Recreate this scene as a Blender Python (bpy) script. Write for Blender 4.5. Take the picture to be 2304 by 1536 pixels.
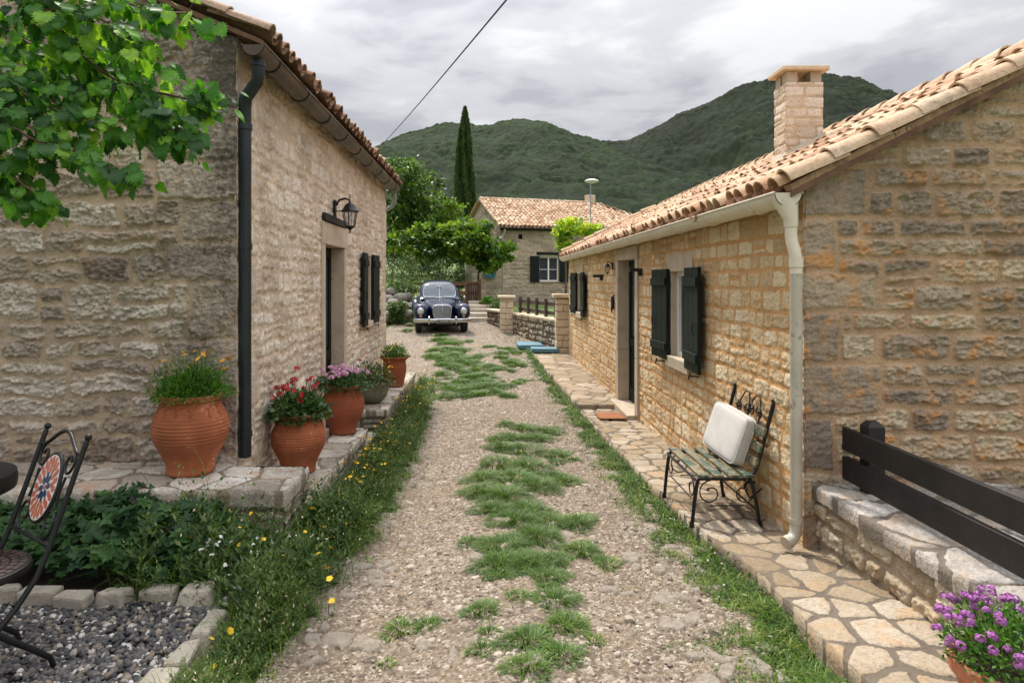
import bpy, bmesh, math, random
import numpy as np
from mathutils import Vector, Matrix

for o in list(bpy.data.objects):
    bpy.data.objects.remove(o)
SC = bpy.context.scene
COL = SC.collection
R = math.radians
PI = math.pi

# ------------------------------------------------------------------ camera, light, sky
cam_d = bpy.data.cameras.new('camera')
cam_o = bpy.data.objects.new('camera', cam_d)
COL.objects.link(cam_o)
cam_o.location = (0, 0, 1.8)
cam_o.rotation_euler = (R(90), 0, 0)
cam_d.sensor_width = 36.0
cam_d.lens = 1500 / 2304 * 36.0
cam_d.shift_x = (1152 - 1096) / 2304
cam_d.shift_y = -(768 - 630) / 2304
cam_d.clip_start = 0.05
cam_d.clip_end = 5000
SC.camera = cam_o

SUN_EL, SUN_AZ = 59.0, -23.0          # azimuth clockwise from +Y: the sun stands to the left and a little ahead
sun_d = bpy.data.lights.new('sun', 'SUN')
sun_d.energy = 2.9
sun_d.angle = R(4.0)
sun_d.color = (1.0, 0.93, 0.82)
sun_o = bpy.data.objects.new('sun', sun_d)
COL.objects.link(sun_o)
sdir = Vector((math.sin(R(SUN_AZ)) * math.cos(R(SUN_EL)), math.cos(R(SUN_AZ)) * math.cos(R(SUN_EL)), math.sin(R(SUN_EL))))
sun_o.rotation_euler = sdir.to_track_quat('Z', 'Y').to_euler()
sun_o.location = sdir * 60

SC.view_settings.view_transform = 'Standard'
SC.view_settings.look = 'None'
SC.view_settings.exposure = 0.60
SC.view_settings.gamma = 1.0
SC.render.engine = 'CYCLES'
SC.cycles.max_bounces = 6
SC.cycles.transparent_max_bounces = 6
SC.cycles.use_denoising = True
SC.cycles.use_adaptive_sampling = False
SC.cycles.sample_clamp_indirect = 4.0

W = bpy.data.worlds.new('World')
SC.world = W
W.use_nodes = True


def lin(r, g, b):
    f = lambda c: (c / 255 / 12.92) if c / 255 <= 0.04045 else ((c / 255 + 0.055) / 1.055) ** 2.4
    return (f(r), f(g), f(b))


class NT:
    """small helper round a node tree"""
    def __init__(s, tree):
        s.t = tree
        s.n, s.l = tree.nodes, tree.links

    def set(s, sock, v):
        if isinstance(v, bpy.types.NodeSocket):
            s.l.new(v, sock)
        elif isinstance(v, (tuple, list)):
            v = tuple(v)
            if len(v) == 3 and sock.type == 'RGBA':
                v = v + (1.0,)
            sock.default_value = v
        else:
            sock.default_value = v

    def node(s, t, ins=None, **props):
        n = s.n.new(t)
        for k, v in props.items():
            setattr(n, k, v)
        for k, v in (ins or {}).items():
            s.set(n.inputs[k], v)
        return n

    def math(s, op, a, b=0.0, c=0.0, clamp=False):
        n = s.node('ShaderNodeMath', operation=op, use_clamp=clamp)
        s.set(n.inputs[0], a); s.set(n.inputs[1], b); s.set(n.inputs[2], c)
        return n.outputs[0]

    def vmath(s, op, a, b=(0, 0, 0)):
        n = s.node('ShaderNodeVectorMath', operation=op)
        s.set(n.inputs[0], a); s.set(n.inputs[1], b)
        return n.outputs[0]

    def mix(s, f, a, b, mode='MIX'):
        n = s.node('ShaderNodeMix', data_type='RGBA', blend_type=mode)
        s.set(n.inputs[0], f); s.set(n.inputs[6], a); s.set(n.inputs[7], b)
        return n.outputs[2]

    def ramp(s, f, stops, interp='LINEAR'):
        n = s.node('ShaderNodeValToRGB')
        n.color_ramp.interpolation = interp
        e = n.color_ramp.elements
        while len(e) < len(stops):
            e.new(0.5)
        for i, (p, c) in enumerate(stops):
            e[i].position = p
            if not isinstance(c, (tuple, list)):
                c = (c, c, c)
            e[i].color = tuple(c) + (1.0,)
        s.set(n.inputs[0], f)
        return n.outputs[0]

    def noise(s, vec, scale, detail=4, rough=0.55, dist=0.0, col=False):
        n = s.node('ShaderNodeTexNoise', {'Scale': scale, 'Detail': detail, 'Roughness': rough, 'Distortion': dist})
        if vec is not None:
            s.set(n.inputs['Vector'], vec)
        return n.outputs['Color' if col else 'Fac']

    def vor(s, vec, scale, out='Distance', feature='F1'):
        n = s.node('ShaderNodeTexVoronoi', {'Scale': scale}, feature=feature)
        if vec is not None:
            s.set(n.inputs['Vector'], vec)
        return n.outputs[out]

    def bump(s, h, strength=0.5, dist=0.01):
        return s.node('ShaderNodeBump', {'Height': h, 'Strength': strength, 'Distance': dist}).outputs[0]


def sky():
    t = NT(W.node_tree)
    t.n.clear()
    out = t.node('ShaderNodeOutputWorld')
    st = t.node('ShaderNodeTexSky', sky_type='NISHITA')
    st.sun_disc = False
    st.sun_elevation = R(SUN_EL)
    st.sun_rotation = R(SUN_AZ)
    st.dust_density = 2.0
    tc = t.node('ShaderNodeTexCoord').outputs['Generated']
    sp = t.node('ShaderNodeSeparateXYZ', {'Vector': tc})
    zz = t.math('MAXIMUM', t.math('ADD', sp.outputs[2], 0.10), 0.05)
    cv = t.node('ShaderNodeCombineXYZ', {'X': t.math('DIVIDE', sp.outputs[0], zz), 'Y': t.math('DIVIDE', sp.outputs[1], zz), 'Z': 0.35}).outputs[0]
    big = t.noise(cv, 0.55, 5, 0.5, 0.25)
    fine = t.noise(cv, 1.5, 6, 0.55, 0.3)
    v = t.math('ADD', t.math('MULTIPLY', big, 0.58), t.math('MULTIPLY', fine, 0.42))
    cloud = t.ramp(v, [(0.38, lin(160, 162, 170)), (0.46, lin(190, 192, 199)), (0.52, lin(216, 217, 221)), (0.58, lin(242, 243, 245))], 'EASE')
    # an overcast sky is brighter towards the zenith
    zen = t.math('ADD', 0.63, t.math('MULTIPLY', t.math('POWER', t.math('MAXIMUM', sp.outputs[2], 0.0), 2.4), 2.7))
    # and round the veiled sun
    sd = t.node('ShaderNodeVectorMath', {0: tc, 1: tuple(sdir)}, operation='DOT_PRODUCT').outputs['Value']
    zen = t.math('ADD', zen, t.math('MULTIPLY', t.math('POWER', t.math('MAXIMUM', sd, 0.0), 13.0), 3.6))
    cloud = t.mix(1.0, cloud, t.node('ShaderNodeCombineColor', {0: t.math('MULTIPLY', zen, 8.0), 1: t.math('MULTIPLY', zen, 8.0), 2: t.math('MULTIPLY', zen, 8.0)}).outputs[0], 'MULTIPLY')
    cov = t.ramp(v, [(0.28, 0.86), (0.42, 0.97)])
    col = t.mix(cov, st.outputs[0], cloud)
    bg = t.node('ShaderNodeBackground', {'Color': col, 'Strength': 0.11})
    t.l.new(bg.outputs[0], out.inputs[0])


sky()

# ------------------------------------------------------------------ helpers: numpy noise
H0, F0, CX0, CY0 = 1.8, 1500.0, 1096.0, 630.0


def at(px, py, Y):
    return Vector(((px - CX0) * Y / F0, Y, H0 - (py - CY0) * Y / F0))


def hsh(ix, iy, seed):
    ix = ix.astype(np.int64); iy = iy.astype(np.int64)
    h = (ix * 374761393 + iy * 668265263 + seed * 2246822519) & 0xFFFFFFFF
    h = ((h ^ (h >> 13)) * 1274126177) & 0xFFFFFFFF
    h = ((h ^ (h >> 16)) * 2654435761) & 0xFFFFFFFF
    h = h ^ (h >> 15)
    return (h & 0xFFFFFF) / float(0x1000000)


def pn(x, y, seed=0):
    ix, iy = np.floor(x), np.floor(y)
    fx, fy = x - ix, y - iy
    ux = fx * fx * fx * (fx * (fx * 6 - 15) + 10); uy = fy * fy * fy * (fy * (fy * 6 - 15) + 10)
    def g(dx, dy):
        a = hsh(ix + dx, iy + dy, seed) * 2 * PI
        return np.cos(a) * (fx - dx) + np.sin(a) * (fy - dy)
    a, b, c, d = g(0, 0), g(1, 0), g(0, 1), g(1, 1)
    return ((a + (b - a) * ux) * (1 - uy) + (c + (d - c) * ux) * uy) * 1.5


def fbm(x, y, octs=4, seed=0, gain=0.5):
    s, a, f = 0.0, 1.0, 1.0
    for i in range(octs):
        s = s + a * pn(x * f + 17.3 * i, y * f - 9.1 * i, seed + i * 7)
        a *= gain; f *= 2.03
    return s


def ridged(x, y, octs=4, seed=0):
    s, a, f = 0.0, 0.5, 1.0
    for i in range(octs):
        s = s + a * (1 - 2 * np.abs(pn(x * f, y * f, seed + i * 5)))
        a *= 0.5; f *= 2.1
    return s


def worley(x, y, seed=0, jit=0.85):
    """F1, F2 and a random number of the nearest cell"""
    ix, iy = np.floor(x), np.floor(y)
    f1 = np.full(x.shape, 9.0); f2 = np.full(x.shape, 9.0); rid = np.zeros(x.shape)
    for dx in (-1, 0, 1):
        for dy in (-1, 0, 1):
            cx, cy = ix + dx, iy + dy
            px = cx + 0.5 + (hsh(cx, cy, seed) - 0.5) * jit
            py = cy + 0.5 + (hsh(cx, cy, seed + 11) - 0.5) * jit
            d = np.hypot(px - x, py - y)
            r = hsh(cx, cy, seed + 23)
            m = d < f1
            f2 = np.where(m, f1, np.minimum(f2, d))
            rid = np.where(m, r, rid)
            f1 = np.where(m, d, f1)
    return f1, f2, rid


def facets(x, y, seed=0):
    """broken stone: tilted flat chips with sharp edges"""
    ix, iy = np.floor(x), np.floor(y)
    best = np.full(x.shape, 9.0); h = np.zeros(x.shape)
    for dx in (-1, 0, 1):
        for dy in (-1, 0, 1):
            cx, cy = ix + dx, iy + dy
            px = cx + 0.5 + (hsh(cx, cy, seed) - 0.5) * 0.95 - x
            py = cy + 0.5 + (hsh(cx, cy, seed + 11) - 0.5) * 0.95 - y
            d = np.hypot(px, py)
            v = 0.8 * (hsh(cx, cy, seed + 23) - 0.5) + 1.3 * (hsh(cx, cy, seed + 31) - 0.5) * px + 1.9 * (hsh(cx, cy, seed + 37) - 0.3) * py
            m = d < best
            h = np.where(m, v, h); best = np.where(m, d, best)
    return h


def sstep(a, b, x):
    t = np.clip((x - a) / (b - a), 0, 1)
    return t * t * (3 - 2 * t)


# ------------------------------------------------------------------ helpers: objects
def tag(o, label=None, cat=None, group=None, kind=None):
    if label: o['label'] = label
    if cat: o['category'] = cat
    if group: o['group'] = group
    if kind: o['kind'] = kind
    return o


def empty(name, loc=(0, 0, 0), rz=0.0, label=None, cat=None, group=None):
    o = bpy.data.objects.new(name, None)
    o.empty_display_size = 0.1
    COL.objects.link(o)
    o.location = loc
    o.rotation_euler = (0, 0, rz)
    return tag(o, label, cat, group)


def rebase(h, loc):
    """put a thing's empty at its base without moving its parts"""
    loc = Vector(loc)
    for c in h.children:
        c.location = Vector(c.location) - loc
    h.location = loc


def link(name, me, mat, parent=None, loc=None):
    o = bpy.data.objects.new(name, me)
    COL.objects.link(o)
    if mat is not None and len(me.materials) == 0:
        me.materials.append(mat)
    if parent is not None:
        o.parent = parent
    if loc is not None:
        o.location = loc
    return o


def copy_tree(o, parent=None):
    c = o.copy()
    COL.objects.link(c)
    if parent is not None:
        c.parent = parent
    for ch in list(o.children):
        copy_tree(ch, c)
    return c


def mesh_np(name, V, faces, mat, parent=None, smooth=True, attrs=None):
    """V (n,3); faces a list of (m,k) integer arrays; attrs {name: (n,) or (n,4)} on points"""
    V = np.asarray(V, dtype=np.float32)
    me = bpy.data.meshes.new(name)
    me.vertices.add(len(V))
    me.vertices.foreach_set('co', V.ravel())
    if not isinstance(faces, list):
        faces = [faces]
    faces = [f for f in faces if len(f)]
    loops = np.concatenate([f.ravel() for f in faces]).astype(np.int32)
    sizes = np.concatenate([np.full(len(f), f.shape[1], dtype=np.int32) for f in faces])
    starts = np.concatenate([[0], np.cumsum(sizes)[:-1]]).astype(np.int32)
    me.loops.add(len(loops))
    me.loops.foreach_set('vertex_index', loops)
    me.polygons.add(len(sizes))
    me.polygons.foreach_set('loop_start', starts)
    me.polygons.foreach_set('loop_total', sizes)
    if smooth:
        me.polygons.foreach_set('use_smooth', np.ones(len(sizes), dtype=bool))
    for k, a in (attrs or {}).items():
        a = np.asarray(a, dtype=np.float32)
        if a.ndim == 1:
            at_ = me.attributes.new(k, 'FLOAT', 'POINT')
            at_.data.foreach_set('value', a)
        else:
            at_ = me.attributes.new(k, 'FLOAT_COLOR', 'POINT')
            at_.data.foreach_set('color', a.ravel())
    me.update(calc_edges=True)
    me.validate()
    return link(name, me, mat, parent)


def grid_faces(nu, nv):
    """vertex (i, j) has index j*nu+i"""
    i, j = np.meshgrid(np.arange(nu - 1), np.arange(nv - 1))
    a = (j * nu + i).ravel()
    return np.stack([a, a + 1, a + 1 + nu, a + nu], 1)


class MB:
    """collects simple solids into one mesh"""
    def __init__(s):
        s.v, s.f, s.rnd = [], [], []

    def add(s, vs, fs, M=None, r=None):
        b = len(s.v)
        r = random.random() if r is None else r
        for p in vs:
            p = Vector(p)
            if M is not None:
                p = M @ p
            s.v.append(p); s.rnd.append(r)
        for f in fs:
            s.f.append([b + i for i in f])
        return s

    def box(s, c, size, M=None, rz=0.0, top=1.0, jit=0.0):
        hx, hy, hz = size[0] / 2, size[1] / 2, size[2] / 2
        vs = []
        for z, k in ((-hz, 1.0), (hz, top)):
            for x, y in ((-hx, -hy), (hx, -hy), (hx, hy), (-hx, hy)):
                p = Vector((x * k, y * k, z))
                if jit:
                    p += Vector((random.uniform(-jit, jit), random.uniform(-jit, jit), random.uniform(-jit, jit) * 0.6))
                if rz:
                    p = Matrix.Rotation(rz, 3, 'Z') @ p
                vs.append(p + Vector(c))
        return s.add(vs, [(0, 3, 2, 1), (4, 5, 6, 7), (0, 1, 5, 4), (1, 2, 6, 5), (2, 3, 7, 6), (3, 0, 4, 7)], M)

    def bar(s, a, b, w, h=None, up=(0, 0, 1), M=None):
        """a box beam from a to b"""
        a, b = Vector(a), Vector(b)
        h = w if h is None else h
        d = (b - a).normalized()
        up = Vector(up)
        if abs(d.dot(up)) > 0.98:
            up = Vector((1, 0, 0))
        x = d.cross(up).normalized(); z = x.cross(d).normalized()
        vs = []
        for p in (a, b):
            for i, j in ((-1, -1), (1, -1), (1, 1), (-1, 1)):
                vs.append(p + x * (i * w / 2) + z * (j * h / 2))
        return s.add(vs, [(0, 3, 2, 1), (4, 5, 6, 7), (0, 1, 5, 4), (1, 2, 6, 5), (2, 3, 7, 6), (3, 0, 4, 7)], M)

    def tube(s, pts, r, seg=8, closed=False, M=None, flat=None):
        """a round tube through pts; r a number or one per point"""
        pts = [Vector(p) for p in pts]
        n = len(pts)
        rs = r if isinstance(r, (list, tuple)) else [r] * n
        vs, fs = [], []
        prev = None
        for i, p in enumerate(pts):
            if closed:
                d = pts[(i + 1) % n] - pts[i - 1]
            else:
                d = pts[min(i + 1, n - 1)] - pts[max(i - 1, 0)]
            d.normalize()
            if prev is None:
                u = d.orthogonal().normalized()
            else:
                u = prev - d * prev.dot(d)
                if u.length < 1e-6:
                    u = d.orthogonal()
                u.normalize()
            prev = u
            w = d.cross(u)
            for k in range(seg):
                a = 2 * PI * k / seg
                vs.append(p + (u * math.cos(a) + w * math.sin(a)) * rs[i])
        rings = n if closed else n - 1
        for i in range(rings):
            j = (i + 1) % n
            for k in range(seg):
                k2 = (k + 1) % seg
                fs.append((i * seg + k, i * seg + k2, j * seg + k2, j * seg + k))
        if not closed:
            fs.append(tuple(range(seg - 1, -1, -1)))
            fs.append(tuple((n - 1) * seg + k for k in range(seg)))
        return s.add(vs, fs, M)

    def lathe(s, prof, seg=32, M=None, caps=True, c=(0, 0, 0)):
        """prof: (radius, z) from bottom to top"""
        vs, fs = [], []
        n = len(prof)
        for r, z in prof:
            for k in range(seg):
                a = 2 * PI * k / seg
                vs.append((c[0] + r * math.cos(a), c[1] + r * math.sin(a), c[2] + z))
        for i in range(n - 1):
            for k in range(seg):
                k2 = (k + 1) % seg
                fs.append((i * seg + k, i * seg + k2, (i + 1) * seg + k2, (i + 1) * seg + k))
        if caps:
            fs.append(tuple(range(seg - 1, -1, -1)))
            fs.append(tuple((n - 1) * seg + k for k in range(seg)))
        return s.add(vs, fs, M)

    def ball(s, c, r, seg=10, rings=6, sc=(1, 1, 1), M=None):
        vs, fs = [], []
        for i in range(rings + 1):
            t = PI * i / rings
            for k in range(seg):
                a = 2 * PI * k / seg
                rr = max(math.sin(t), 0.02)
                vs.append((c[0] + r * sc[0] * rr * math.cos(a), c[1] + r * sc[1] * rr * math.sin(a), c[2] - r * sc[2] * math.cos(t)))
        for i in range(rings):
            for k in range(seg):
                k2 = (k + 1) % seg
                fs.append((i * seg + k, i * seg + k2, (i + 1) * seg + k2, (i + 1) * seg + k))
        return s.add(vs, fs, M)

    def loft(s, secs, caps=True, M=None):
        """secs: list of equally long closed rings"""
        n = len(secs[0])
        vs = [p for sec in secs for p in sec]
        fs = []
        for i in range(len(secs) - 1):
            for k in range(n):
                k2 = (k + 1) % n
                fs.append((i * n + k, i * n + k2, (i + 1) * n + k2, (i + 1) * n + k))
        if caps:
            fs.append(tuple(range(n - 1, -1, -1)))
            fs.append(tuple((len(secs) - 1) * n + k for k in range(n)))
        return s.add(vs, fs, M)

    def grid(s, rows, M=None):
        nu, nv = len(rows[0]), len(rows)
        fs = [(j * nu + i, j * nu + i + 1, (j + 1) * nu + i + 1, (j + 1) * nu + i) for j in range(nv - 1) for i in range(nu - 1)]
        return s.add([p for r in rows for p in r], fs, M)

    def build(s, name, mat, parent=None, smooth=None, bevel=0.0, seg=2, loc=None):
        me = bpy.data.meshes.new(name)
        me.from_pydata([tuple(p) for p in s.v], [], s.f)
        a = me.attributes.new('rnd', 'FLOAT', 'POINT')
        a.data.foreach_set('value', s.rnd)
        bm = bmesh.new(); bm.from_mesh(me)
        bmesh.ops.recalc_face_normals(bm, faces=bm.faces)
        bm.to_mesh(me); bm.free()
        if smooth is not None:
            me.polygons.foreach_set('use_smooth', [True] * len(me.polygons))
            me.set_sharp_from_angle(angle=R(smooth))
        o = link(name, me, mat, parent, loc)
        if bevel:
            m = o.modifiers.new('edge', 'BEVEL')
            m.width = bevel; m.segments = seg; m.limit_method = 'ANGLE'; m.angle_limit = R(40)
            m.use_clamp_overlap = True
        return o


def scatter(name, tv, tf, P, X, Y, Z, S, mat, parent=None, smooth=False, rnd=None, extra=None):
    """copies of a template (tv verts, tf list of quads or tris) as ONE mesh: P positions, X/Y/Z axes, S scales (n,) or (n,3)"""
    tv = np.asarray(tv, dtype=np.float64)
    n, k = len(P), len(tv)
    S = np.asarray(S, dtype=np.float64)
    if S.ndim == 1:
        S = np.repeat(S[:, None], 3, 1)
    A = tv[None, :, :] * S[:, None, :]
    V = P[:, None, :] + A[:, :, 0:1] * X[:, None, :] + A[:, :, 1:2] * Y[:, None, :] + A[:, :, 2:3] * Z[:, None, :]
    off = (np.arange(n) * k)[:, None, None]
    faces = []
    for sz in (3, 4):
        q = np.array([f for f in tf if len(f) == sz], dtype=np.int64)
        if len(q):
            faces.append((q[None] + off).reshape(-1, sz))
    rnd = np.random.default_rng(1).random(n) if rnd is None else rnd
    at_ = {'rnd': np.repeat(rnd, k)}
    for kk, a in (extra or {}).items():
        at_[kk] = np.repeat(a, k)
    return mesh_np(name, V.reshape(-1, 3), faces, mat, parent, smooth, at_)


def unit(a):
    return a / np.maximum(np.linalg.norm(a, axis=-1, keepdims=True), 1e-9)


def axes(fwd, nrm):
    """frames from a leaf direction and a wanted normal"""
    Y = unit(fwd)
    X = unit(np.cross(Y, nrm))
    Z = np.cross(X, Y)
    return X, Y, Z


def rand_dirs(rg, n):
    return unit(rg.normal(size=(n, 3)))


# leaf templates: base at the origin, tip along +Y, face up +Z
LEAF4 = ([(0, 0, 0), (0.33, 0.45, 0.06), (0, 1, 0), (-0.33, 0.45, 0.06), (0, 0.5, -0.02)], [(0, 1, 4), (1, 2, 4), (2, 3, 4), (3, 0, 4)])
LEAFQ = ([(0, 0, 0), (0.36, 0.5, 0.08), (0, 1, -0.05), (-0.36, 0.5, 0.08)], [(0, 1, 2, 3)])
BLADE = ([(-1, 0, 0), (1, 0, 0), (0.9, 0.12, 0.42), (-0.9, 0.12, 0.42), (0.6, 0.42, 0.78), (-0.6, 0.42, 0.78), (0.1, 0.85, 0.96), (-0.1, 0.85, 0.96)],
         [(0, 1, 2, 3), (3, 2, 4, 5), (5, 4, 6, 7)])


def toothed_leaf():
    """broad toothed heart-shaped leaf folded along the midrib"""
    prof = [(0.05, -0.05), (0.26, -0.13), (0.31, 0.00), (0.46, 0.00), (0.43, 0.13), (0.57, 0.20), (0.42, 0.29), (0.53, 0.42), (0.33, 0.45), (0.41, 0.58), (0.25, 0.60),
            (0.29, 0.73), (0.15, 0.74), (0.15, 0.86), (0.05, 0.88)]
    vs, fs = [], []
    mids = [y for _, y in prof]
    mid = [(0, max(0.0, min(1.0, y)) if i else 0.0, 0) for i, y in enumerate(mids)]
    n = len(prof)
    for i, (x, y) in enumerate(prof):
        vs.append((0, max(0.0, y) + 0.001 * i, -0.02 * math.sin(y * 3)))
    for sgn in (1, -1):
        b = len(vs)
        for x, y in prof:
            vs.append((sgn * x, y, 0.20 * x - 0.34 * x * x - 0.20 * max(y, 0) ** 2 + 0.008 * math.sin(17 * y)))
        for i in range(n - 1):
            fs.append((i, b + i, b + i + 1, i + 1) if sgn > 0 else (i, i + 1, b + i + 1, b + i))
    vs.append((0, 1.0, -0.18))
    t = len(vs) - 1
    fs += [(n - 1, 2 * n - 1, t), (n - 1, t, 3 * n - 1)]
    return vs, fs


def leaf_mat_rows():
    pass

# ------------------------------------------------------------------ materials
def mat(name):
    m = bpy.data.materials.new(name)
    m.use_nodes = True
    t = NT(m.node_tree)
    t.n.clear()
    out = t.node('ShaderNodeOutputMaterial')
    p = t.node('ShaderNodeBsdfPrincipled')
    t.l.new(p.outputs[0], out.inputs[0])
    return m, t, p, out


def attr(t, name, out='Fac'):
    return t.node('ShaderNodeAttribute', attribute_name=name).outputs[out]


def opos(t):
    return t.node('ShaderNodeTexCoord').outputs['Object']


def wpos(t):
    return t.node('ShaderNodeNewGeometry').outputs['Position']


def plain(name, c, rough=0.5, metal=0.0, var=0.12, scale=9.0, bump=0.15, bdist=0.004, worn=None, wornamt=0.5, coat=0.0, spec=0.5):
    """a paint or material with mottling, fine bump and optional worn patches"""
    m, t, p, _ = mat(name)
    v = wpos(t)
    n1 = t.noise(v, scale, 5, 0.6)
    n2 = t.noise(v, scale * 7, 4, 0.6)
    lo = tuple(x * (1 - var * 1.6) for x in c); hi = tuple(min(1, x * (1 + var * 1.6)) for x in c)
    col = t.ramp(n1, [(0.3, lo), (0.7, hi)])
    if worn:
        w = t.ramp(t.math('ADD', t.math('MULTIPLY', n1, 0.5), t.math('MULTIPLY', n2, 0.5)), [(wornamt, 0.0), (wornamt + 0.06, 1.0)])
        col = t.mix(w, col, worn)
    t.set(p.inputs['Base Color'], col)
    t.set(p.inputs['Roughness'], t.ramp(n2, [(0.3, max(0.02, rough - 0.08)), (0.7, min(1, rough + 0.08))]) if rough > 0.12 else rough)
    p.inputs['Metallic'].default_value = metal
    p.inputs['Coat Weight'].default_value = coat
    p.inputs['Specular IOR Level'].default_value = spec
    if bump:
        t.set(p.inputs['Normal'], t.bump(n2, bump, bdist))
    return m


def masonry_mat(name, stones, mortar, stain=None, stain_amt=0.0, orange=None, orange_amt=0.0, fine=1.0, stain_corner=None):
    """st attribute: r tone of the stone, g second tone, b 1 on stone and 0 on mortar, a crevice"""
    m, t, p, _ = mat(name)
    a = t.node('ShaderNodeAttribute', attribute_name='st')
    s = t.node('ShaderNodeSeparateColor', {'Color': a.outputs['Color']})
    v = wpos(t)
    k = len(stones)
    tone = t.math('ADD', s.outputs[0], t.math('MULTIPLY', t.math('SUBTRACT', t.noise(v, 9.0, 6, 0.65), 0.5), 0.9), clamp=True)
    sc = t.ramp(tone, [(i / (k - 1), c) for i, c in enumerate(stones)])
    # speckle and veins in the stone
    sp = t.noise(v, 62 * fine, 5, 0.7)
    sc = t.mix(1.0, sc, t.ramp(sp, [(0.26, 0.46), (0.42, 0.90), (0.58, 1.05), (0.74, 1.30)]), 'MULTIPLY')
    pit = t.noise(v, 24 * fine, 6, 0.75, 0.8)
    sc = t.mix(1.0, sc, t.ramp(pit, [(0.30, 0.55), (0.44, 1.0), (0.62, 1.0), (0.75, 1.18)]), 'MULTIPLY')
    if orange:
        om = t.math('MULTIPLY', t.ramp(t.noise(v, 5.5, 6, 0.6, 0.6), [(0.50, 0.0), (0.68, 1.0)]), orange_amt)
        om = t.math('MULTIPLY', om, t.ramp(s.outputs[1], [(0.15, 0.1), (0.6, 1.0)]))
        sc = t.mix(om, sc, orange)
    mo = t.mix(1.0, t.ramp(t.noise(v, 3.5, 5, 0.6), [(0.3, tuple(x * 0.80 for x in mortar)), (0.7, tuple(x * 1.15 for x in mortar))]),
               t.ramp(t.noise(v, 140, 3, 0.7), [(0.3, 0.80), (0.7, 1.15)]), 'MULTIPLY')
    edge = t.math('ADD', s.outputs[2], t.math('MULTIPLY', t.math('SUBTRACT', t.noise(v, 40, 4, 0.6), 0.5), 0.7))
    col = t.mix(t.ramp(edge, [(0.30, 0.0), (0.62, 1.0)]), mo, sc)
    if stain:
        # dark lichen and soot patches with shapes of their own
        sm = t.ramp(t.math('ADD', t.math('MULTIPLY', t.noise(v, 1.3, 7, 0.62, 0.4), 0.62), t.math('MULTIPLY', t.noise(v, 24, 5, 0.7), 0.38)),
                    [(0.50 - 0.06 * stain_amt, 0.0), (0.60, 1.0)])
        f = t.math('MULTIPLY', sm, min(1.0, stain_amt))
        if stain_corner:
            # patches gather near the house corner, where the old downpipe leaked
            x0, x1 = stain_corner
            cx = t.node('ShaderNodeMapRange', {'Value': t.node('ShaderNodeSeparateXYZ', {'Vector': v}).outputs[0], 'From Min': x0, 'From Max': x1, 'To Min': 0.25, 'To Max': 1.0}).outputs[0]
            f = t.math('MULTIPLY', f, cx, clamp=True)
        col = t.mix(f, col, stain)
    t.set(p.inputs['Base Color'], col)
    p.inputs['Roughness'].default_value = 0.93
    p.inputs['Specular IOR Level'].default_value = 0.25
    h = t.math('ADD', t.math('MULTIPLY', t.noise(v, 70 * fine, 6, 0.7), 0.6), t.math('MULTIPLY', t.vor(v, 55 * fine), 0.35))
    t.set(p.inputs['Normal'], t.bump(h, 0.75, 0.016))
    return m


def leaf_mat(name, cols, trans=0.35, rough=0.45, attrn='rnd', spec=0.4):
    m, t, p, out = mat(name)
    r = attr(t, attrn)
    v = wpos(t)
    r2 = t.math('ADD', r, t.math('MULTIPLY', t.math('SUBTRACT', t.noise(v, 2.2, 3, 0.5), 0.5), 0.5), clamp=True)
    k = len(cols)
    col = t.ramp(r2, [(i / (k - 1), c) for i, c in enumerate(cols)])
    col = t.mix(1.0, col, t.ramp(t.noise(v, 45, 3, 0.6), [(0.3, 0.75), (0.7, 1.2)]), 'MULTIPLY')
    t.set(p.inputs['Base Color'], col)
    p.inputs['Roughness'].default_value = rough
    p.inputs['Specular IOR Level'].default_value = spec
    tr = t.node('ShaderNodeBsdfTranslucent', {'Color': t.mix(1.0, col, (1.5, 1.5, 0.6), 'MULTIPLY')})
    mx = t.node('ShaderNodeMixShader', {0: trans})
    t.l.new(p.outputs[0], mx.inputs[1]); t.l.new(tr.outputs[0], mx.inputs[2])
    t.l.new(mx.outputs[0], out.inputs[0])
    return m


def tile_mat(name, cols, dirt, dirt_amt=0.45):
    m, t, p, _ = mat(name)
    r = attr(t, 'rnd')
    v = wpos(t)
    k = len(cols)
    r2 = t.math('ADD', r, t.math('MULTIPLY', t.math('SUBTRACT', t.noise(v, 6, 5, 0.6), 0.5), 0.5), clamp=True)
    col = t.ramp(r2, [(i / (k - 1), c) for i, c in enumerate(cols)])
    sp = t.noise(v, 55, 5, 0.7)
    col = t.mix(1.0, col, t.ramp(sp, [(0.3, 0.72), (0.7, 1.18)]), 'MULTIPLY')
    dm = t.ramp(t.math('ADD', t.math('MULTIPLY', t.noise(v, 2.2, 6, 0.65), 0.55), t.math('MULTIPLY', t.noise(v, 22, 5, 0.65), 0.45)), [(0.5, 0.0), (0.62, dirt_amt)])
    col = t.mix(dm, col, dirt)
    t.set(p.inputs['Base Color'], col)
    p.inputs['Roughness'].default_value = 0.88
    p.inputs['Specular IOR Level'].default_value = 0.25
    t.set(p.inputs['Normal'], t.bump(sp, 0.35, 0.006))
    return m


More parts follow.
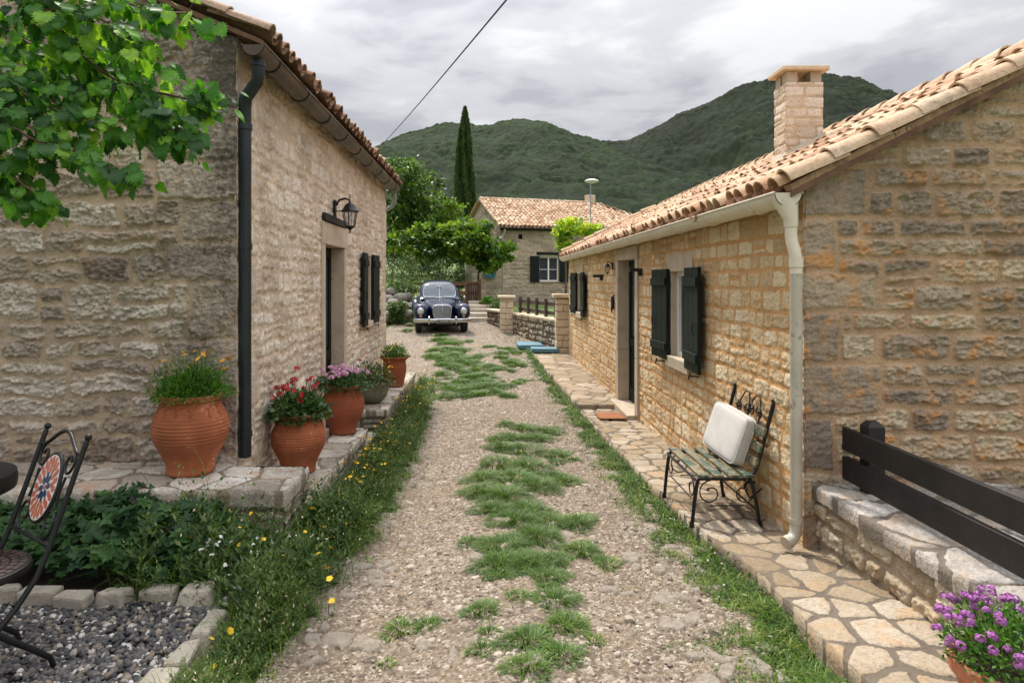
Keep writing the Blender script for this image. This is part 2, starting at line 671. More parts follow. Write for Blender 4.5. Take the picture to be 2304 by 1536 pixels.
M = {}
M['left_gable'] = masonry_mat('grey rubble stone', [lin(148, 134, 122), lin(180, 165, 150), lin(200, 186, 170), lin(218, 206, 192)], lin(190, 168, 144),
                              lin(62, 57, 53), 0.85, lin(180, 138, 96), 0.45, 0.9, (-3.2, -1.95))
M['left_front'] = masonry_mat('pale limestone', [lin(200, 182, 164), lin(220, 204, 186), lin(230, 216, 200), lin(238, 228, 214)], lin(216, 196, 172),
                              lin(124, 110, 96), 0.40, lin(194, 154, 110), 0.36)
M['right_front'] = masonry_mat('cream stone', [lin(190, 164, 126), lin(210, 184, 146), lin(222, 200, 164), lin(230, 212, 182)], lin(206, 160, 108),
                               lin(130, 108, 82), 0.25, lin(202, 150, 92), 0.60)
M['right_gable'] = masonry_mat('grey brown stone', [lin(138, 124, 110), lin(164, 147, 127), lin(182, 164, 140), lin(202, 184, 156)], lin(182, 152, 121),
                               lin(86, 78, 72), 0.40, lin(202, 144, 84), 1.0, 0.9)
M['wall_low'] = masonry_mat('low wall stone', [lin(160, 144, 122), lin(188, 172, 146), lin(206, 192, 166), lin(216, 204, 182)], lin(168, 150, 126),
                            lin(92, 80, 64), 0.55, lin(190, 140, 84), 0.4)
M['ledge'] = masonry_mat('ledge stone', [lin(130, 122, 110), lin(166, 156, 142), lin(186, 176, 162), lin(202, 194, 180)], lin(124, 114, 98),
                         lin(74, 72, 56), 0.60, lin(150, 120, 74), 0.35)
M['coping'] = masonry_mat('white coping stone', [lin(144, 135, 125), lin(164, 156, 146), lin(180, 173, 164), lin(194, 188, 180)], lin(116, 106, 94),
                          lin(104, 98, 90), 0.62, lin(200, 166, 128), 0.5)
M['terrace_cap'] = masonry_mat('terrace cap stone', [lin(166, 156, 142), lin(190, 180, 166), lin(204, 196, 182), lin(214, 206, 194)], lin(132, 120, 102),
                               lin(92, 82, 72), 0.62, lin(180, 128, 82), 0.55)
M['paving'] = masonry_mat('crazy paving', [lin(140, 123, 100), lin(156, 140, 117), lin(166, 152, 131), lin(176, 164, 147)], lin(108, 98, 86),
                          lin(112, 98, 80), 0.4, lin(178, 138, 92), 0.6)
M['far_wall'] = masonry_mat('far house stone', [lin(150, 138, 124), lin(166, 152, 136), lin(180, 166, 148), lin(194, 180, 162)], lin(180, 162, 140),
                            lin(112, 102, 92), 0.5, lin(178, 138, 100), 0.4)
M['far_low'] = masonry_mat('garden wall stone', [lin(150, 138, 118), lin(178, 166, 144), lin(196, 184, 164), lin(210, 200, 182)], lin(104, 90, 72),
                           lin(96, 84, 66), 0.45, lin(180, 140, 90), 0.35)
M['chimney'] = masonry_mat('chimney stone', [lin(206, 186, 162), lin(218, 200, 178), lin(228, 212, 194), lin(234, 220, 204)], lin(208, 184, 154),
                           lin(170, 150, 126), 0.2, lin(210, 168, 124), 0.35)
M['tile_right'] = tile_mat('clay tile cream', [lin(160, 122, 95), lin(182, 146, 116), lin(198, 167, 137), lin(206, 182, 154)], lin(92, 75, 63), 0.5)
M['tile_left'] = tile_mat('clay tile brown', [lin(108, 80, 64), lin(136, 104, 84), lin(156, 126, 104), lin(176, 150, 128)], lin(64, 54, 48), 0.65)
M['tile_far'] = tile_mat('clay tile pink', [lin(156, 120, 92), lin(180, 147, 117), lin(194, 166, 138), lin(206, 186, 160)], lin(96, 80, 68), 0.5)
M['jamb'] = plain('dressed stone', lin(182, 166, 144), 0.9, var=0.10, scale=5, bump=0.35, bdist=0.006, worn=lin(178, 140, 98), wornamt=0.60)
M['jamb_dark'] = plain('dressed stone weathered', lin(190, 172, 152), 0.9, var=0.12, scale=5, bump=0.35, bdist=0.006, worn=lin(150, 118, 90), wornamt=0.58)
M['green'] = plain('dark green paint', lin(13, 27, 20), 0.62, var=0.25, scale=6, bump=0.3, bdist=0.003, spec=0.25)
M['green_dim'] = plain('green black paint', lin(15, 23, 20), 0.62, var=0.25, scale=6, bump=0.3, bdist=0.003, spec=0.25)
M['black'] = plain('black iron', lin(26, 26, 28), 0.45, 0.3, var=0.25, scale=20, bump=0.25, bdist=0.002)
M['lead'] = plain('dark lead downpipe', lin(26, 34, 38), 0.42, 0.1, var=0.25, scale=5, bump=0.12, bdist=0.003, worn=lin(86, 58, 42), wornamt=0.64)
M['copper'] = plain('weathered copper gutter', lin(84, 74, 64), 0.42, 0.5, var=0.25, scale=4, bump=0.12, bdist=0.003, worn=lin(112, 72, 44), wornamt=0.58)
M['greyplastic'] = plain('cream grey gutter', lin(214, 204, 184), 0.42, 0.0, var=0.05, scale=3, bump=0.06, bdist=0.003, worn=lin(176, 164, 142), wornamt=0.58)
M['zinc'] = plain('zinc downpipe', lin(184, 176, 160), 0.40, 0.15, var=0.13, scale=2.6, bump=0.08, bdist=0.003, worn=lin(140, 134, 124), wornamt=0.55)
M['fence'] = plain('dark stained wood', lin(26, 20, 19), 0.62, var=0.35, scale=8, bump=0.35, bdist=0.004)
M['farwood'] = plain('brown fence wood', lin(70, 54, 48), 0.6, var=0.25, scale=8, bump=0.3)
M['oldwood'] = plain('old wood', lin(104, 74, 54), 0.8, var=0.3, scale=8, bump=0.5)
M['white'] = plain('white window paint', lin(232, 230, 226), 0.4, var=0.03, bump=0.05)
M['curtain'] = plain('net curtain', lin(196, 196, 196), 0.9, var=0.06, scale=4, bump=0.1)
M['glass'] = plain('window glass', lin(70, 76, 80), 0.06, var=0.1, scale=1.5, bump=0.0, spec=0.8)
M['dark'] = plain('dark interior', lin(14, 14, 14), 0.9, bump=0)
M['terracotta'] = plain('terracotta', lin(156, 88, 54), 0.86, var=0.18, scale=5, bump=0.25, bdist=0.004, worn=lin(190, 134, 104), wornamt=0.575)
M['terracotta_dk'] = plain('terracotta red', lin(140, 74, 45), 0.86, var=0.13, scale=5, bump=0.25, bdist=0.004)
M['terracotta_pk'] = plain('terracotta pink', lin(186, 116, 88), 0.85, var=0.12, scale=5, bump=0.25, bdist=0.004, worn=lin(204, 148, 122), wornamt=0.55)
M['bowl'] = plain('mossy grey bowl', lin(116, 112, 96), 0.85, var=0.15, scale=6, bump=0.3, worn=lin(84, 92, 62), wornamt=0.55)
M['soil'] = plain('soil', lin(58, 46, 36), 0.95, var=0.25, scale=30, bump=0.7, bdist=0.01)
M['cushion'] = plain('cushion fabric', lin(202, 197, 190), 0.92, var=0.06, scale=7, bump=0.25, bdist=0.003)
M['mat'] = plain('coir mat', lin(150, 96, 60), 0.95, var=0.15, scale=60, bump=0.8, bdist=0.006)
M['foam'] = plain('blue foam', lin(84, 122, 134), 0.75, var=0.10, scale=4, bump=0.2)
M['slat'] = plain('worn green slat', lin(42, 74, 60), 0.6, var=0.2, scale=12, bump=0.4, bdist=0.003, worn=lin(132, 116, 90), wornamt=0.48)
M['carblue'] = plain('navy car paint', lin(11, 24, 52), 0.22, 0.0, var=0.05, bump=0, coat=0.25, spec=0.3)
M['chrome'] = plain('chrome', (0.50, 0.51, 0.53), 0.16, 1.0, var=0.03, bump=0)
M['carglass'] = plain('car glass', lin(74, 84, 92), 0.04, var=0.15, scale=1.2, bump=0, spec=1.0)
M['rubber'] = plain('tyre rubber', lin(30, 29, 28), 0.8, var=0.2, bump=0.2)
M['lamp_lens'] = plain('headlamp lens', lin(196, 200, 204), 0.08, 0.5, var=0.15, scale=30, bump=0.3)
M['lens_red'] = plain('indicator lens', lin(180, 92, 72), 0.2, var=0.2, scale=60, bump=0)
M['plate'] = plain('number plate', lin(30, 30, 32), 0.4, bump=0)
M['platetext'] = plain('plate lettering', lin(206, 206, 204), 0.4, bump=0)
M['sign'] = plain('teal sign paint', lin(40, 96, 118), 0.5, var=0.1, bump=0.05)
M['bark'] = plain('bark', lin(92, 78, 64), 0.95, var=0.3, scale=14, bump=0.9, bdist=0.02)
M['twig'] = plain('twig bark', lin(92, 66, 50), 0.85, var=0.2, scale=30, bump=0.4)
M['rock'] = plain('grey boulder', lin(132, 126, 116), 0.95, var=0.25, scale=4, bump=0.8, bdist=0.03, worn=lin(84, 84, 66), wornamt=0.54)
M['kerb'] = plain('kerb stone', lin(172, 162, 146), 0.93, var=0.14, scale=8, bump=0.8, bdist=0.012, worn=lin(112, 106, 84), wornamt=0.56)
M['stonepost'] = masonry_mat('pillar stone', [lin(186, 168, 142), lin(204, 188, 164), lin(216, 202, 180), lin(226, 214, 196)], lin(120, 98, 72), lin(120, 106, 84), 0.35)
M['cable'] = plain('black cable', lin(38, 40, 44), 0.6, bump=0)
M['aerial'] = plain('white dish paint', lin(222, 222, 220), 0.35, var=0.03, bump=0)
M['galv'] = plain('galvanised pole', lin(150, 154, 158), 0.4, 0.6, bump=0.05)

M['leaf_fore'] = leaf_mat('foreground leaf', [lin(30, 66, 22), lin(56, 108, 30), lin(94, 148, 40), lin(150, 188, 62)], 0.44, 0.5, spec=0.35)
M['leaf_vine'] = leaf_mat('vine leaf', [lin(36, 62, 22), lin(62, 96, 30), lin(98, 132, 42), lin(152, 170, 66)], 0.36, 0.45, spec=0.3)
M['leaf_walnut'] = leaf_mat('tree leaf', [lin(30, 52, 22), lin(50, 80, 30), lin(78, 110, 40), lin(116, 142, 58)], 0.34)
M['leaf_olive'] = leaf_mat('olive shrub leaf', [lin(46, 66, 36), lin(70, 92, 50), lin(96, 118, 68), lin(124, 142, 90)], 0.25)
M['leaf_yellow'] = leaf_mat('yellow green leaf', [lin(84, 120, 34), lin(122, 158, 44), lin(164, 186, 58), lin(196, 196, 74)], 0.4)
M['leaf_cypress'] = leaf_mat('cypress needle', [lin(30, 52, 26), lin(46, 72, 34), lin(62, 88, 40), lin(80, 104, 48)], 0.2, 0.6)
M['leaf_bed'] = leaf_mat('bed leaf', [lin(24, 50, 26), lin(36, 68, 33), lin(50, 86, 40), lin(70, 106, 48)], 0.25, 0.55)
M['leaf_weed'] = leaf_mat('weed leaf', [lin(38, 60, 24), lin(58, 84, 32), lin(82, 106, 44), lin(124, 138, 84)], 0.26, 0.55)
M['leaf_pot'] = leaf_mat('pot plant leaf', [lin(42, 80, 30), lin(64, 108, 36), lin(90, 136, 46), lin(120, 158, 62)], 0.3, 0.5)
M['leaf_potdk'] = leaf_mat('dark pot plant leaf', [lin(34, 62, 34), lin(50, 82, 42), lin(72, 104, 52), lin(110, 136, 84)], 0.25, 0.45)
M['grass'] = leaf_mat('grass blade', [lin(42, 66, 16), lin(60, 90, 22), lin(82, 114, 28), lin(116, 136, 46), lin(162, 148, 94)], 0.22, 0.6)
M['seed'] = plain('pale seed head', lin(186, 172, 140), 0.8, var=0.15, bump=0)
M['fl_yellow'] = plain('yellow petal', lin(232, 190, 30), 0.6, var=0.1, bump=0)
M['fl_orange'] = plain('orange yellow petal', lin(226, 160, 34), 0.6, var=0.1, bump=0)
M['fl_red'] = plain('red petal', lin(190, 34, 48), 0.55, var=0.15, bump=0)
M['fl_pink'] = plain('pink petal', lin(206, 152, 182), 0.6, var=0.12, bump=0)
M['fl_purple'] = plain('purple petal', lin(156, 88, 154), 0.6, var=0.25, scale=40, bump=0)
M['fl_lilac'] = plain('lilac petal', lin(160, 142, 200), 0.6, var=0.1, bump=0)
M['fl_white'] = plain('white petal', lin(226, 222, 214), 0.6, var=0.05, bump=0)
M['mos_terra'] = plain('mosaic terracotta', lin(178, 96, 72), 0.35, var=0.15, scale=30, bump=0.1)
M['mos_blue'] = plain('mosaic blue', lin(30, 56, 88), 0.3, var=0.15, scale=30, bump=0.1)
M['mos_grout'] = plain('mosaic grout', lin(206, 196, 190), 0.8, var=0.06, bump=0.1)


def fence_grain():
    for k in ('fence', 'farwood', 'oldwood', 'slat'):
        pass


def lane_mat():
    """r tone, g embedded stone, b soil colour shift, a green moss"""
    m, t, p, _ = mat('gravel lane')
    a = t.node('ShaderNodeAttribute', attribute_name='st')
    s = t.node('ShaderNodeSeparateColor', {'Color': a.outputs['Color']})
    v = wpos(t)
    soil = t.ramp(t.noise(v, 1.6, 5, 0.6), [(0.3, lin(102, 86, 67)), (0.5, lin(124, 107, 87)), (0.72, lin(141, 125, 105))])
    peb = t.ramp(s.outputs[0], [(0.0, lin(82, 73, 63)), (0.3, lin(116, 104, 91)), (0.7, lin(144, 132, 117)), (1.0, lin(178, 168, 154))])
    pf = t.ramp(t.math('ADD', s.outputs[2], t.math('MULTIPLY', t.math('SUBTRACT', t.noise(v, 60, 3), 0.5), 0.5)), [(0.25, 0.15), (0.6, 1.0)])
    col = t.mix(pf, soil, peb)
    big = t.ramp(t.noise(v, 18, 6, 0.65), [(0.3, lin(118, 109, 98)), (0.7, lin(154, 144, 131))])
    col = t.mix(t.ramp(s.outputs[1], [(0.35, 0.0), (0.6, 0.9)]), col, big)
    col = t.mix(1.0, col, t.ramp(t.noise(v, 80, 5, 0.75), [(0.28, 0.50), (0.46, 0.95), (0.6, 1.05), (0.74, 1.35)]), 'MULTIPLY')
    moss = t.ramp(t.math('ADD', attr(t, 'moss'), t.math('MULTIPLY', t.math('SUBTRACT', t.noise(v, 14, 5, 0.7), 0.5), 0.9)), [(0.42, 0.0), (0.7, 0.8)])
    col = t.mix(moss, col, t.ramp(t.noise(v, 30, 4), [(0.3, lin(74, 92, 44)), (0.7, lin(120, 128, 74))]))
    t.set(p.inputs['Base Color'], col)
    p.inputs['Roughness'].default_value = 0.95
    p.inputs['Specular IOR Level'].default_value = 0.2
    t.set(p.inputs['Normal'], t.bump(t.math('ADD', t.noise(v, 120, 5, 0.7), t.math('MULTIPLY', t.vor(v, 75), 0.6)), 0.6, 0.012))
    return m


M['lane'] = lane_mat()


def ground_mat():
    m, t, p, _ = mat('grassy ground')
    v = wpos(t)
    n = t.noise(v, 0.9, 6, 0.65)
    col = t.ramp(n, [(0.3, lin(70, 92, 44)), (0.5, lin(96, 116, 58)), (0.62, lin(132, 130, 84)), (0.75, lin(164, 146, 112))])
    col = t.mix(1.0, col, t.ramp(t.noise(v, 26, 4, 0.7), [(0.3, 0.6), (0.7, 1.2)]), 'MULTIPLY')
    t.set(p.inputs['Base Color'], col)
    p.inputs['Roughness'].default_value = 0.95
    t.set(p.inputs['Normal'], t.bump(t.noise(v, 30, 5, 0.7), 0.8, 0.03))
    return m


M['ground'] = ground_mat()


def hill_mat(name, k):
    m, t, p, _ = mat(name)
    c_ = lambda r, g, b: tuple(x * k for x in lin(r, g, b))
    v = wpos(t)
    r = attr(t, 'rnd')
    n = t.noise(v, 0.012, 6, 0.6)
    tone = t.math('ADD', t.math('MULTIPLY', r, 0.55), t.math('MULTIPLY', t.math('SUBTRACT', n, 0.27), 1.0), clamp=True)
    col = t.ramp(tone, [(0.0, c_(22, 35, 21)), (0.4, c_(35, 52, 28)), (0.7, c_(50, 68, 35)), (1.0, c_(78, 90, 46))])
    col = t.mix(1.0, col, t.ramp(t.noise(v, 1.1, 5, 0.7), [(0.3, 0.55), (0.7, 1.3)]), 'MULTIPLY')
    t.set(p.inputs['Base Color'], col)
    p.inputs['Roughness'].default_value = 0.9
    p.inputs['Specular IOR Level'].default_value = 0.15
    t.set(p.inputs['Normal'], t.bump(t.noise(v, 1.4, 6, 0.75), 1.0, 1.2))
    return m


M['hill'] = hill_mat('wooded hillside', 0.88)
M['hill_far'] = hill_mat('wooded hillside darkened for cloud shadow', 0.50)  # same greens darkened: cloud shadow on the taller hill is put into the colour


def pebble_mat(name, cols):
    m, t, p, _ = mat(name)
    v = wpos(t)
    col = t.ramp(attr(t, 'rnd'), cols, 'LINEAR')
    col = t.mix(1.0, col, t.ramp(t.noise(v, 70, 4, 0.7), [(0.3, 0.75), (0.7, 1.2)]), 'MULTIPLY')
    t.set(p.inputs['Base Color'], col)
    p.inputs['Roughness'].default_value = 0.7
    return m


M['pebble'] = pebble_mat('garden gravel', [(0.0, lin(50, 50, 53)), (0.35, lin(74, 73, 75)), (0.68, lin(102, 97, 91)), (0.84, lin(132, 114, 94)), (0.92, lin(168, 162, 154)), (1.0, lin(206, 200, 192))])
M['lanestone'] = pebble_mat('lane pebble', [(0.0, lin(92, 83, 73)), (0.4, lin(132, 120, 106)), (0.8, lin(160, 149, 135)), (1.0, lin(190, 180, 166))])

# ------------------------------------------------------------------ stone walls with real relief
def stone_cells(u, v, Wd, Hd, rg, rowh, stw, split, mort, tall=0.0):
    """distance inside the stone (to the middle of its joint), stone random numbers, local coordinates"""
    rows = [-0.05 - rg.random() * rowh[0]]
    while rows[-1] < Hd + 0.3:
        rows.append(rows[-1] + rg.uniform(*rowh))
    rows = np.array(rows)
    ri = np.clip(np.searchsorted(rows, v) - 1, 0, len(rows) - 2)
    D = np.zeros_like(u); ID = np.zeros_like(u); ID2 = np.zeros_like(u); PU = np.zeros_like(u); PV = np.zeros_like(u)
    for r in range(len(rows) - 1):
        sel = np.nonzero(ri == r)[0]
        e = [-0.3 - rg.random() * stw[1]]
        h = rows[r + 1] - rows[r]
        while e[-1] < Wd + 0.5:
            e.append(e[-1] + rg.uniform(*stw) * (0.75 + 0.5 * h / rowh[1]))
        e = np.array(e)
        sp = np.where(rg.random(len(e)) < split * (h > (rowh[0] + rowh[1]) * 0.45), rg.uniform(0.35, 0.65, len(e)), 2.0)
        sp2 = np.where((rg.random(len(e)) < 0.3 * split), rg.uniform(0.3, 0.7, len(e)), 2.0)
        ra = rg.random((len(e), 4)); rb = rg.random((len(e), 4))
        if not len(sel):
            continue
        uu, vv = u[sel], v[sel]
        j = np.clip(np.searchsorted(e, uu) - 1, 0, len(e) - 2)
        ul, ur = e[j], e[j + 1]
        vb, vt = np.full_like(uu, rows[r]), np.full_like(uu, rows[r + 1])
        s = sp[j]; vm = vb + s * h
        low = (s < 1) & (vv < vm); upp = (s < 1) & (vv >= vm)
        vt = np.where(low, vm, vt); vb = np.where(upp, vm, vb)
        k = np.where(upp, 1, 0)
        um = ul + sp2[j] * (ur - ul)
        lf = upp & (sp2[j] < 1) & (uu < um); rt = upp & (sp2[j] < 1) & (uu >= um)
        ur = np.where(lf, um, ur); ul = np.where(rt, um, ul)
        k = np.where(rt, 2, k)
        hu, hv = (ur - ul) / 2, (vt - vb) / 2
        pu, pv = uu - (ul + ur) / 2, vv - (vb + vt) / 2
        rr = np.minimum(np.minimum(hu, hv) * 0.55, 0.05)
        qx, qy = np.abs(pu) - hu + rr, np.abs(pv) - hv + rr
        sd = np.hypot(np.maximum(qx, 0), np.maximum(qy, 0)) + np.minimum(np.maximum(qx, qy), 0) - rr
        D[sel] = -sd
        ID[sel] = ra[j, k]; ID2[sel] = rb[j, k]
        PU[sel] = pu / hu; PV[sel] = pv / hv
    return D, ID, ID2, PU, PV


def quoin_cells(d, a, b, D, ID, ID2, PU, PV, rg, qh, wl, ws, Hd):
    """big dressed corner stones; a distance from the corner, b height"""
    rows = [-0.1]
    while rows[-1] < Hd + 0.4:
        rows.append(rows[-1] + rg.uniform(*qh))
    rows = np.array(rows)
    ri = np.clip(np.searchsorted(rows, b) - 1, 0, len(rows) - 2)
    wd = np.where(np.arange(len(rows)) % 2 == 0, wl, ws) * rg.uniform(0.85, 1.15, len(rows))
    w = wd[ri]
    ins = a < w
    hv = (rows[ri + 1] - rows[ri]) / 2
    pv = b - (rows[ri + 1] + rows[ri]) / 2
    pu = a - w / 2
    dq = np.minimum(np.minimum(a + 0.03, w - a), hv - np.abs(pv))
    r1, r2 = rg.random(len(rows)), rg.random(len(rows))
    D = np.where(ins, dq, np.minimum(D, a - w))
    ID = np.where(ins, r1[ri] * 0.7, ID); ID2 = np.where(ins, r2[ri], ID2)
    PU = np.where(ins, pu / (w / 2), PU); PV = np.where(ins, pv / hv, PV)
    return D, ID, ID2, PU, PV, ins


def wall_face(name, mat_, parent, O, U, V, N, Wd, Hd, res, seed, rowh=(0.12, 0.22), stw=(0.18, 0.42), split=0.25, mort=0.016, depth=0.018,
              rough=0.010, warp=0.02, holes=(), clip=None, quoin=None, soft=0.014, back=0.0, resv=None, grain=(9, 16), wobble=0.012):
    rg = np.random.default_rng(seed)
    nu = int(Wd / res) + 2; nv = int(Hd / (resv or res)) + 2
    gu, gv = np.meshgrid(np.linspace(0, Wd, nu), np.linspace(0, Hd, nv))
    u, v = gu.ravel(), gv.ravel()
    wu = u + warp * fbm(u * 3.1, v * 3.1, 3, seed) + warp * 0.35 * fbm(u * 14, v * 14, 2, seed + 3)
    wv = v + warp * 0.8 * fbm(u * 2.2, v * 2.6, 3, seed + 40) + warp * 0.35 * fbm(u * 14, v * 14, 2, seed + 5)
    D, ID, ID2, PU, PV = stone_cells(wu, wv, Wd, Hd, rg, rowh, stw, split, mort)
    smooth_q = np.zeros_like(u)
    for q in (quoin or []):
        a = wu if q[0] == 'left' else Wd - wu
        D, ID, ID2, PU, PV, ins = quoin_cells(D, a, wv, D, ID, ID2, PU, PV, rg, q[1], q[2], q[3], Hd)
        smooth_q = np.maximum(smooth_q, ins * 1.0)
    mw = mort * 0.5 * (1 + 0.9 * fbm(u * 6, v * 6, 3, seed + 60)) + wobble * 0.5 * np.abs(fbm(u * 22, v * 22, 2, seed + 61))
    mask = sstep(0.0, soft, D - np.maximum(mw, 0.001))
    rk = ridged(wu * grain[0] + ID * 31, wv * grain[1] + ID2 * 17, 4, seed + 70)
    fn = fbm(u * 38, v * 42, 4, seed + 80)
    md = fbm(wu * 7 + ID * 50, wv * 10, 3, seed + 90)
    fw_ = 0.18 * fbm(u * 16, v * 16, 2, seed + 77)
    fa = facets(wu * grain[0] * 1.5 + fw_ + ID * 31, wv * grain[1] * 1.4 + fw_ + ID2 * 17, seed + 71)
    fb = facets(wu * grain[0] * 3.6 + fw_ + ID * 11, wv * grain[1] * 3.3 - fw_, seed + 72)
    am = np.where(smooth_q > 0, 0.45, 1.0)
    h = mask * (depth * (0.35 + 0.65 * ID2) + am * (rough * (0.30 * rk + 0.45 * md + 0.50 * fa + 0.28 * fb) + rough * 0.40 * fn + depth * 0.35 * ((ID - 0.5) * PU + (ID2 - 0.5) * 1.4 * PV)))
    h = h + (1 - mask) * (0.0025 * fbm(u * 30, v * 30, 3, seed + 95) + 0.004 * fbm(u * 5, v * 5, 2, seed + 96)) + wobble * 0.6 * fbm(u * 0.9, v * 0.9, 2, seed + 99)
    O, U, V, N = (np.array(x, dtype=np.float64) for x in (O, U, V, N))
    P = O + u[:, None] * U + v[:, None] * V + h[:, None] * N
    F = grid_faces(nu, nv)
    if np.dot(np.cross(U, V), N) < 0:
        F = F[:, ::-1]
    cu = u[F].mean(1); cv = v[F].mean(1)
    keep = np.ones(len(F), bool)
    for (a, b, c, d) in holes:
        keep &= ~((cu > a) & (cu < b) & (cv > c) & (cv < d))
    if clip is not None:
        keep &= clip(cu, cv)
    F = F[keep]
    used = np.zeros(len(P), bool); used[F.ravel()] = True
    idx = np.cumsum(used) - 1
    st = np.stack([ID, ID2, mask, np.clip(0.5 + fn, 0, 1)], 1)
    return mesh_np(name, P[used], [idx[F]], mat_, parent, True, {'st': st[used]})


def flag_surface(name, mat_, parent, O, U, V, N, Wd, Hd, res, seed, size=0.3, mort=0.03, depth=0.012, rough=0.004, skirt=None, zfun=None, edgefun=None, stretch=1.0, kind=None, clipn=None):
    """irregular flagstones laid in mortar, as a relief on the U-V plane; skirt (u-v dropped rim) closes the sides"""
    rg = np.random.default_rng(seed)
    nu = int(Wd / res) + 2; nv = int(Hd / res) + 2
    gu, gv = np.meshgrid(np.linspace(0, Wd, nu), np.linspace(0, Hd, nv))
    u, v = gu.ravel(), gv.ravel()
    wu = u + 0.10 * size * fbm(u * 4, v * 4, 3, seed); wv = v + 0.10 * size * fbm(u * 4, v * 4, 3, seed + 9)
    f1, f2, rid = worley(wu / size, wv / size * stretch, seed, 0.8)
    d = (f2 - f1) * size * 0.5
    mk = sstep(0, 0.012, d - mort * 0.5 * (1 + 0.5 * fbm(u * 9, v * 9, 2, seed + 4)))
    fn = fbm(u * 30, v * 30, 4, seed + 8)
    h = mk * (depth * (0.6 + 0.4 * rid) + rough * fn + rough * 1.2 * fbm(wu * 6 + rid * 40, wv * 6, 3, seed + 2)) + (1 - mk) * 0.003 * fn
    O, U, V, N = (np.array(x, dtype=np.float64) for x in (O, U, V, N))
    P = O + u[:, None] * U + v[:, None] * V + h[:, None] * N
    if zfun is not None:
        P[:, 2] += zfun(P[:, 0], P[:, 1])
    if edgefun is not None:
        P[:, 0] = edgefun(u, v, P[:, 1], P[:, 0])
    r2 = np.mod(rid * 7.31, 1.0)
    st = np.stack([rid, r2, mk, np.clip(0.5 + fn, 0, 1)], 1)
    F = grid_faces(nu, nv)
    if np.dot(np.cross(U, V), N) < 0:
        F = F[:, ::-1]
    if skirt:
        # drop every border edge straight down
        g = np.arange(nu * nv).reshape(nv, nu)
        loop = np.concatenate([g[0, :], g[1:, -1], g[-1, -2::-1], g[-2:0:-1, 0]])
        nP = len(P)
        rough_in = np.random.default_rng(seed + 5).normal(size=len(loop)) * 0.004
        low = P[loop].copy(); low -= N * skirt
        midp = P[loop].copy(); midp -= N * skirt * 0.35
        c = P.mean(0)
        out = unit(P[loop] - c); out[:, 2] = 0
        midp += out * (0.006 + rough_in)[:, None]
        P = np.concatenate([P, midp, low]); st = np.concatenate([st, st[loop], st[loop]])
        k = np.arange(len(loop)); k2 = (k + 1) % len(loop)
        S1 = np.stack([loop[k], nP + k, nP + k2, loop[k2]], 1)
        S2 = np.stack([nP + k, nP + len(loop) + k, nP + len(loop) + k2, nP + k2], 1)
        F = np.concatenate([F, S1, S2])
    return mesh_np(name, P, [F], mat_, parent, True, {'st': st})


# ------------------------------------------------------------------ clay tile roofs
def barrel(L=0.42, r0=0.085, r1=0.070, th=0.012, seg=7, arc=172, up=1):
    vs, fs = [], []
    for y, r in ((0.0, r0), (L, r1)):
        for rad in (r, r - th):
            for k in range(seg + 1):
                a = R(90 - arc / 2 + arc * k / seg)
                vs.append((-rad * math.cos(a), y, up * rad * math.sin(a)))
    n = seg + 1
    for k in range(seg):
        fs.append((k, k + 1, 2 * n + k + 1, 2 * n + k))
        fs.append((n + k + 1, n + k, 3 * n + k, 3 * n + k + 1))
        fs.append((k + 1, k, n + k, n + k + 1))
        fs.append((2 * n + k, 2 * n + k + 1, 3 * n + k + 1, 3 * n + k))
    fs.append((0, 2 * n, 3 * n, n)); fs.append((seg, n + seg, 3 * n + seg, 2 * n + seg))
    return vs, fs


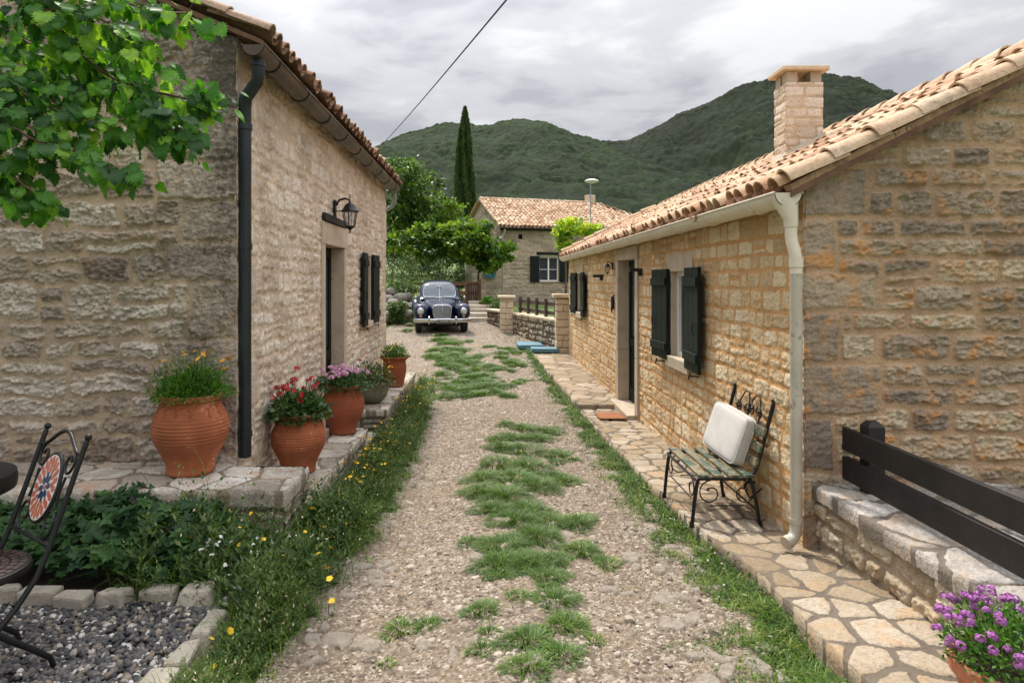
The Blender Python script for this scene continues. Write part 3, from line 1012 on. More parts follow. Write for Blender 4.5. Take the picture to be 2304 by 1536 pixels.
def tile_roof(name, mat_, parent, O, U, S, length, slope, pitch=0.21, expo=0.33, seed=1, clip=None, seg=7, r0=0.085):
    """O eave corner, U along the eave, S up the slope"""
    rg = np.random.default_rng(seed)
    O, U, S = (np.array(x, dtype=np.float64) for x in (O, U, S))
    U = U / np.linalg.norm(U); S = S / np.linalg.norm(S)
    N = np.cross(U, S)
    if N[2] < 0:
        N = -N
    nc = int(length / pitch) + 1; nr = max(2, int(round((slope - 0.40) / expo)) + 1)
    expo = (slope - 0.40) / (nr - 1)
    parts = []
    for up, off, lift in ((1, 0.0, 0.062), (-1, 0.5, 0.085)):
        c, r = np.meshgrid(np.arange(nc), np.arange(nr))
        c, r = c.ravel(), r.ravel()
        n = len(c)
        uu = (c + off) * pitch + 0.5 * pitch * (up > 0) * 0 + rg.normal(size=n) * 0.007
        ss = r * expo + rg.normal(size=n) * 0.012 - (0.02 if up < 0 else 0)
        col_j = rg.normal(size=nc + 2) * 0.02
        ss = ss + col_j[c]
        P = O + uu[:, None] * U + ss[:, None] * S + (lift + rg.normal(size=n) * 0.005)[:, None] * N
        keep = np.ones(n, bool)
        if clip is not None:
            keep = clip(uu, ss)
        P = P[keep]; n = len(P)
        yaw = rg.normal(size=n) * 0.025
        tilt = 0.035 + rg.normal(size=n) * 0.008
        Y = S[None] * np.cos(yaw)[:, None] + U[None] * np.sin(yaw)[:, None] - N[None] * tilt[:, None]
        Y = unit(Y)
        X = unit(np.cross(Y, np.repeat(N[None], n, 0))); Z = np.cross(X, Y)
        parts.append((up, P, X, Y, Z, rg.random(n), rg.uniform(0.95, 1.05, n)))
    Vs, Fs, Rn, b = [], [], [], 0
    for up, P, X, Y, Z, rn, sc in parts:
        tv, tf = barrel(r0=r0, r1=r0 - 0.014, seg=seg, up=up)
        tv = np.array(tv)
        V = P[:, None, :] + (tv[None, :, 0:1] * X[:, None, :] + tv[None, :, 1:2] * Y[:, None, :] + tv[None, :, 2:3] * Z[:, None, :]) * sc[:, None, None]
        Vs.append(V.reshape(-1, 3))
        q = np.array(tf)
        Fs.append((q[None] + (np.arange(len(P)) * len(tv))[:, None, None] + b).reshape(-1, 4))
        Rn.append(np.repeat(rn * (1.0 if up > 0 else 0.5), len(tv)))
        b += len(P) * len(tv)
    o = mesh_np(name, np.concatenate(Vs), [np.concatenate(Fs)], mat_, parent, True, {'rnd': np.concatenate(Rn)})
    o.data.set_sharp_from_angle(angle=R(45))
    return o


def tile_row(name, mat_, parent, pts, nrm, L=0.42, expo=0.33, r0=0.09, seed=3):
    """one row of cover tiles along a line (ridge, verge or hip); pts from low end to high end"""
    rg = np.random.default_rng(seed)
    a, b = np.array(pts[0], float), np.array(pts[1], float)
    D = b - a; ln = np.linalg.norm(D); D /= ln
    n = max(1, int(ln / expo))
    P = a + (np.arange(n) * expo + rg.normal(size=n) * 0.01)[:, None] * D
    N = np.repeat(np.array(nrm, float)[None], n, 0)
    Y = unit(np.repeat(D[None], n, 0) - N * (0.06 + rg.normal(size=n) * 0.01)[:, None] + rg.normal(size=(n, 3)) * 0.012)
    X = unit(np.cross(Y, N)); Z = np.cross(X, Y)
    tv, tf = barrel(L=L, r0=r0, r1=r0 - 0.016, seg=9, th=0.014)
    o = scatter(name, tv, tf, P, X, Y, Z, rg.uniform(0.97, 1.04, n), mat_, parent, True, rg.random(n) * 0.5 + 0.5)
    o.data.set_sharp_from_angle(angle=R(45))
    return o


def ground_z(x, y):
    z = np.interp(y, [-20, 0, 2.5, 4, 6, 8.5, 12, 14, 16, 18, 20, 22, 26, 31, 45, 80, 140], [0.3, 0.22, 0.13, 0.03, -0.05, -0.15, -0.15, -0.11, -0.05, 0.06, 0.18, 0.30, 0.52, 0.75, 1.3, 3.2, 7.0])
    return z


def gz(x, y):
    return float(ground_z(np.array([float(x)]), np.array([float(y)]))[0])

# ------------------------------------------------------------------ terrain
def terrain():
    xs = np.concatenate([np.linspace(-160, -14, 30), np.linspace(-12, 14, 66), np.linspace(17, 190, 32)])
    ys = np.concatenate([np.linspace(-14, 0, 8), np.linspace(0.5, 34, 90), np.linspace(36, 150, 40)])
    gx, gy = np.meshgrid(xs, ys)
    x, y = gx.ravel(), gy.ravel()
    z = ground_z(x, y) - 0.07 + 0.03 * fbm(x * 0.5, y * 0.5, 3, 5) * (np.abs(x) > 2)
    z += np.clip(-x - 3.0, 0, 60) * 0.03 * sstep(13, 18, y)
    o = mesh_np('ground', np.stack([x, y, z], 1), [grid_faces(len(xs), len(ys))], M['ground'])
    tag(o, 'grassy ground sloping up behind the houses', 'ground', kind='structure')


terrain()


def lane_z(x, y):
    ruts = -0.025 * (np.exp(-((x + 0.45) / 0.28) ** 2) + np.exp(-((x - 0.75) / 0.28) ** 2)) + 0.02 * np.exp(-((x - 0.15) / 0.3) ** 2)
    return ground_z(x, y) + ruts + 0.014 * fbm(x * 1.6, y * 1.6, 3, 7)


def lane():
    n = 1150
    ys = 2.0 * (26 / 2.0) ** (np.arange(n) / (n - 1))
    xs = np.linspace(-1.38, 1.62, 420)
    gx, gy = np.meshgrid(xs, ys)
    x, y = gx.ravel(), gy.ravel()
    xl = np.interp(y, [11.8, 13.5, 19, 26], [-1.38, -2.0, -3.1, -3.3])
    x = 1.62 - (1.62 - x) / 3.0 * (1.62 - xl)
    z = lane_z(x, y)
    # crushed stone in three sizes; angular, so each piece gets a tilted flat top
    def crushed(size, seed, cover, hgt):
        xw_, yw_ = x + 0.15 * size * fbm(x / size * 0.8, y / size * 0.8, 2, seed), y + 0.15 * size * fbm(x / size * 0.8, y / size * 0.8, 2, seed + 1)
        f1, f2, r = worley(xw_ / size, yw_ / size, seed, 0.95)
        on = ((r * 13.7) % 1.0) < cover
        e = sstep(0.04, 0.30, f2 - f1)
        hh = hgt * (0.35 + 0.9 * r) * e * (1 + 0.5 * fbm(x / size * 1.3 + r * 30, y / size * 1.3, 2, seed + 3)) * on
        return np.maximum(hh, 0), np.where(on, (r * 5.3) % 1.0, 0.3), on * e
    dens = sstep(-0.35, 0.35, fbm(x * 2.1, y * 1.3, 4, 21) + 0.05)
    hA, tA, mA = crushed(0.042, 3, 0.03 + 0.22 * dens, 0.010)
    hB, tB, mB = crushed(0.022, 13, 0.25 + 0.45 * dens, 0.0065)
    hC, tC, mC = crushed(0.012, 17, 0.80, 0.0038)
    ph = np.maximum(np.maximum(hA, hB), hC)
    tone = np.where((hA >= hB) & (hA >= hC), tA, np.where(hB >= hC, tB, tC))
    # flat stones set in the ground, gathered in places
    xw, yw = x + 0.03 * fbm(x * 7, y * 7, 2, 31), y + 0.03 * fbm(x * 7, y * 7, 2, 32)
    g1, g2, gr = worley(xw / 0.125, yw / 0.125, 33, 0.9)
    zone = 0.02 + 0.30 * np.exp(-((x - 1.0) / 0.30) ** 2) * (y < 5.4) + 0.30 * np.exp(-((x + 0.72) / 0.16) ** 2) + 0.07 * np.exp(-((x - 0.2) / 0.4) ** 2) * (y < 5.0) + 0.12 * sstep(15, 19, y)
    big_on = ((gr * 17.3) % 1.0) < zone
    bm_ = sstep(0.10, 0.22, (g2 - g1)) * big_on
    flat = 0.013 + 0.005 * fbm(x * 9 + gr * 20, y * 9, 3, 35) + 0.008 * gr + 0.003 * fbm(x * 40, y * 40, 2, 36)
    fade = np.clip(8.0 / y, 0.5, 1)
    z = z + (1 - bm_) * ph * fade + bm_ * flat
    z = z + 0.0035 * fbm(x * 22, y * 22, 4, 41)
    pebm = np.clip(np.maximum(mA, np.maximum(mB, mC * 0.8)), 0.12, 1)
    st = np.stack([tone, bm_, pebm, gr], 1)
    mid = np.exp(-((x - 0.15 + 0.06 * np.sin(y)) / 0.34) ** 2)
    moss = 0.36 * mid * sstep(-0.4, 0.3, fbm(x * 3, y * 2, 4, 51)) + 0.40 * sstep(-0.70, -1.05, x) * sstep(13, 11.5, y) + 0.35 * sstep(1.1, 1.35, x)
    o = mesh_np('lane', np.stack([x, y, z], 1), [grid_faces(len(xs), n)], M['lane'], None, True, {'st': st, 'moss': moss})
    tag(o, 'pale gravel lane with wheel ruts running up between the stone houses', 'lane', kind='structure')


lane()


def pave_z(y):
    return np.interp(y, [0.5, 2.4, 3.06, 4.19, 6, 8.7, 9.79], [0.36, 0.27, 0.22, 0.11, 0.03, -0.07, -0.10])


def pave_left(y):
    return np.interp(y, [0.5, 2.96, 3.77, 4.7, 5.3, 9.9, 13, 17.2], [1.50, 1.46, 1.52, 1.46, 1.43, 1.34, 1.24, 1.08])


def pavement():
    for (y0, y1, lift, seed, res) in ((1.2, 9.80, 0.0, 61, 0.0125), (9.80, 16.2, 0.06, 62, 0.02)):
        zf = (lambda X, Y: pave_z(Y)) if lift == 0 else (lambda X, Y: np.interp(Y, [9.8, 16.4], [-0.035, 0.0]))
        xr = 2.12
        def ef(u, v, Y, X):
            a = pave_left(Y) + 0.025 * pn(Y * 2.3, Y * 0 + 3.3, 5) + 0.012 * pn(Y * 9, Y * 0 + 1.3, 6)
            return a + u / 0.7 * (xr - a)
        o = flag_surface('pavement', M['paving'], None, (0, y0, 0), (1, 0, 0), (0, 1, 0), (0, 0, 1), 0.7, y1 - y0, res, seed, 0.225 if lift == 0 else 0.27, 0.019, 0.011, 0.004, 0.17, zf, ef, 0.95)
        tag(o, 'crazy paved limestone path along the house front, ' + ('lower stretch' if lift == 0 else 'upper stretch past the step'), 'pavement', kind='structure')


pavement()


def hills():
    def build(name, pts, Yr, foot, Yb, z0, xs, ys, cell, amp, seed, label):
        px = np.array([p[0] for p in pts], float); py = np.array([p[1] for p in pts], float)
        rx = (px - CX0) * Yr / F0; rz = H0 - (py - CY0) * Yr / F0
        gx, gy = np.meshgrid(xs, ys)
        x, y = gx.ravel(), gy.ravel()
        ridge = np.interp(x, rx, rz) + 0.004 * Yr * fbm(x / 45, x * 0, 3, seed)
        t = np.clip((y - foot) / (Yr - foot), 0, 1)
        f = np.where(y <= Yr, t ** 1.05 * (1 - 0.12 * np.sin(t * PI)), 1 - 0.75 * sstep(Yr, Yb, y))
        z = z0 + (ridge - z0) * f
        z += (0.028 * Yr) * fbm(x / 60, y / 60, 4, seed + 4) * np.sin(np.clip(t, 0, 1) * PI) * 0.6
        z += 0.030 * Yr * ridged(x / 70 + 0.3 * y / 90, y / 200, 2, seed + 8) * np.sin(np.clip(t, 0, 1) * PI) * 0.5
        wx, wy = x + 1.2 * fbm(x / 4, y / 4, 2, seed + 1), y + 1.2 * fbm(x / 4, y / 4, 2, seed + 2)
        f1, f2, r = worley(wx / cell, wy / cell, seed + 3)
        dome = np.sqrt(np.clip(1 - (f1 / 0.75) ** 2, 0, 1)) * (0.45 + 0.75 * r)
        g1, g2, r2 = worley(wx / (cell * 0.45), wy / (cell * 0.45), seed + 6)
        z += amp * dome * (0.55 + 0.9 * np.clip(fbm(x / 28, y / 28, 3, seed + 12) + 0.5, 0, 1.2)) + amp * 0.35 * np.sqrt(np.clip(1 - g1 ** 2, 0, 1)) * r2 + amp * 0.15 * fbm(x / 1.2, y / 1.2, 2, seed + 9)
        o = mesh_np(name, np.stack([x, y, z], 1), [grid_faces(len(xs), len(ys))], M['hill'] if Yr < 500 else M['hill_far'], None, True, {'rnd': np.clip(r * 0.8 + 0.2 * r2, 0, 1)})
        tag(o, label, 'hill', kind='structure')
    h1 = [(-900, 600), (0, 520), (300, 450), (600, 405), (740, 372), (835, 338), (900, 310), (1000, 285), (1045, 277), (1075, 285), (1100, 287), (1130, 278), (1180, 272), (1230, 281),
          (1280, 301), (1345, 326), (1420, 362), (1500, 402), (1600, 450), (1700, 490), (1900, 540), (2304, 600), (3400, 640)]
    h2 = [(-300, 600), (900, 520), (1100, 440), (1250, 352), (1345, 323), (1400, 319), (1440, 306), (1520, 263), (1600, 229), (1680, 194), (1740, 176), (1800, 166), (1850, 166), (1900, 173),
          (1960, 189), (2020, 213), (2100, 252), (2200, 305), (2304, 360), (2700, 470), (3600, 600)]
    xs1 = np.concatenate([np.linspace(-520, -110, 60), np.arange(-108, 250, 0.9), np.linspace(252, 560, 50)])
    ys1 = np.concatenate([np.arange(95, 420, 1.15), np.linspace(425, 520, 15)])
    build('hill', h1, 400.0, 90.0, 520.0, 4.0, xs1, ys1, 3.4, 1.5, 200, 'rounded wooded hill straight beyond the far house')
    xs2 = np.concatenate([np.linspace(-560, -5, 50), np.arange(0, 470, 1.4), np.linspace(475, 1000, 50)])
    ys2 = np.concatenate([np.arange(330, 660, 2.0), np.linspace(665, 900, 18)])
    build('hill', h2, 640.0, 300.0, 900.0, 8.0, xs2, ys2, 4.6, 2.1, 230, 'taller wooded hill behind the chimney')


hills()

# ------------------------------------------------------------------ parts shared by the houses
def frame_m(O, U, N):
    """matrix: x along the wall, y out of the wall, z up"""
    O, U, N = Vector(O), Vector(U), Vector(N)
    return Matrix(((U.x, N.x, 0, O.x), (U.y, N.y, 0, O.y), (U.z, N.z, 1, O.z), (0, 0, 0, 1)))


def shutter(parent, Fm, hinge, z0, z1, w, side, ang, m, th=0.034):
    """a leaf of three boards with two ledges; side -1 swings to smaller u, ang opens it off the wall"""
    T = Fm @ Matrix.Translation((hinge, 0.045, z0)) @ Matrix.Rotation(ang * (1 if side > 0 else -1), 4, 'Z')
    b = MB()
    n = 3
    bw = w / n
    for i in range(n):
        b.box((side * (bw * (i + 0.5)), 0, (z1 - z0) / 2), (bw - 0.005, th, z1 - z0), T)
    o = b.build('shutter', m, parent, bevel=0.003)
    for f in (0.14, 0.86):
        MB().box((side * w / 2, th / 2 + 0.010, (z1 - z0) * f), (w - 0.02, 0.020, 0.085), T).build('ledge', m, o, bevel=0.003)
    for f in (0.10, 0.82):
        b = MB()
        b.box((side * w * 0.35, -th / 2 - 0.005, (z1 - z0) * f), (w * 0.7, 0.006, 0.028), T)
        b.tube([T @ Vector((0, -0.01, (z1 - z0) * f - 0.03)), T @ Vector((0, -0.01, (z1 - z0) * f + 0.03))], 0.010, 6)
        b.build('hinge', M['black'], o)
    b = MB()
    zc = (z1 - z0) * 0.42
    b.tube([T @ Vector((side * w * 0.8, th / 2 + 0.012, zc + 0.06)), T @ Vector((side * w * 0.8, th / 2 + 0.03, zc)), T @ Vector((side * w * 0.82, th / 2 + 0.012, zc - 0.06))], 0.006, 6)
    b.build('latch', M['black'], o)
    b = MB()
    hx = hinge + side * w * 0.55
    b.tube([Fm @ Vector((hx, 0.0, z0 - 0.05)), Fm @ Vector((hx, 0.09, z0 - 0.045)), Fm @ Vector((hx, 0.095, z0 - 0.01))], 0.007, 6)
    b.tube([Fm @ Vector((hx - 0.03, 0.095, z0 - 0.03)), Fm @ Vector((hx, 0.098, z0 - 0.035)), Fm @ Vector((hx + 0.035, 0.095, z0 - 0.08))], 0.007, 6)
    b.build('shutter_stay', M['black'], o)
    return o


def window(parent, Fm, u0, u1, z0, z1, deep, leafw, jm, gm, angs=(0.14, 0.14), trim=0.12, curtain=True, panes=1):
    """white casement set back in a stone surround, with two shutters"""
    fw = 0.05
    b = MB()
    y = -deep
    b.box(((u0 + u1) / 2, y, z0 + fw / 2), (u1 - u0, 0.05, fw), Fm)
    b.box(((u0 + u1) / 2, y, z1 - fw / 2), (u1 - u0, 0.05, fw), Fm)
    for u in (u0 + fw / 2, u1 - fw / 2):
        b.box((u, y, (z0 + z1) / 2), (fw, 0.05, z1 - z0 - 2 * fw), Fm)
    b.box(((u0 + u1) / 2, y + 0.006, (z0 + z1) / 2), (0.07, 0.05, z1 - z0 - 2 * fw), Fm)
    if panes > 1:
        for s in (0.25, 0.75):
            b.box((u0 + (u1 - u0) * s, y + 0.004, (z0 + z1) / 2 - 0.02), ((u1 - u0) / 2 - 0.1, 0.035, 0.025), Fm)
    w = b.build('window', M['white'], parent, bevel=0.004)
    b = MB()
    b.box(((u0 + u1) / 2, y - 0.012, (z0 + z1) / 2), (u1 - u0 - 0.06, 0.006, z1 - z0 - 0.06), Fm)
    b.build('pane', M['paneglass'], w)
    # net curtain in folds behind the glass
    rows = []
    for zi in (z0 + 0.03, z1 - 0.03):
        rows.append([(u0 + 0.02 + (u1 - u0 - 0.04) * i / 60, y - 0.06 + 0.012 * math.sin(i * 0.9) + 0.006 * math.sin(i * 2.1), zi) for i in range(61)])
    MB().grid(rows, Fm).build('curtain', M['curtain'], w, smooth=60)
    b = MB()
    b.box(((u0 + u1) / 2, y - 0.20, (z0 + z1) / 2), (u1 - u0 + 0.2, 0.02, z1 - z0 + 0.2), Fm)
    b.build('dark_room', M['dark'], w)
    # surround: lintel, sill, jambs, reveals in one go (stone)
    b = MB()
    b.box(((u0 + u1) / 2, -deep / 2 + 0.008, z1 + trim * 0.75), (u1 - u0 + 2 * trim, deep + 0.02, trim * 1.5), Fm, jit=0.004)
    b.build('lintel', jm, w, bevel=0.006)
    b = MB()
    b.box(((u0 + u1) / 2, -deep / 2 + 0.022, z0 - trim * 0.45), (u1 - u0 + 1.6 * trim, deep + 0.07, trim * 0.9), Fm, jit=0.004)
    b.build('sill', jm, w, bevel=0.008)
    for u, s in ((u0, -1), (u1, 1)):
        MB().box((u + s * trim / 2, -deep / 2 + 0.004, (z0 + z1) / 2 + 0.002), (trim, deep + 0.016, z1 - z0 - 0.004), Fm, jit=0.003).build('jamb', jm, w, bevel=0.006)
    if leafw:
        shutter(w, Fm, u0 - 0.01, z0 - 0.05, z1 + 0.03, leafw, -1, angs[0], gm)
        shutter(w, Fm, u1 + 0.01, z0 - 0.05, z1 + 0.03, leafw, 1, angs[1], gm)
    return w


def door(parent, Fm, u0, u1, z0, z1, deep, jm, gm, jw=0.16, lint=0.24, glazed=True):
    b = MB()
    y = -deep
    um = (u0 + u1) / 2
    for a, c in ((u0, um - 0.004), (um + 0.004, u1)):
        w = c - a
        for u in (a + 0.05, c - 0.05):
            b.box((u, y, (z0 + z1) / 2), (0.10, 0.045, z1 - z0), Fm)
        for z, h in ((z0 + 0.10, 0.20), (z0 + (z1 - z0) * 0.42, 0.12), (z1 - 0.06, 0.12)):
            b.box(((a + c) / 2, y - 0.001, z), (w - 0.2, 0.043, h), Fm)
        b.box(((a + c) / 2, y - 0.008, z0 + (z1 - z0) * 0.23), (w - 0.16, 0.02, (z1 - z0) * 0.34), Fm)
    d = b.build('door', gm, parent, bevel=0.004)
    b = MB()
    for a, c in ((u0, um), (um, u1)):
        b.box(((a + c) / 2, y - 0.006, z0 + (z1 - z0) * 0.70), (c - a - 0.19, 0.006, (z1 - z0) * 0.48), Fm)
    b.build('door_pane', M['glass'], d)
    b = MB()
    b.ball((um - 0.05, y + 0.05, z0 + 0.98), 0.022, 8, 6, M=Fm)
    b.box((um - 0.05, y + 0.026, z0 + 0.96), (0.035, 0.008, 0.18), Fm)
    b.build('handle', M['black'], d)
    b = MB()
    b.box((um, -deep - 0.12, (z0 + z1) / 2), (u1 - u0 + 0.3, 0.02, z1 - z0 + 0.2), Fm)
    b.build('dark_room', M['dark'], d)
    b = MB()
    b.box((um, -deep / 2 + 0.010, z1 + lint / 2), (u1 - u0 + 2 * jw, deep + 0.05, lint), Fm, jit=0.004)
    b.build('lintel', jm, d, bevel=0.008)
    for u, s in ((u0, -1), (u1, 1)):
        b = MB()
        zs = [z0, z0 + (z1 - z0) * 0.36, z1 - 0.002]
        for za, zb in zip(zs[:-1], zs[1:]):
            b.box((u + s * jw / 2, -deep / 2 + 0.006 + random.uniform(0, 0.004), (za + zb) / 2), (jw, deep + 0.045, zb - za - 0.004), Fm, jit=0.003)
        b.build('jamb', jm, d, bevel=0.007)
    b = MB()
    b.box((um, -deep / 2 + 0.05, z0 - 0.06), (u1 - u0 + 0.06, deep + 0.16, 0.115), Fm, jit=0.004)
    b.build('threshold', jm, d, bevel=0.010)
    return d


def half_gutter(name, mat_, parent, a, b, r, th=0.004, seg=12, brackets=0.0, bmat=None):
    a, b = Vector(a), Vector(b)
    d = (b - a).normalized()
    side = d.cross(Vector((0, 0, 1))).normalized()
    secs = []
    for p in (a, b):
        ring = []
        for k in range(seg + 1):
            t = PI + PI * k / seg
            ring.append(p + side * (r * math.cos(t)) + Vector((0, 0, r * math.sin(t))))
        for k in range(seg, -1, -1):
            t = PI + PI * k / seg
            ring.append(p + side * ((r - th) * math.cos(t)) + Vector((0, 0, (r - th) * math.sin(t))))
        secs.append(ring)
    m = MB().loft(secs)
    for s in (-1, 1):       # rolled lips
        m.tube([a + side * (s * r), b + side * (s * r)], 0.008, 6)
    for p in (a, b):        # stop ends
        pts = [p + side * (r * math.cos(PI + PI * k / seg)) + Vector((0, 0, r * math.sin(PI + PI * k / seg))) for k in range(seg + 1)]
        q = [x + d * 0.004 * (1 if p == a else -1) for x in pts]
        m.loft([pts, q])
    o = m.build(name, mat_, parent, smooth=50)
    if brackets:
        n = int((b - a).length / brackets)
        for i in range(n):
            p = a + d * (brackets * (i + 0.45))
            MB().tube([p + side * ((r + 0.004) * math.cos(PI + PI * k / 10)) + Vector((0, 0, (r + 0.004) * math.sin(PI + PI * k / 10))) for k in range(11)], 0.0075, 5).build('gutter_bracket', bmat or mat_, o, smooth=60)
    return o


def plain_walls(parent, mat_, quads):
    b = MB()
    for q in quads:
        b.add(q, [(0, 1, 2, 3)[:len(q)] if len(q) == 4 else tuple(range(len(q)))])
    o = b.build('plain_wall', mat_, parent)
    return o


def pg():
    m, t, p, out = mat('pane glass')
    p.inputs['Base Color'].default_value = (0.02, 0.025, 0.03, 1)
    p.inputs['Roughness'].default_value = 0.03
    tr = t.node('ShaderNodeBsdfTransparent', {'Color': (0.75, 0.78, 0.8)})
    mx = t.node('ShaderNodeMixShader', {0: 0.62})
    t.l.new(p.outputs[0], mx.inputs[1]); t.l.new(tr.outputs[0], mx.inputs[2])
    t.l.new(mx.outputs[0], out.inputs[0])
    m.diffuse_color = (0.3, 0.35, 0.4, 1)
    return m


M['paneglass'] = pg()


def left_house():
    X, Y0, Y1 = -1.85, 4.90, 12.15
    zb = -0.35
    h = empty('stone_house', (X, Y0, 0), 0, 'tall old stone house with dark gutter and rough grey gable behind the terracotta jars', 'house')
    h.location = (0, 0, 0)
    sl, ze = 0.42, 3.60
    roofz = lambda x: ze + sl * (X - x)
    # gable
    gx0 = -4.35
    wall_face('gable_wall', M['left_gable'], h, (gx0, Y0, 0.30), (1, 0, 0), (0, 0, 1), (0, -1, 0), X - gx0 + 0.016, 4.6, 0.0085, 11, (0.13, 0.28), (0.16, 0.50), 0.35,
              0.026, 0.016, 0.034, 0.038, clip=lambda u, v: v + 0.30 < roofz(gx0 + u) - 0.02, quoin=[('right', (0.28, 0.46), 0.58, 0.36)], soft=0.011, wobble=0.024, grain=(6, 12))
    b = MB()
    for xa, xb in ((-7.6, -4.75), (-4.75, gx0)):
        za = min(roofz(xa), roofz(-4.75) - sl * abs(xa + 4.75)) if xa < -4.75 else roofz(xa)
        b.add([(xa, Y0, zb), (xb, Y0, zb), (xb, Y0, roofz(xb)), (xa, Y0, za)], [(0, 1, 2, 3)])
    b.add([(-7.6, Y1, zb), (X, Y1, zb), (X, Y1, ze), (-4.75, Y1, roofz(-4.75)), (-7.6, Y1, roofz(-4.75) - sl * 2.85)], [(0, 1, 2, 3, 4)])
    b.add([(-7.6, Y0, zb), (-7.6, Y1, zb), (-7.6, Y1, roofz(-4.75) - sl * 2.85), (-7.6, Y0, roofz(-4.75) - sl * 2.85)], [(0, 1, 2, 3)])
    b.build('plain_wall', M['left_gable'], h)
    Fm = frame_m((X, 0, 0), (0, 1, 0), (1, 0, 0))
    d0, d1, dz0, dz1 = 7.52, 8.51, -0.10, 2.206
    w0, w1, wz0, wz1 = 10.05, 10.52, 1.17, 2.17
    wall_face('street_wall', M['left_front'], h, (X, Y0 - 0.014, zb), (0, 1, 0), (0, 0, 1), (1, 0, 0), Y1 - Y0 + 0.02, ze - zb, 0.0130, 12, (0.09, 0.19), (0.08, 0.24), 0.35,
              0.018, 0.014, 0.014, 0.040, holes=[(d0 - 0.05 - Y0, d1 + 0.05 - Y0, 0, dz1 + 0.1 - zb), (w0 - 0.06 - Y0, w1 + 0.06 - Y0, wz0 - 0.05 - zb, wz1 + 0.08 - zb)],
              quoin=[('left', (0.24, 0.42), 0.42, 0.26), ('right', (0.2, 0.36), 0.4, 0.24)], soft=0.020, resv=0.0125, wobble=0.022)
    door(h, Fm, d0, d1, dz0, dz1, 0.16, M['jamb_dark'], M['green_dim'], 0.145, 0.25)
    MB().box(((d0 + d1) / 2, 0.025, dz1 + 0.30), (d1 - d0 + 0.22, 0.06, 0.085), Fm, jit=0.01).build('recess_shade_strip', M['fence'], h, bevel=0.006)  # dark strip painting the shade of the recess above the door lintel
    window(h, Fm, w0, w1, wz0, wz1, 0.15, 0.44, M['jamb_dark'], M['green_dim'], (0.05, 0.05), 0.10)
    # roof: deck, tiles on both slopes, ridge
    ex = -1.60
    ez = roofz(ex)
    rx, rz = -4.75, roofz(-4.75)
    b = MB()
    up = Vector((0, 0, 0.035))
    for s, (xa, za) in ((1, (ex - 0.02, ez)), (-1, (2 * rx - ex, ez))):
        a, c = Vector((xa, Y0 - 0.10, za)), Vector((rx, Y0 - 0.10, rz))
        l = Vector((0, Y1 - Y0 + 0.2, 0))
        b.add([a, a + l, c + l, c, a + up, a + l + up, c + l + up, c + up], [(0, 1, 2, 3), (4, 5, 6, 7), (0, 1, 5, 4), (1, 2, 6, 5), (2, 3, 7, 6), (3, 0, 4, 7)])
    r = b.build('roof', M['oldwood'], h)
    S = Vector((rx - ex, 0, rz - ez))
    tile_roof('roof_tiles', M['tile_left'], r, (ex, Y0 - 0.06, ez + 0.035), (0, 1, 0), S.normalized(), Y1 - Y0 + 0.12, S.length, 0.19, 0.33, 5, r0=0.074)
    tile_roof('roof_tiles', M['tile_left'], r, (2 * rx - ex, Y0 - 0.06, ez + 0.035), (0, 1, 0), Vector((-S.x, 0, S.z)).normalized(), Y1 - Y0 + 0.12, S.length, 0.20, 0.33, 6, seg=5)
    N = Vector((-S.z, 0, S.x)).normalized()
    if N.z < 0: N = -N
    tile_row('verge_tiles', M['tile_left'], r, ((ex - 0.02, Y0 - 0.03, ez + 0.11), (rx, Y0 - 0.03, rz + 0.11)), N, seed=7, r0=0.078)
    tile_row('ridge_tiles', M['tile_left'], r, ((rx, Y0 - 0.1, rz + 0.13), (rx, Y1 + 0.1, rz + 0.13)), (0, 0, 1), seed=8, r0=0.10)
    # a loose stone holding the far verge down
    MB().box((-1.95, Y1 - 1.9, ez + 0.33), (0.16, 0.2, 0.10), jit=0.02).build('roof_stone', M['rock'], r, bevel=0.015)
    # gutter and downpipe
    gxx, gzz, gr = -1.675, 3.485, 0.082
    half_gutter('gutter', M['copper'], h, (gxx, Y0 - 0.13, gzz), (gxx, Y1 + 0.02, gzz - 0.03), gr, brackets=0.82, bmat=M['lead'])
    b = MB()
    py = Y0 + 0.05
    px = X + 0.052
    b.tube([(gxx, Y0 - 0.02, gzz - 0.06), (gxx, Y0 - 0.02, gzz - 0.17), (gxx - 0.01, Y0 - 0.01, gzz - 0.23), (px + 0.02, py - 0.03, gzz - 0.34), (px, py, gzz - 0.42), (px, py, gzz - 0.6), (px, py, 1.9), (px, py, 0.49)], 0.046, 14)
    for z in (gzz - 0.13, gzz - 0.30, gzz - 0.47, 0.66):
        pass
    dp = b.build('downpipe', M['lead'], h, smooth=50)
    for z in (0.66, 2.05, gzz - 0.55):
        MB().tube([(px, py, z - 0.022), (px, py, z + 0.022)], 0.053, 14).box((px - 0.045, py, z), (0.09, 0.02, 0.03)).build('pipe_collar', M['lead'], dp, smooth=50)
    MB().tube([(gxx, Y0 - 0.02, gzz - 0.10), (gxx, Y0 - 0.02, gzz - 0.125)], 0.053, 14).build('pipe_collar', M['lead'], dp, smooth=50)
    # zinc downpipe seen at the far corner
    b = MB()
    b.tube([(gxx, Y1 - 0.05, gzz - 0.1), (gxx + 0.0, Y1 - 0.02, gzz - 0.22), (gxx - 0.06, Y1 + 0.06, gzz - 0.34), (X - 0.06, Y1 + 0.09, gzz - 0.44), (X - 0.10, Y1 + 0.09, gzz - 0.6), (X - 0.10, Y1 + 0.09, 0)], 0.035, 8)
    b.build('far_downpipe', M['galv'], h, smooth=50)

    rebase(h, (-4.7, 8.5, zb))


left_house()


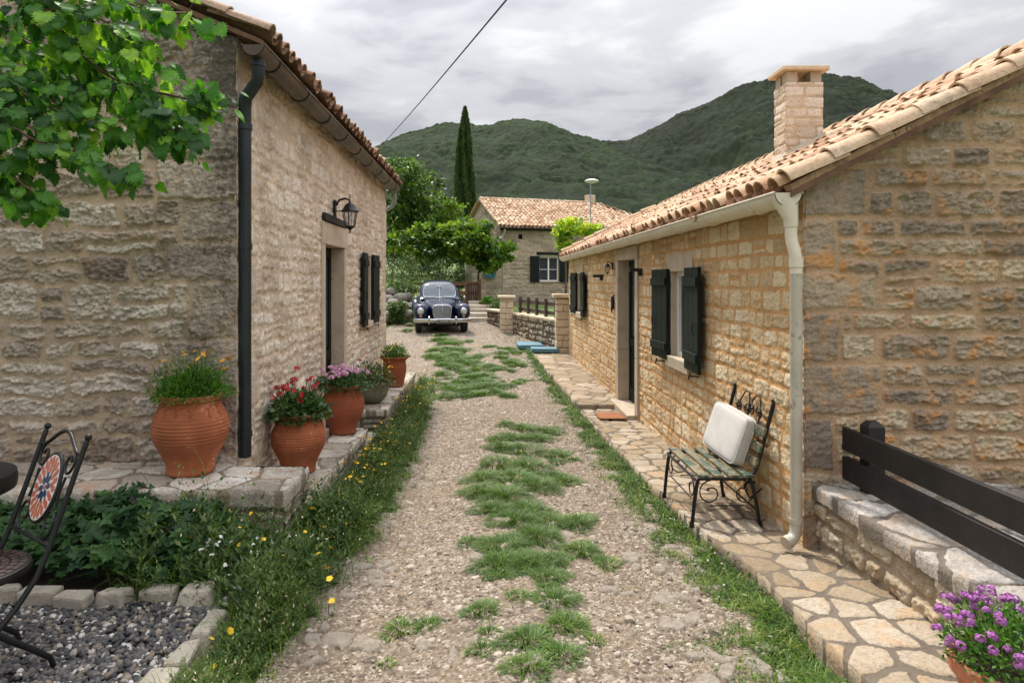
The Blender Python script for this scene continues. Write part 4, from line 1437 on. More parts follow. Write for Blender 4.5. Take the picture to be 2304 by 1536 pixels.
M['vergemortar'] = plain('verge mortar', lin(170, 136, 106), 0.95, var=0.3, scale=9, bump=0.8, bdist=0.01, worn=lin(104, 88, 76), wornamt=0.55)
M['capstone'] = plain('cream cap stone', lin(212, 186, 152), 0.9, var=0.12, scale=7, bump=0.4, worn=lin(176, 146, 112), wornamt=0.56)


def right_house():
    X, Y0, Y1 = 2.0, 4.19, 16.30
    zb = -0.25
    h = empty('stone_house', (0, 0, 0), 0, 'long low cream stone house with chimney and pale gutter beside the paved path', 'house')
    sl, ze = 0.50, 2.385
    roofz = lambda x: ze + sl * (x - X)
    rx = 4.25
    gx1 = 4.1
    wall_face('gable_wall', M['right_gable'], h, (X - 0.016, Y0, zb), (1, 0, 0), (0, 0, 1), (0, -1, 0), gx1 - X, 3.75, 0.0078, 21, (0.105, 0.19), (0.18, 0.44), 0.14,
              0.022, 0.014, 0.028, 0.016, clip=lambda u, v: v + zb < roofz(X + u) + 0.035, quoin=[('left', (0.25, 0.36), 0.44, 0.22)], soft=0.016, wobble=0.010, grain=(6, 15))
    b = MB()
    gx2 = 2 * rx - X
    b.add([(gx1 - 0.02, Y0, zb), (gx2, Y0, zb), (gx2, Y0, ze), (rx, Y0, roofz(rx)), (gx1 - 0.02, Y0, roofz(gx1))], [(0, 1, 2, 3, 4)])
    b.add([(X, Y1, zb), (gx2, Y1, zb), (gx2, Y1, ze), (rx, Y1, roofz(rx)), (X, Y1, ze)], [(0, 1, 2, 3, 4)])
    b.add([(gx2, Y0, zb), (gx2, Y1, zb), (gx2, Y1, ze), (gx2, Y0, ze)], [(0, 1, 2, 3)])
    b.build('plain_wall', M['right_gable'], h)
    Fm = frame_m((X, 0, 0), (0, 1, 0), (-1, 0, 0))
    d0, d1, dz0, dz1 = 8.92, 10.06, 0.0, 2.09
    wn = (6.58, 7.20, 0.99, 1.89)
    wf = (13.90, 14.62, 1.11, 1.93)
    hol = [(d0 - 0.05 - Y0, d1 + 0.05 - Y0, 0, dz1 + 0.1 - zb)] + [(a - 0.06 - Y0, b_ + 0.06 - Y0, c - 0.05 - zb, d + 0.09 - zb) for a, b_, c, d in (wn, wf)]
    wall_face('street_wall', M['right_front'], h, (X, Y0 - 0.014, zb), (0, 1, 0), (0, 0, 1), (-1, 0, 0), Y1 - Y0 + 0.03, ze + 0.06 - zb, 0.0140, 22, (0.10, 0.18), (0.11, 0.28), 0.22,
              0.017, 0.006, 0.009, 0.015, holes=hol, soft=0.013, resv=0.0105, wobble=0.010)
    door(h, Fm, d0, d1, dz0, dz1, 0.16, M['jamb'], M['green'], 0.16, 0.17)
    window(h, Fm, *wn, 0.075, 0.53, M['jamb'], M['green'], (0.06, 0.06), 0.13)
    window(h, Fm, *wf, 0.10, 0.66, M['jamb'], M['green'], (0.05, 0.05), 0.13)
    # roof
    ex = 1.855
    ez = roofz(ex)
    rz = roofz(rx)
    ya, yb = Y0 - 0.09, Y1 + 0.12
    b = MB()
    up = Vector((0, 0, 0.04))
    for xa in (ex + 0.02, 2 * rx - ex):
        a, c = Vector((xa, ya, ez)), Vector((rx, ya, rz))
        l = Vector((0, yb - ya, 0))
        b.add([a, a + l, c + l, c, a + up, a + l + up, c + l + up, c + up], [(0, 1, 2, 3), (4, 5, 6, 7), (0, 1, 5, 4), (1, 2, 6, 5), (2, 3, 7, 6), (3, 0, 4, 7)])
    r = b.build('roof', M['oldwood'], h)
    S = Vector((rx - ex, 0, rz - ez))
    c0, c1 = (3.03, 3.39), (6.75, 7.02)
    tile_roof('roof_tiles', M['tile_right'], r, (ex, Y0 + 0.02, ez + 0.015), (0, 1, 0), S.normalized(), yb - Y0 - 0.02, S.length, 0.20, 0.31, 15, r0=0.082)
    tile_roof('roof_tiles', M['tile_right'], r, (2 * rx - ex, Y0 + 0.02, ez + 0.04), (0, 1, 0), Vector((-S.x, 0, S.z)).normalized(), yb - Y0 - 0.02, S.length, 0.20, 0.33, 16, seg=5)
    N = Vector((-S.z, 0, S.x)).normalized()
    if N.z < 0: N = -N
    tile_row('verge_tiles', M['tile_right'], r, ((ex - 0.01, Y0 - 0.04, ez + 0.085), (rx, Y0 - 0.04, rz + 0.085)), N, L=0.40, expo=0.31, r0=0.094, seed=17)
    tile_row('verge_tiles', M['tile_right'], r, ((ex - 0.01, yb - 0.02, ez + 0.16), (rx, yb - 0.02, rz + 0.16)), N, L=0.40, expo=0.31, r0=0.094, seed=18)
    tile_row('ridge_tiles', M['tile_right'], r, ((rx, ya, rz + 0.10), (rx, yb, rz + 0.10)), (0, 0, 1), seed=19, r0=0.10)
    # mortar bed under the verge
    b = MB()
    b.bar((ex + 0.02, Y0 - 0.042, ez + 0.052), (rx, Y0 - 0.042, rz + 0.052), 0.085, 0.055)
    b.build('verge_mortar', M['vergemortar'], r)
    # chimney: stone shaft, four corner piers, slab
    ch = MB()
    cz0, cz1 = 2.75, 3.80
    shaft = []
    xw, yw = c0[1] - c0[0], c1[1] - c1[0]
    chm = wall_face('chimney', M['chimney'], r, (c0[0] - 0.01, c1[0], cz0), (1, 0, 0), (0, 0, 1), (0, -1, 0), xw + 0.02, cz1 - cz0, 0.011, 31, (0.07, 0.12), (0.12, 0.26), 0.1, 0.012, 0.008, 0.006, 0.006, soft=0.010, wobble=0.004)
    wall_face('chimney_side', M['chimney'], chm, (c0[0], c1[0] - 0.01, cz0), (0, 1, 0), (0, 0, 1), (-1, 0, 0), yw + 0.01, cz1 - cz0, 0.011, 32, (0.07, 0.12), (0.12, 0.26), 0.1, 0.012, 0.008, 0.006, 0.006, soft=0.010, wobble=0.004)
    b = MB()
    b.box(((c0[0] + c0[1]) / 2 + 0.006, (c1[0] + c1[1]) / 2 + 0.006, (cz0 + cz1) / 2), (xw - 0.02, yw - 0.02, cz1 - cz0 - 0.004))
    b.build('chimney_back', M['chimney'], chm)
    b = MB()
    for x in (c0[0] + 0.06, c0[1] - 0.06):
        for y in (c1[0] + 0.06, c1[1] - 0.06):
            MB().box((x, y, cz1 + 0.055), (0.11, 0.11, 0.112), jit=0.003).build('chimney_pier', M['jamb'], chm, bevel=0.006)
    MB().box(((c0[0] + c0[1]) / 2, (c1[0] + c1[1]) / 2, cz1 + 0.133), (xw + 0.11, yw + 0.11, 0.042), jit=0.004).build('chimney_cap', M['capstone'], chm, bevel=0.006)
    # mortar apron
    b = MB()
    for xa in np.linspace(c0[0] - 0.05, c0[1] + 0.05, 2):
        pass
    zc = lambda x: roofz(x) + 0.13
    b.add([(c0[0] - 0.07, c1[0] - 0.07, zc(c0[0] - 0.07)), (c0[1] + 0.06, c1[0] - 0.07, zc(c0[1] + 0.06)), (c0[1] + 0.06, c1[1] + 0.06, zc(c0[1] + 0.06)), (c0[0] - 0.07, c1[1] + 0.06, zc(c0[0] - 0.07)),
           (c0[0] - 0.005, c1[0] - 0.012, zc(c0[0]) + 0.07), (c0[1] + 0.005, c1[0] - 0.012, zc(c0[1]) + 0.07), (c0[1] + 0.005, c1[1] + 0.01, zc(c0[1]) + 0.07), (c0[0] - 0.012, c1[1] + 0.01, zc(c0[0]) + 0.07)],
          [(0, 1, 5, 4), (1, 2, 6, 5), (2, 3, 7, 6), (3, 0, 4, 7)])
    b.build('chimney_apron', M['jamb'], chm)
    # gutter, hopper and downpipe
    gx, gz, gr = 1.862, 2.340, 0.086
    half_gutter('gutter', M['greyplastic'], h, (gx, Y0 - 0.07, gz), (gx, Y1 + 0.05, gz), gr, brackets=0.95)
    b = MB()
    yh = Y0 - 0.03
    secs = []
    for z, rx_, ry_, cx in ((gz - 0.03, 0.082, 0.05, gx), (gz - 0.085, 0.070, 0.05, gx + 0.005), (gz - 0.16, 0.044, 0.044, gx + 0.032), (gz - 0.21, 0.041, 0.041, gx + 0.034)):
        secs.append([(cx + rx_ * math.cos(2 * PI * k / 16), yh + ry_ * math.sin(2 * PI * k / 16), z) for k in range(16)])
    b.loft(secs)
    px, py = 1.917, Y0 - 0.055
    b.tube([(gx + 0.034, yh, gz - 0.20), (gx + 0.034, yh, gz - 0.26), (gx + 0.037, yh - 0.004, gz - 0.30), (px - 0.01, py, gz - 0.36), (px, py, gz - 0.42), (px, py, gz - 0.5)], 0.037, 14)
    b.tube([(px, py, gz - 0.40), (px, py, gz - 0.46)], 0.042, 14)
    b.build('gutter_hopper', M['greyplastic'], h, smooth=50)
    b = MB()
    b.tube([(px, py, gz - 0.44), (px, py, 0.30), (px - 0.004, py, 0.235), (px - 0.03, py - 0.012, 0.20), (px - 0.075, py - 0.03, 0.185)], 0.036, 16)
    dp = b.build('downpipe', M['zinc'], h, smooth=50)
    MB().tube([(px, py, 0.295), (px, py, 0.325)], 0.040, 16).build('pipe_collar', M['zinc'], dp, smooth=50)
    b = MB()
    b.tube([(px - 0.05, py - 0.02, 0.192), (px - 0.082, py - 0.033, 0.183)], 0.041, 14)
    b.build('pipe_collar', M['zinc'], dp, smooth=50)

    rebase(h, (4.25, 10.2, zb))


right_house()


def far_house():
    h = empty('stone_house', (0.64, 31.0, 0.75), R(18), 'small grey stone house with pink tiled roof at the far lane end', 'house')
    Wf, D, He, rise = 9.0, 6.0, 3.50, 1.55
    hol = [(1.88, 2.98, 0.96, 2.2), (0.86, 1.06, 2.97, 3.19)]
    wall_face('front_wall', M['far_wall'], h, (0, 0, -0.6), (1, 0, 0), (0, 0, 1), (0, -1, 0), Wf, He + 0.6, 0.028, 41, (0.10, 0.28), (0.2, 0.7), 0.4, 0.025, 0.02, 0.03, 0.09,
              holes=[(a, b, c + 0.6, d + 0.6) for a, b, c, d in hol], soft=0.03, grain=(5, 11))
    MB().box((0.96, 0.12, 3.08), (0.3, 0.02, 0.3)).build('vent_hole', M['dark'], h)
    wall_face('gable_wall', M['far_wall'], h, (0, D, -0.6), (0, -1, 0), (0, 0, 1), (-1, 0, 0), D, He + rise + 0.6, 0.03, 42, (0.10, 0.28), (0.2, 0.7), 0.4, 0.025, 0.02, 0.03, 0.09,
              clip=lambda u, v: v - 0.6 < He + rise * (1 - np.abs(u - D / 2) / (D / 2)), soft=0.03, grain=(5, 11))
    b = MB()
    b.add([(Wf, 0, -0.6), (Wf, D, -0.6), (Wf, D, He), (Wf, 0, He)], [(0, 1, 2, 3)])
    b.add([(0, D, -0.6), (Wf, D, -0.6), (Wf, D, He), (0, D, He)], [(0, 1, 2, 3)])
    b.build('plain_wall', M['far_wall'], h)
    Fm = frame_m((0, 0, 0), (1, 0, 0), (0, -1, 0))
    window(h, Fm, 1.93, 2.93, 1.0, 2.15, 0.10, 0.48, M['far_wall_trim'], M['green_dim'], (0.06, 0.06), 0.07, panes=2)
    MB().box((2.43, -0.04, 2.31), (1.3, 0.06, 0.12)).build('shutter_head', M['green_dim'], h, bevel=0.01)
    b = MB()
    rv = [(-0.12, -0.22, He - 0.02), (Wf + 0.15, -0.22, He - 0.02), (Wf - 2.6, D / 2, He + rise + 0.03), (-0.12, D / 2, He + rise + 0.03), (Wf + 0.15, D + 0.22, He - 0.02), (-0.12, D + 0.22, He - 0.02)]
    b.add(rv, [(0, 1, 2, 3), (1, 4, 2), (3, 2, 4, 5)])
    r = b.build('roof', M['tile_far'], h)
    S = Vector((0, D / 2 + 0.22, rise + 0.05))
    Ls = S.length
    hipcut = lambda u, s: u < Wf + 0.2 - 2.75 * s / Ls
    tile_roof('roof_tiles', M['tile_far'], r, (-0.10, -0.24, He - 0.01), (1, 0, 0), S.normalized(), Wf + 0.3, Ls, 0.20, 0.30, 45, clip=hipcut, seg=6, r0=0.092)
    # hip end: tiles run up from the right eave
    S2 = Vector((-2.75, 0, rise + 0.05)).normalized()
    tile_roof('roof_tiles', M['tile_far'], r, (Wf + 0.17, -0.2, He - 0.01), (0, 1, 0), S2, D + 0.4, 3.15, 0.20, 0.30, 46, clip=lambda u, s: np.abs(u - D / 2 - 0.2) < (D / 2 + 0.2) * (1 - s / 3.15), seg=5, r0=0.092)
    tile_row('ridge_tiles', M['tile_far'], r, ((-0.1, D / 2, He + rise + 0.12), (Wf - 2.6, D / 2, He + rise + 0.12)), (0, 0, 1), seed=47, r0=0.12)
    N = Vector((0, -S.z, S.y)).normalized()
    tile_row('verge_tiles', M['tile_far'], r, ((-0.10, -0.24, He + 0.08), (-0.10, D / 2, He + rise + 0.12)), N, seed=48)
    tile_row('verge_tiles', M['tile_far'], r, ((-0.10, D + 0.24, He + 0.08), (-0.10, D / 2, He + rise + 0.12)), Vector((0, S.z, S.y)).normalized(), seed=49)
    tile_row('hip_tiles', M['tile_far'], r, ((Wf + 0.1, -0.2, He + 0.10), (Wf - 2.6, D / 2, He + rise + 0.12)), (0, 0, 1), seed=50)
    b = MB()
    b.box((6.15, D / 2 + 0.1, He + rise + 0.25), (0.42, 0.42, 0.62), jit=0.01)
    b.build('chimney', M['chimney_plain'], r, bevel=0.015)
    half_gutter('gutter', M['lead'], h, (-0.12, -0.27, He - 0.03), (Wf + 0.15, -0.27, He - 0.03), 0.075)
    MB().tube([(0.10, -0.27, He - 0.08), (0.10, -0.22, He - 0.25), (0.06, -0.06, He - 0.45), (0.06, -0.06, -0.5)], 0.045, 10).build('downpipe', M['zinc'], h, smooth=50)
    MB().box((Wf / 2, -0.09, He - 0.10), (Wf + 0.1, 0.16, 0.06)).build('fascia', M['dark'], h)


M['far_wall_trim'] = plain('grey dressed stone', lin(168, 154, 136), 0.9, var=0.15, scale=6, bump=0.4)
M['chimney_plain'] = plain('rendered chimney', lin(196, 178, 156), 0.9, var=0.15, scale=5, bump=0.5, worn=lin(140, 122, 104), wornamt=0.56)
far_house()


# ------------------------------------------------------------------ terraces along the left house
def clamp_back(t, x_from, y_to):
    """pull the back edge of a block forward where the next ledge begins"""
    for o in t.children:
        n = len(o.data.vertices)
        co = np.empty(n * 3, dtype=np.float32)
        o.data.vertices.foreach_get('co', co)
        co = co.reshape(-1, 3)
        m = (co[:, 0] + t.location.x > x_from) & (co[:, 1] + t.location.y > y_to)
        co[m, 1] = y_to - t.location.y
        o.data.vertices.foreach_set('co', co.ravel())
        o.data.update()


def block_wall(name, label, cat, x0, x1, y0, y1, zt, zb, seed, faces, cap=0.10, over=0.03, capmat='terrace_cap', wallmat='ledge', res=0.012, size=0.30, group=None):
    """stone ledge with flagged top; faces: which sides get stonework ('front' -Y, 'right' +X, 'left' -X, 'back' +Y)"""
    t = empty(name, ((x0 + x1) / 2, (y0 + y1) / 2, zb), 0, label, cat, group)
    ox, oy = (x0 + x1) / 2, (y0 + y1) / 2
    kw = dict(rowh=(0.09, 0.18), stw=(0.12, 0.32), split=0.25, mort=0.022, depth=0.024, rough=0.016, warp=0.022, soft=0.016, wobble=0.012)
    zc = zt - cap
    hgt = zc - zb
    if 'front' in faces:
        wall_face('stone_face', M[wallmat], t, (x0 - ox, y0 - oy, 0), (1, 0, 0), (0, 0, 1), (0, -1, 0), x1 - x0 + 0.01, hgt, res, seed, **kw)
    if 'right' in faces:
        wall_face('stone_face', M[wallmat], t, (x1 - ox, y0 - oy - 0.01, 0), (0, 1, 0), (0, 0, 1), (1, 0, 0), y1 - y0 + 0.02, hgt, res, seed + 1, **kw)
    if 'left' in faces:
        wall_face('stone_face', M[wallmat], t, (x0 - ox, y0 - oy - 0.01, 0), (0, 1, 0), (0, 0, 1), (-1, 0, 0), y1 - y0 + 0.02, hgt, res, seed + 1, **kw)
    if 'back' in faces:
        wall_face('stone_face', M[wallmat], t, (x0 - ox, y1 - oy, 0), (1, 0, 0), (0, 0, 1), (0, 1, 0), x1 - x0 + 0.01, hgt, res * 2, seed + 2, **kw)
    oL = over if 'left' in faces else 0; oR = over if 'right' in faces else 0
    oF = over if 'front' in faces else 0; oB = over if 'back' in faces else 0
    flag_surface('flag_top', M[capmat], t, (x0 - ox - oL, y0 - oy - oF, hgt + cap - 0.012), (1, 0, 0), (0, 1, 0), (0, 0, 1), x1 - x0 + oL + oR, y1 - y0 + oF + oB, res, seed + 3, size, 0.014, 0.010, 0.005, cap)
    return t


ter = block_wall('stone_terrace', 'raised stone terrace with pale flagged top carrying the largest terracotta jar', 'terrace', -4.2, -1.31, 4.27, 4.93, 0.47, 0.0, 301, ('front', 'right'), 0.105, 0.03, size=0.29)
clamp_back(ter, -1.84, 4.77)
block_wall('stone_ledge', 'middle stone ledge with flat capstones carrying two ribbed terracotta jars', 'ledge', -1.86, -1.33, 4.80, 7.22, 0.195, -0.30, 311, ('right', 'back'), 0.085, 0.03, size=0.26)
block_wall('stone_ledge', 'far stone ledge past the house door carrying the grey bowl and the wide rimmed pot', 'ledge', -1.86, -1.33, 8.68, 12.1, 0.125, -0.35, 321, ('right', 'front'), 0.085, 0.03, size=0.26, res=0.016)


def door_step():
    b = MB()
    b.box((-1.62, 8.0, -0.20), (0.46, 1.0, 0.13), jit=0.01)
    tag(b.build('stone_step', M['kerb'], None, bevel=0.015), 'stone doorstep between the two ledges below the dark door', 'step')


door_step()


# low wall with fence on the right
def right_low_wall():
    t = empty('low_wall', (2.6, 2.9, 0), 0, 'low wall with broad white flagstone coping running forward from the right house', 'wall')
    x0, x1, y0, y1, zt = 2.075, 3.25, 1.2, 4.17, 0.53
    ox, oy = 2.6, 2.9
    wall_face('stone_face', M['wall_low'], t, (x0 - ox, y0 - oy, 0.0), (0, 1, 0), (0, 0, 1), (-1, 0, 0), y1 - y0, zt - 0.085, 0.0095, 331, rowh=(0.10, 0.2), stw=(0.13, 0.30), split=0.3, mort=0.022, depth=0.024, rough=0.018, warp=0.022, soft=0.016, wobble=0.012)
    wall_face('stone_face', M['wall_low'], t, (x1 - ox, y0 - oy, 0.0), (0, 1, 0), (0, 0, 1), (1, 0, 0), y1 - y0, zt - 0.085, 0.03, 332)
    flag_surface('coping', M['coping'], t, (x0 - 0.04 - ox, y0 - oy, zt - 0.012), (1, 0, 0), (0, 1, 0), (0, 0, 1), x1 - x0 + 0.07, y1 - y0, 0.0095, 333, 0.33, 0.022, 0.014, 0.006, 0.085)


right_low_wall()


def right_fence():
    f = empty('wooden_fence', (2.30, 3.0, 0.53), 0, 'near black wooden rail fence with a pointed post on the white coping', 'fence')
    def post(y):
        b = MB()
        w = 0.098
        h = 0.40
        b.box((0, y, h / 2), (w, w, h))
        vs = [(-w / 2, y - w / 2, h), (w / 2, y - w / 2, h), (w / 2, y + w / 2, h), (-w / 2, y + w / 2, h), (-w / 4, y - w / 4, h + 0.03), (w / 4, y - w / 4, h + 0.03), (w / 4, y + w / 4, h + 0.03), (-w / 4, y + w / 4, h + 0.03)]
        b.add(vs, [(0, 1, 5, 4), (1, 2, 6, 5), (2, 3, 7, 6), (3, 0, 4, 7), (4, 5, 6, 7)])
        b.build('post', M['fence'], f, bevel=0.004)
    for y in (0.98, -0.75):
        post(y)
    for z0, z1 in ((0.215, 0.355), (0.035, 0.175)):
        MB().box((-0.068, -0.20, (z0 + z1) / 2), (0.036, 2.72, z1 - z0)).build('rail', M['fence'], f, bevel=0.004)


right_fence()


# ------------------------------------------------------------------ jars and plants
def jar_profile(H, R_):
    """ribbed Cretan jar: outer profile then the inside of the mouth"""
    pts = []
    key = [(0.00, 0.60), (0.02, 0.63), (0.05, 0.63), (0.10, 0.625), (0.20, 0.70), (0.32, 0.84), (0.44, 0.955), (0.54, 1.0), (0.64, 0.985), (0.72, 0.93), (0.80, 0.84), (0.87, 0.765), (0.91, 0.745)]
    zs = np.linspace(0, 0.91, 90)
    rs = np.interp(zs, [k[0] for k in key], [k[1] for k in key])
    ker = np.ones(7) / 7
    rs[8:-6] = np.convolve(rs, ker, 'same')[8:-6]
    for z, r in zip(zs, rs):
        rib = 0.0
        if 0.36 < z < 0.735:
            w = 1.0 if z > 0.42 else (z - 0.36) / 0.06
            rib = 0.022 * w * (abs(math.sin((z - 0.36) / 0.044 * PI)) ** 0.7 - 0.5)
        if abs(z - 0.80) < 0.010:
            rib = 0.012
        pts.append((R_ * (r + rib), H * z))
    for z, r in ((0.915, 0.80), (0.93, 0.835), (0.955, 0.845), (0.98, 0.835), (0.992, 0.80), (0.99, 0.75), (0.97, 0.71), (0.93, 0.69), (0.90, 0.68)):
        pts.append((R_ * r, H * z))
    return pts


def jar(parent, H, R_, m, seed):
    rg = random.Random(seed)
    b = MB()
    b.lathe(jar_profile(H, R_), 56, caps=True)
    o = b.build('jar', m, parent, smooth=35)
    # trailing relief of slip round the shoulder
    b = MB()
    rad = lambda z: R_ * np.interp(z, [0.64, 0.72, 0.80, 0.87, 0.91], [0.985, 0.93, 0.845, 0.77, 0.75])
    for k in range(7):
        a = -PI / 2 + (k - 3) * 0.42 + rg.uniform(-0.1, 0.1)
        z0 = 0.86
        pts = []
        for i in range(7):
            z = z0 - 0.022 * i * rg.uniform(0.7, 1.1)
            aa = a + 0.05 * math.sin(i * 1.3 + k) + 0.01 * i
            pts.append(((rad(z) + 0.001) * math.cos(aa), (rad(z) + 0.001) * math.sin(aa), H * z))
        b.tube(pts, [0.005, 0.006, 0.006, 0.005, 0.005, 0.004, 0.003], 6)
        z = 0.865
        arc = [((rad(z) + 0.001) * math.cos(a + 0.07 * i), (rad(z) + 0.001) * math.sin(a + 0.07 * i), H * (z - 0.02 * math.sin(i * 1.1))) for i in range(6)]
        b.tube(arc, 0.0045, 6)
    b.build('slip_relief', m, o, smooth=60)
    MB().lathe([(0.01, 0), (R_ * 0.69, 0.0), (R_ * 0.5, 0.015), (0.005, 0.02)], 24, c=(0, 0, H * 0.93)).build('soil', M['soil'], parent, smooth=60)
    return o


def foliage(name, parent, m, n, rad, height, base_z, seed, leaf=LEAF4, size=(0.03, 0.05), spread=1.0, shape='dome', aspect=0.6, droop=0.2, core=0.25):
    rg = np.random.default_rng(seed)
    d = rand_dirs(rg, n)
    d[:, 2] = np.abs(d[:, 2])
    rr = core + (1 - core) * rg.random(n) ** 0.5
    rr *= 1 + 0.22 * fbm(np.arctan2(d[:, 1], d[:, 0]) * 1.7, d[:, 2] * 3, 2, seed)
    P = np.stack([d[:, 0] * rr * rad, d[:, 1] * rr * rad, base_z + d[:, 2] * rr * height], 1)
    F = unit(d * np.array([1, 1, 0.7]) + rg.normal(size=(n, 3)) * 0.55 + np.array([0, 0, 0.25 - droop]))
    Nn = unit(rg.normal(size=(n, 3)) * 0.5 + np.array([0, 0, 1.0]) + d * 0.4)
    X, Y, Z = axes(F, Nn)
    s = rg.uniform(size[0], size[1], n)
    S = np.stack([s * aspect / 0.66, s, s], 1)
    return scatter(name, leaf[0], leaf[1], P, X, Y, Z, S, m, parent, True, rg.random(n))


def stems(name, parent, m, n, rad, height, base_z, seed, r=0.0022, r0=0.4):
    rg = random.Random(seed)
    b = MB(); tips = []
    for i in range(n):
        a = rg.uniform(0, 2 * PI); q = math.sqrt(rg.random())
        x, y = rad * q * math.cos(a), rad * q * math.sin(a)
        h = height * rg.uniform(0.75, 1.05) * (1 - 0.35 * q * q)
        pts = [(x * r0, y * r0, base_z), (x * 0.7, y * 0.7, base_z + h * 0.5), (x * 0.95, y * 0.95, base_z + h * 0.85), (x, y, base_z + h)]
        b.tube(pts, [r, r * 0.9, r * 0.8, r * 0.6], 5)
        tips.append((x, y, base_z + h))
    b.build(name, m, parent, smooth=60)
    return tips


def daisy(r, petals=9, cup=0.35, seed=0):
    """flat flower of separate petals with a raised centre"""
    rg = random.Random(seed)
    b = MB()
    for k in range(petals):
        a = 2 * PI * k / petals + rg.uniform(-0.1, 0.1)
        Mx = Matrix.Rotation(a, 4, 'Z') @ Matrix.Rotation(-cup * rg.uniform(0.6, 1.3), 4, 'Y')
        w = r * 2.6 / petals
        b.add([(r * 0.12, -w * 0.4, 0), (r * 0.65, -w, 0.0), (r, -w * 0.3, -r * 0.04), (r, w * 0.3, -r * 0.04), (r * 0.65, w, 0.0), (r * 0.12, w * 0.4, 0)], [(0, 1, 4, 5), (1, 2, 3, 4)], Mx)
    b.ball((0, 0, r * 0.08), r * 0.26, 7, 4, (1, 1, 0.6))
    return b


def cluster(r, n, seed, pr):
    """rounded head of many small five-petalled flowers"""
    rg = random.Random(seed)
    b = MB()
    for i in range(n):
        v = Vector((rg.gauss(0, 1), rg.gauss(0, 1), abs(rg.gauss(0, 1)) * 0.8 + 0.1)).normalized()
        q = v.to_track_quat('Z', 'Y').to_matrix().to_4x4()
        T = Matrix.Translation(v * r * rg.uniform(0.75, 1.05)) @ q
        for k in range(5):
            a = 2 * PI * k / 5
            Mx = T @ Matrix.Rotation(a, 4, 'Z')
            b.add([(0, 0, 0), (pr * 0.7, -pr * 0.42, 0.1 * pr), (pr, 0, 0.0), (pr * 0.7, pr * 0.42, 0.1 * pr)], [(0, 1, 2, 3)], Mx)
    return b


FL = {}


def flower_proto(key):
    if key in FL:
        return FL[key]
    mk = {'yellow': lambda: daisy(0.016, 10, 0.3, 1).build('flower', M['fl_yellow']), 'orange': lambda: daisy(0.019, 10, 0.25, 2).build('flower', M['fl_orange']),
          'red': lambda: cluster(0.020, 9, 3, 0.016).build('flower', M['fl_red']), 'pink': lambda: cluster(0.032, 26, 4, 0.012).build('flower', M['fl_pink']),
          'purple': lambda: cluster(0.024, 34, 5, 0.0078).build('flower', M['fl_purple']), 'smallyellow': lambda: daisy(0.018, 6, 0.6, 6).build('flower', M['fl_yellow']),
          'lilac': lambda: daisy(0.030, 18, 0.5, 7).build('flower', M['fl_lilac']), 'white': lambda: cluster(0.012, 7, 8, 0.008).build('flower', M['fl_white'])}
    o = mk[key]()
    FL[key] = o.data
    bpy.data.objects.remove(o)
    return FL[key]


def put_flower(key, parent, loc, rg, s=1.0, lean=0.5, name='flower'):
    o = bpy.data.objects.new(name, flower_proto(key))
    COL.objects.link(o)
    o.parent = parent
    o.location = loc
    o.rotation_euler = (rg.uniform(-lean, lean) + 0.3, rg.uniform(-lean, lean), rg.uniform(0, 6.28))
    k = s * rg.uniform(0.8, 1.25)
    o.scale = (k, k, k)
    return o


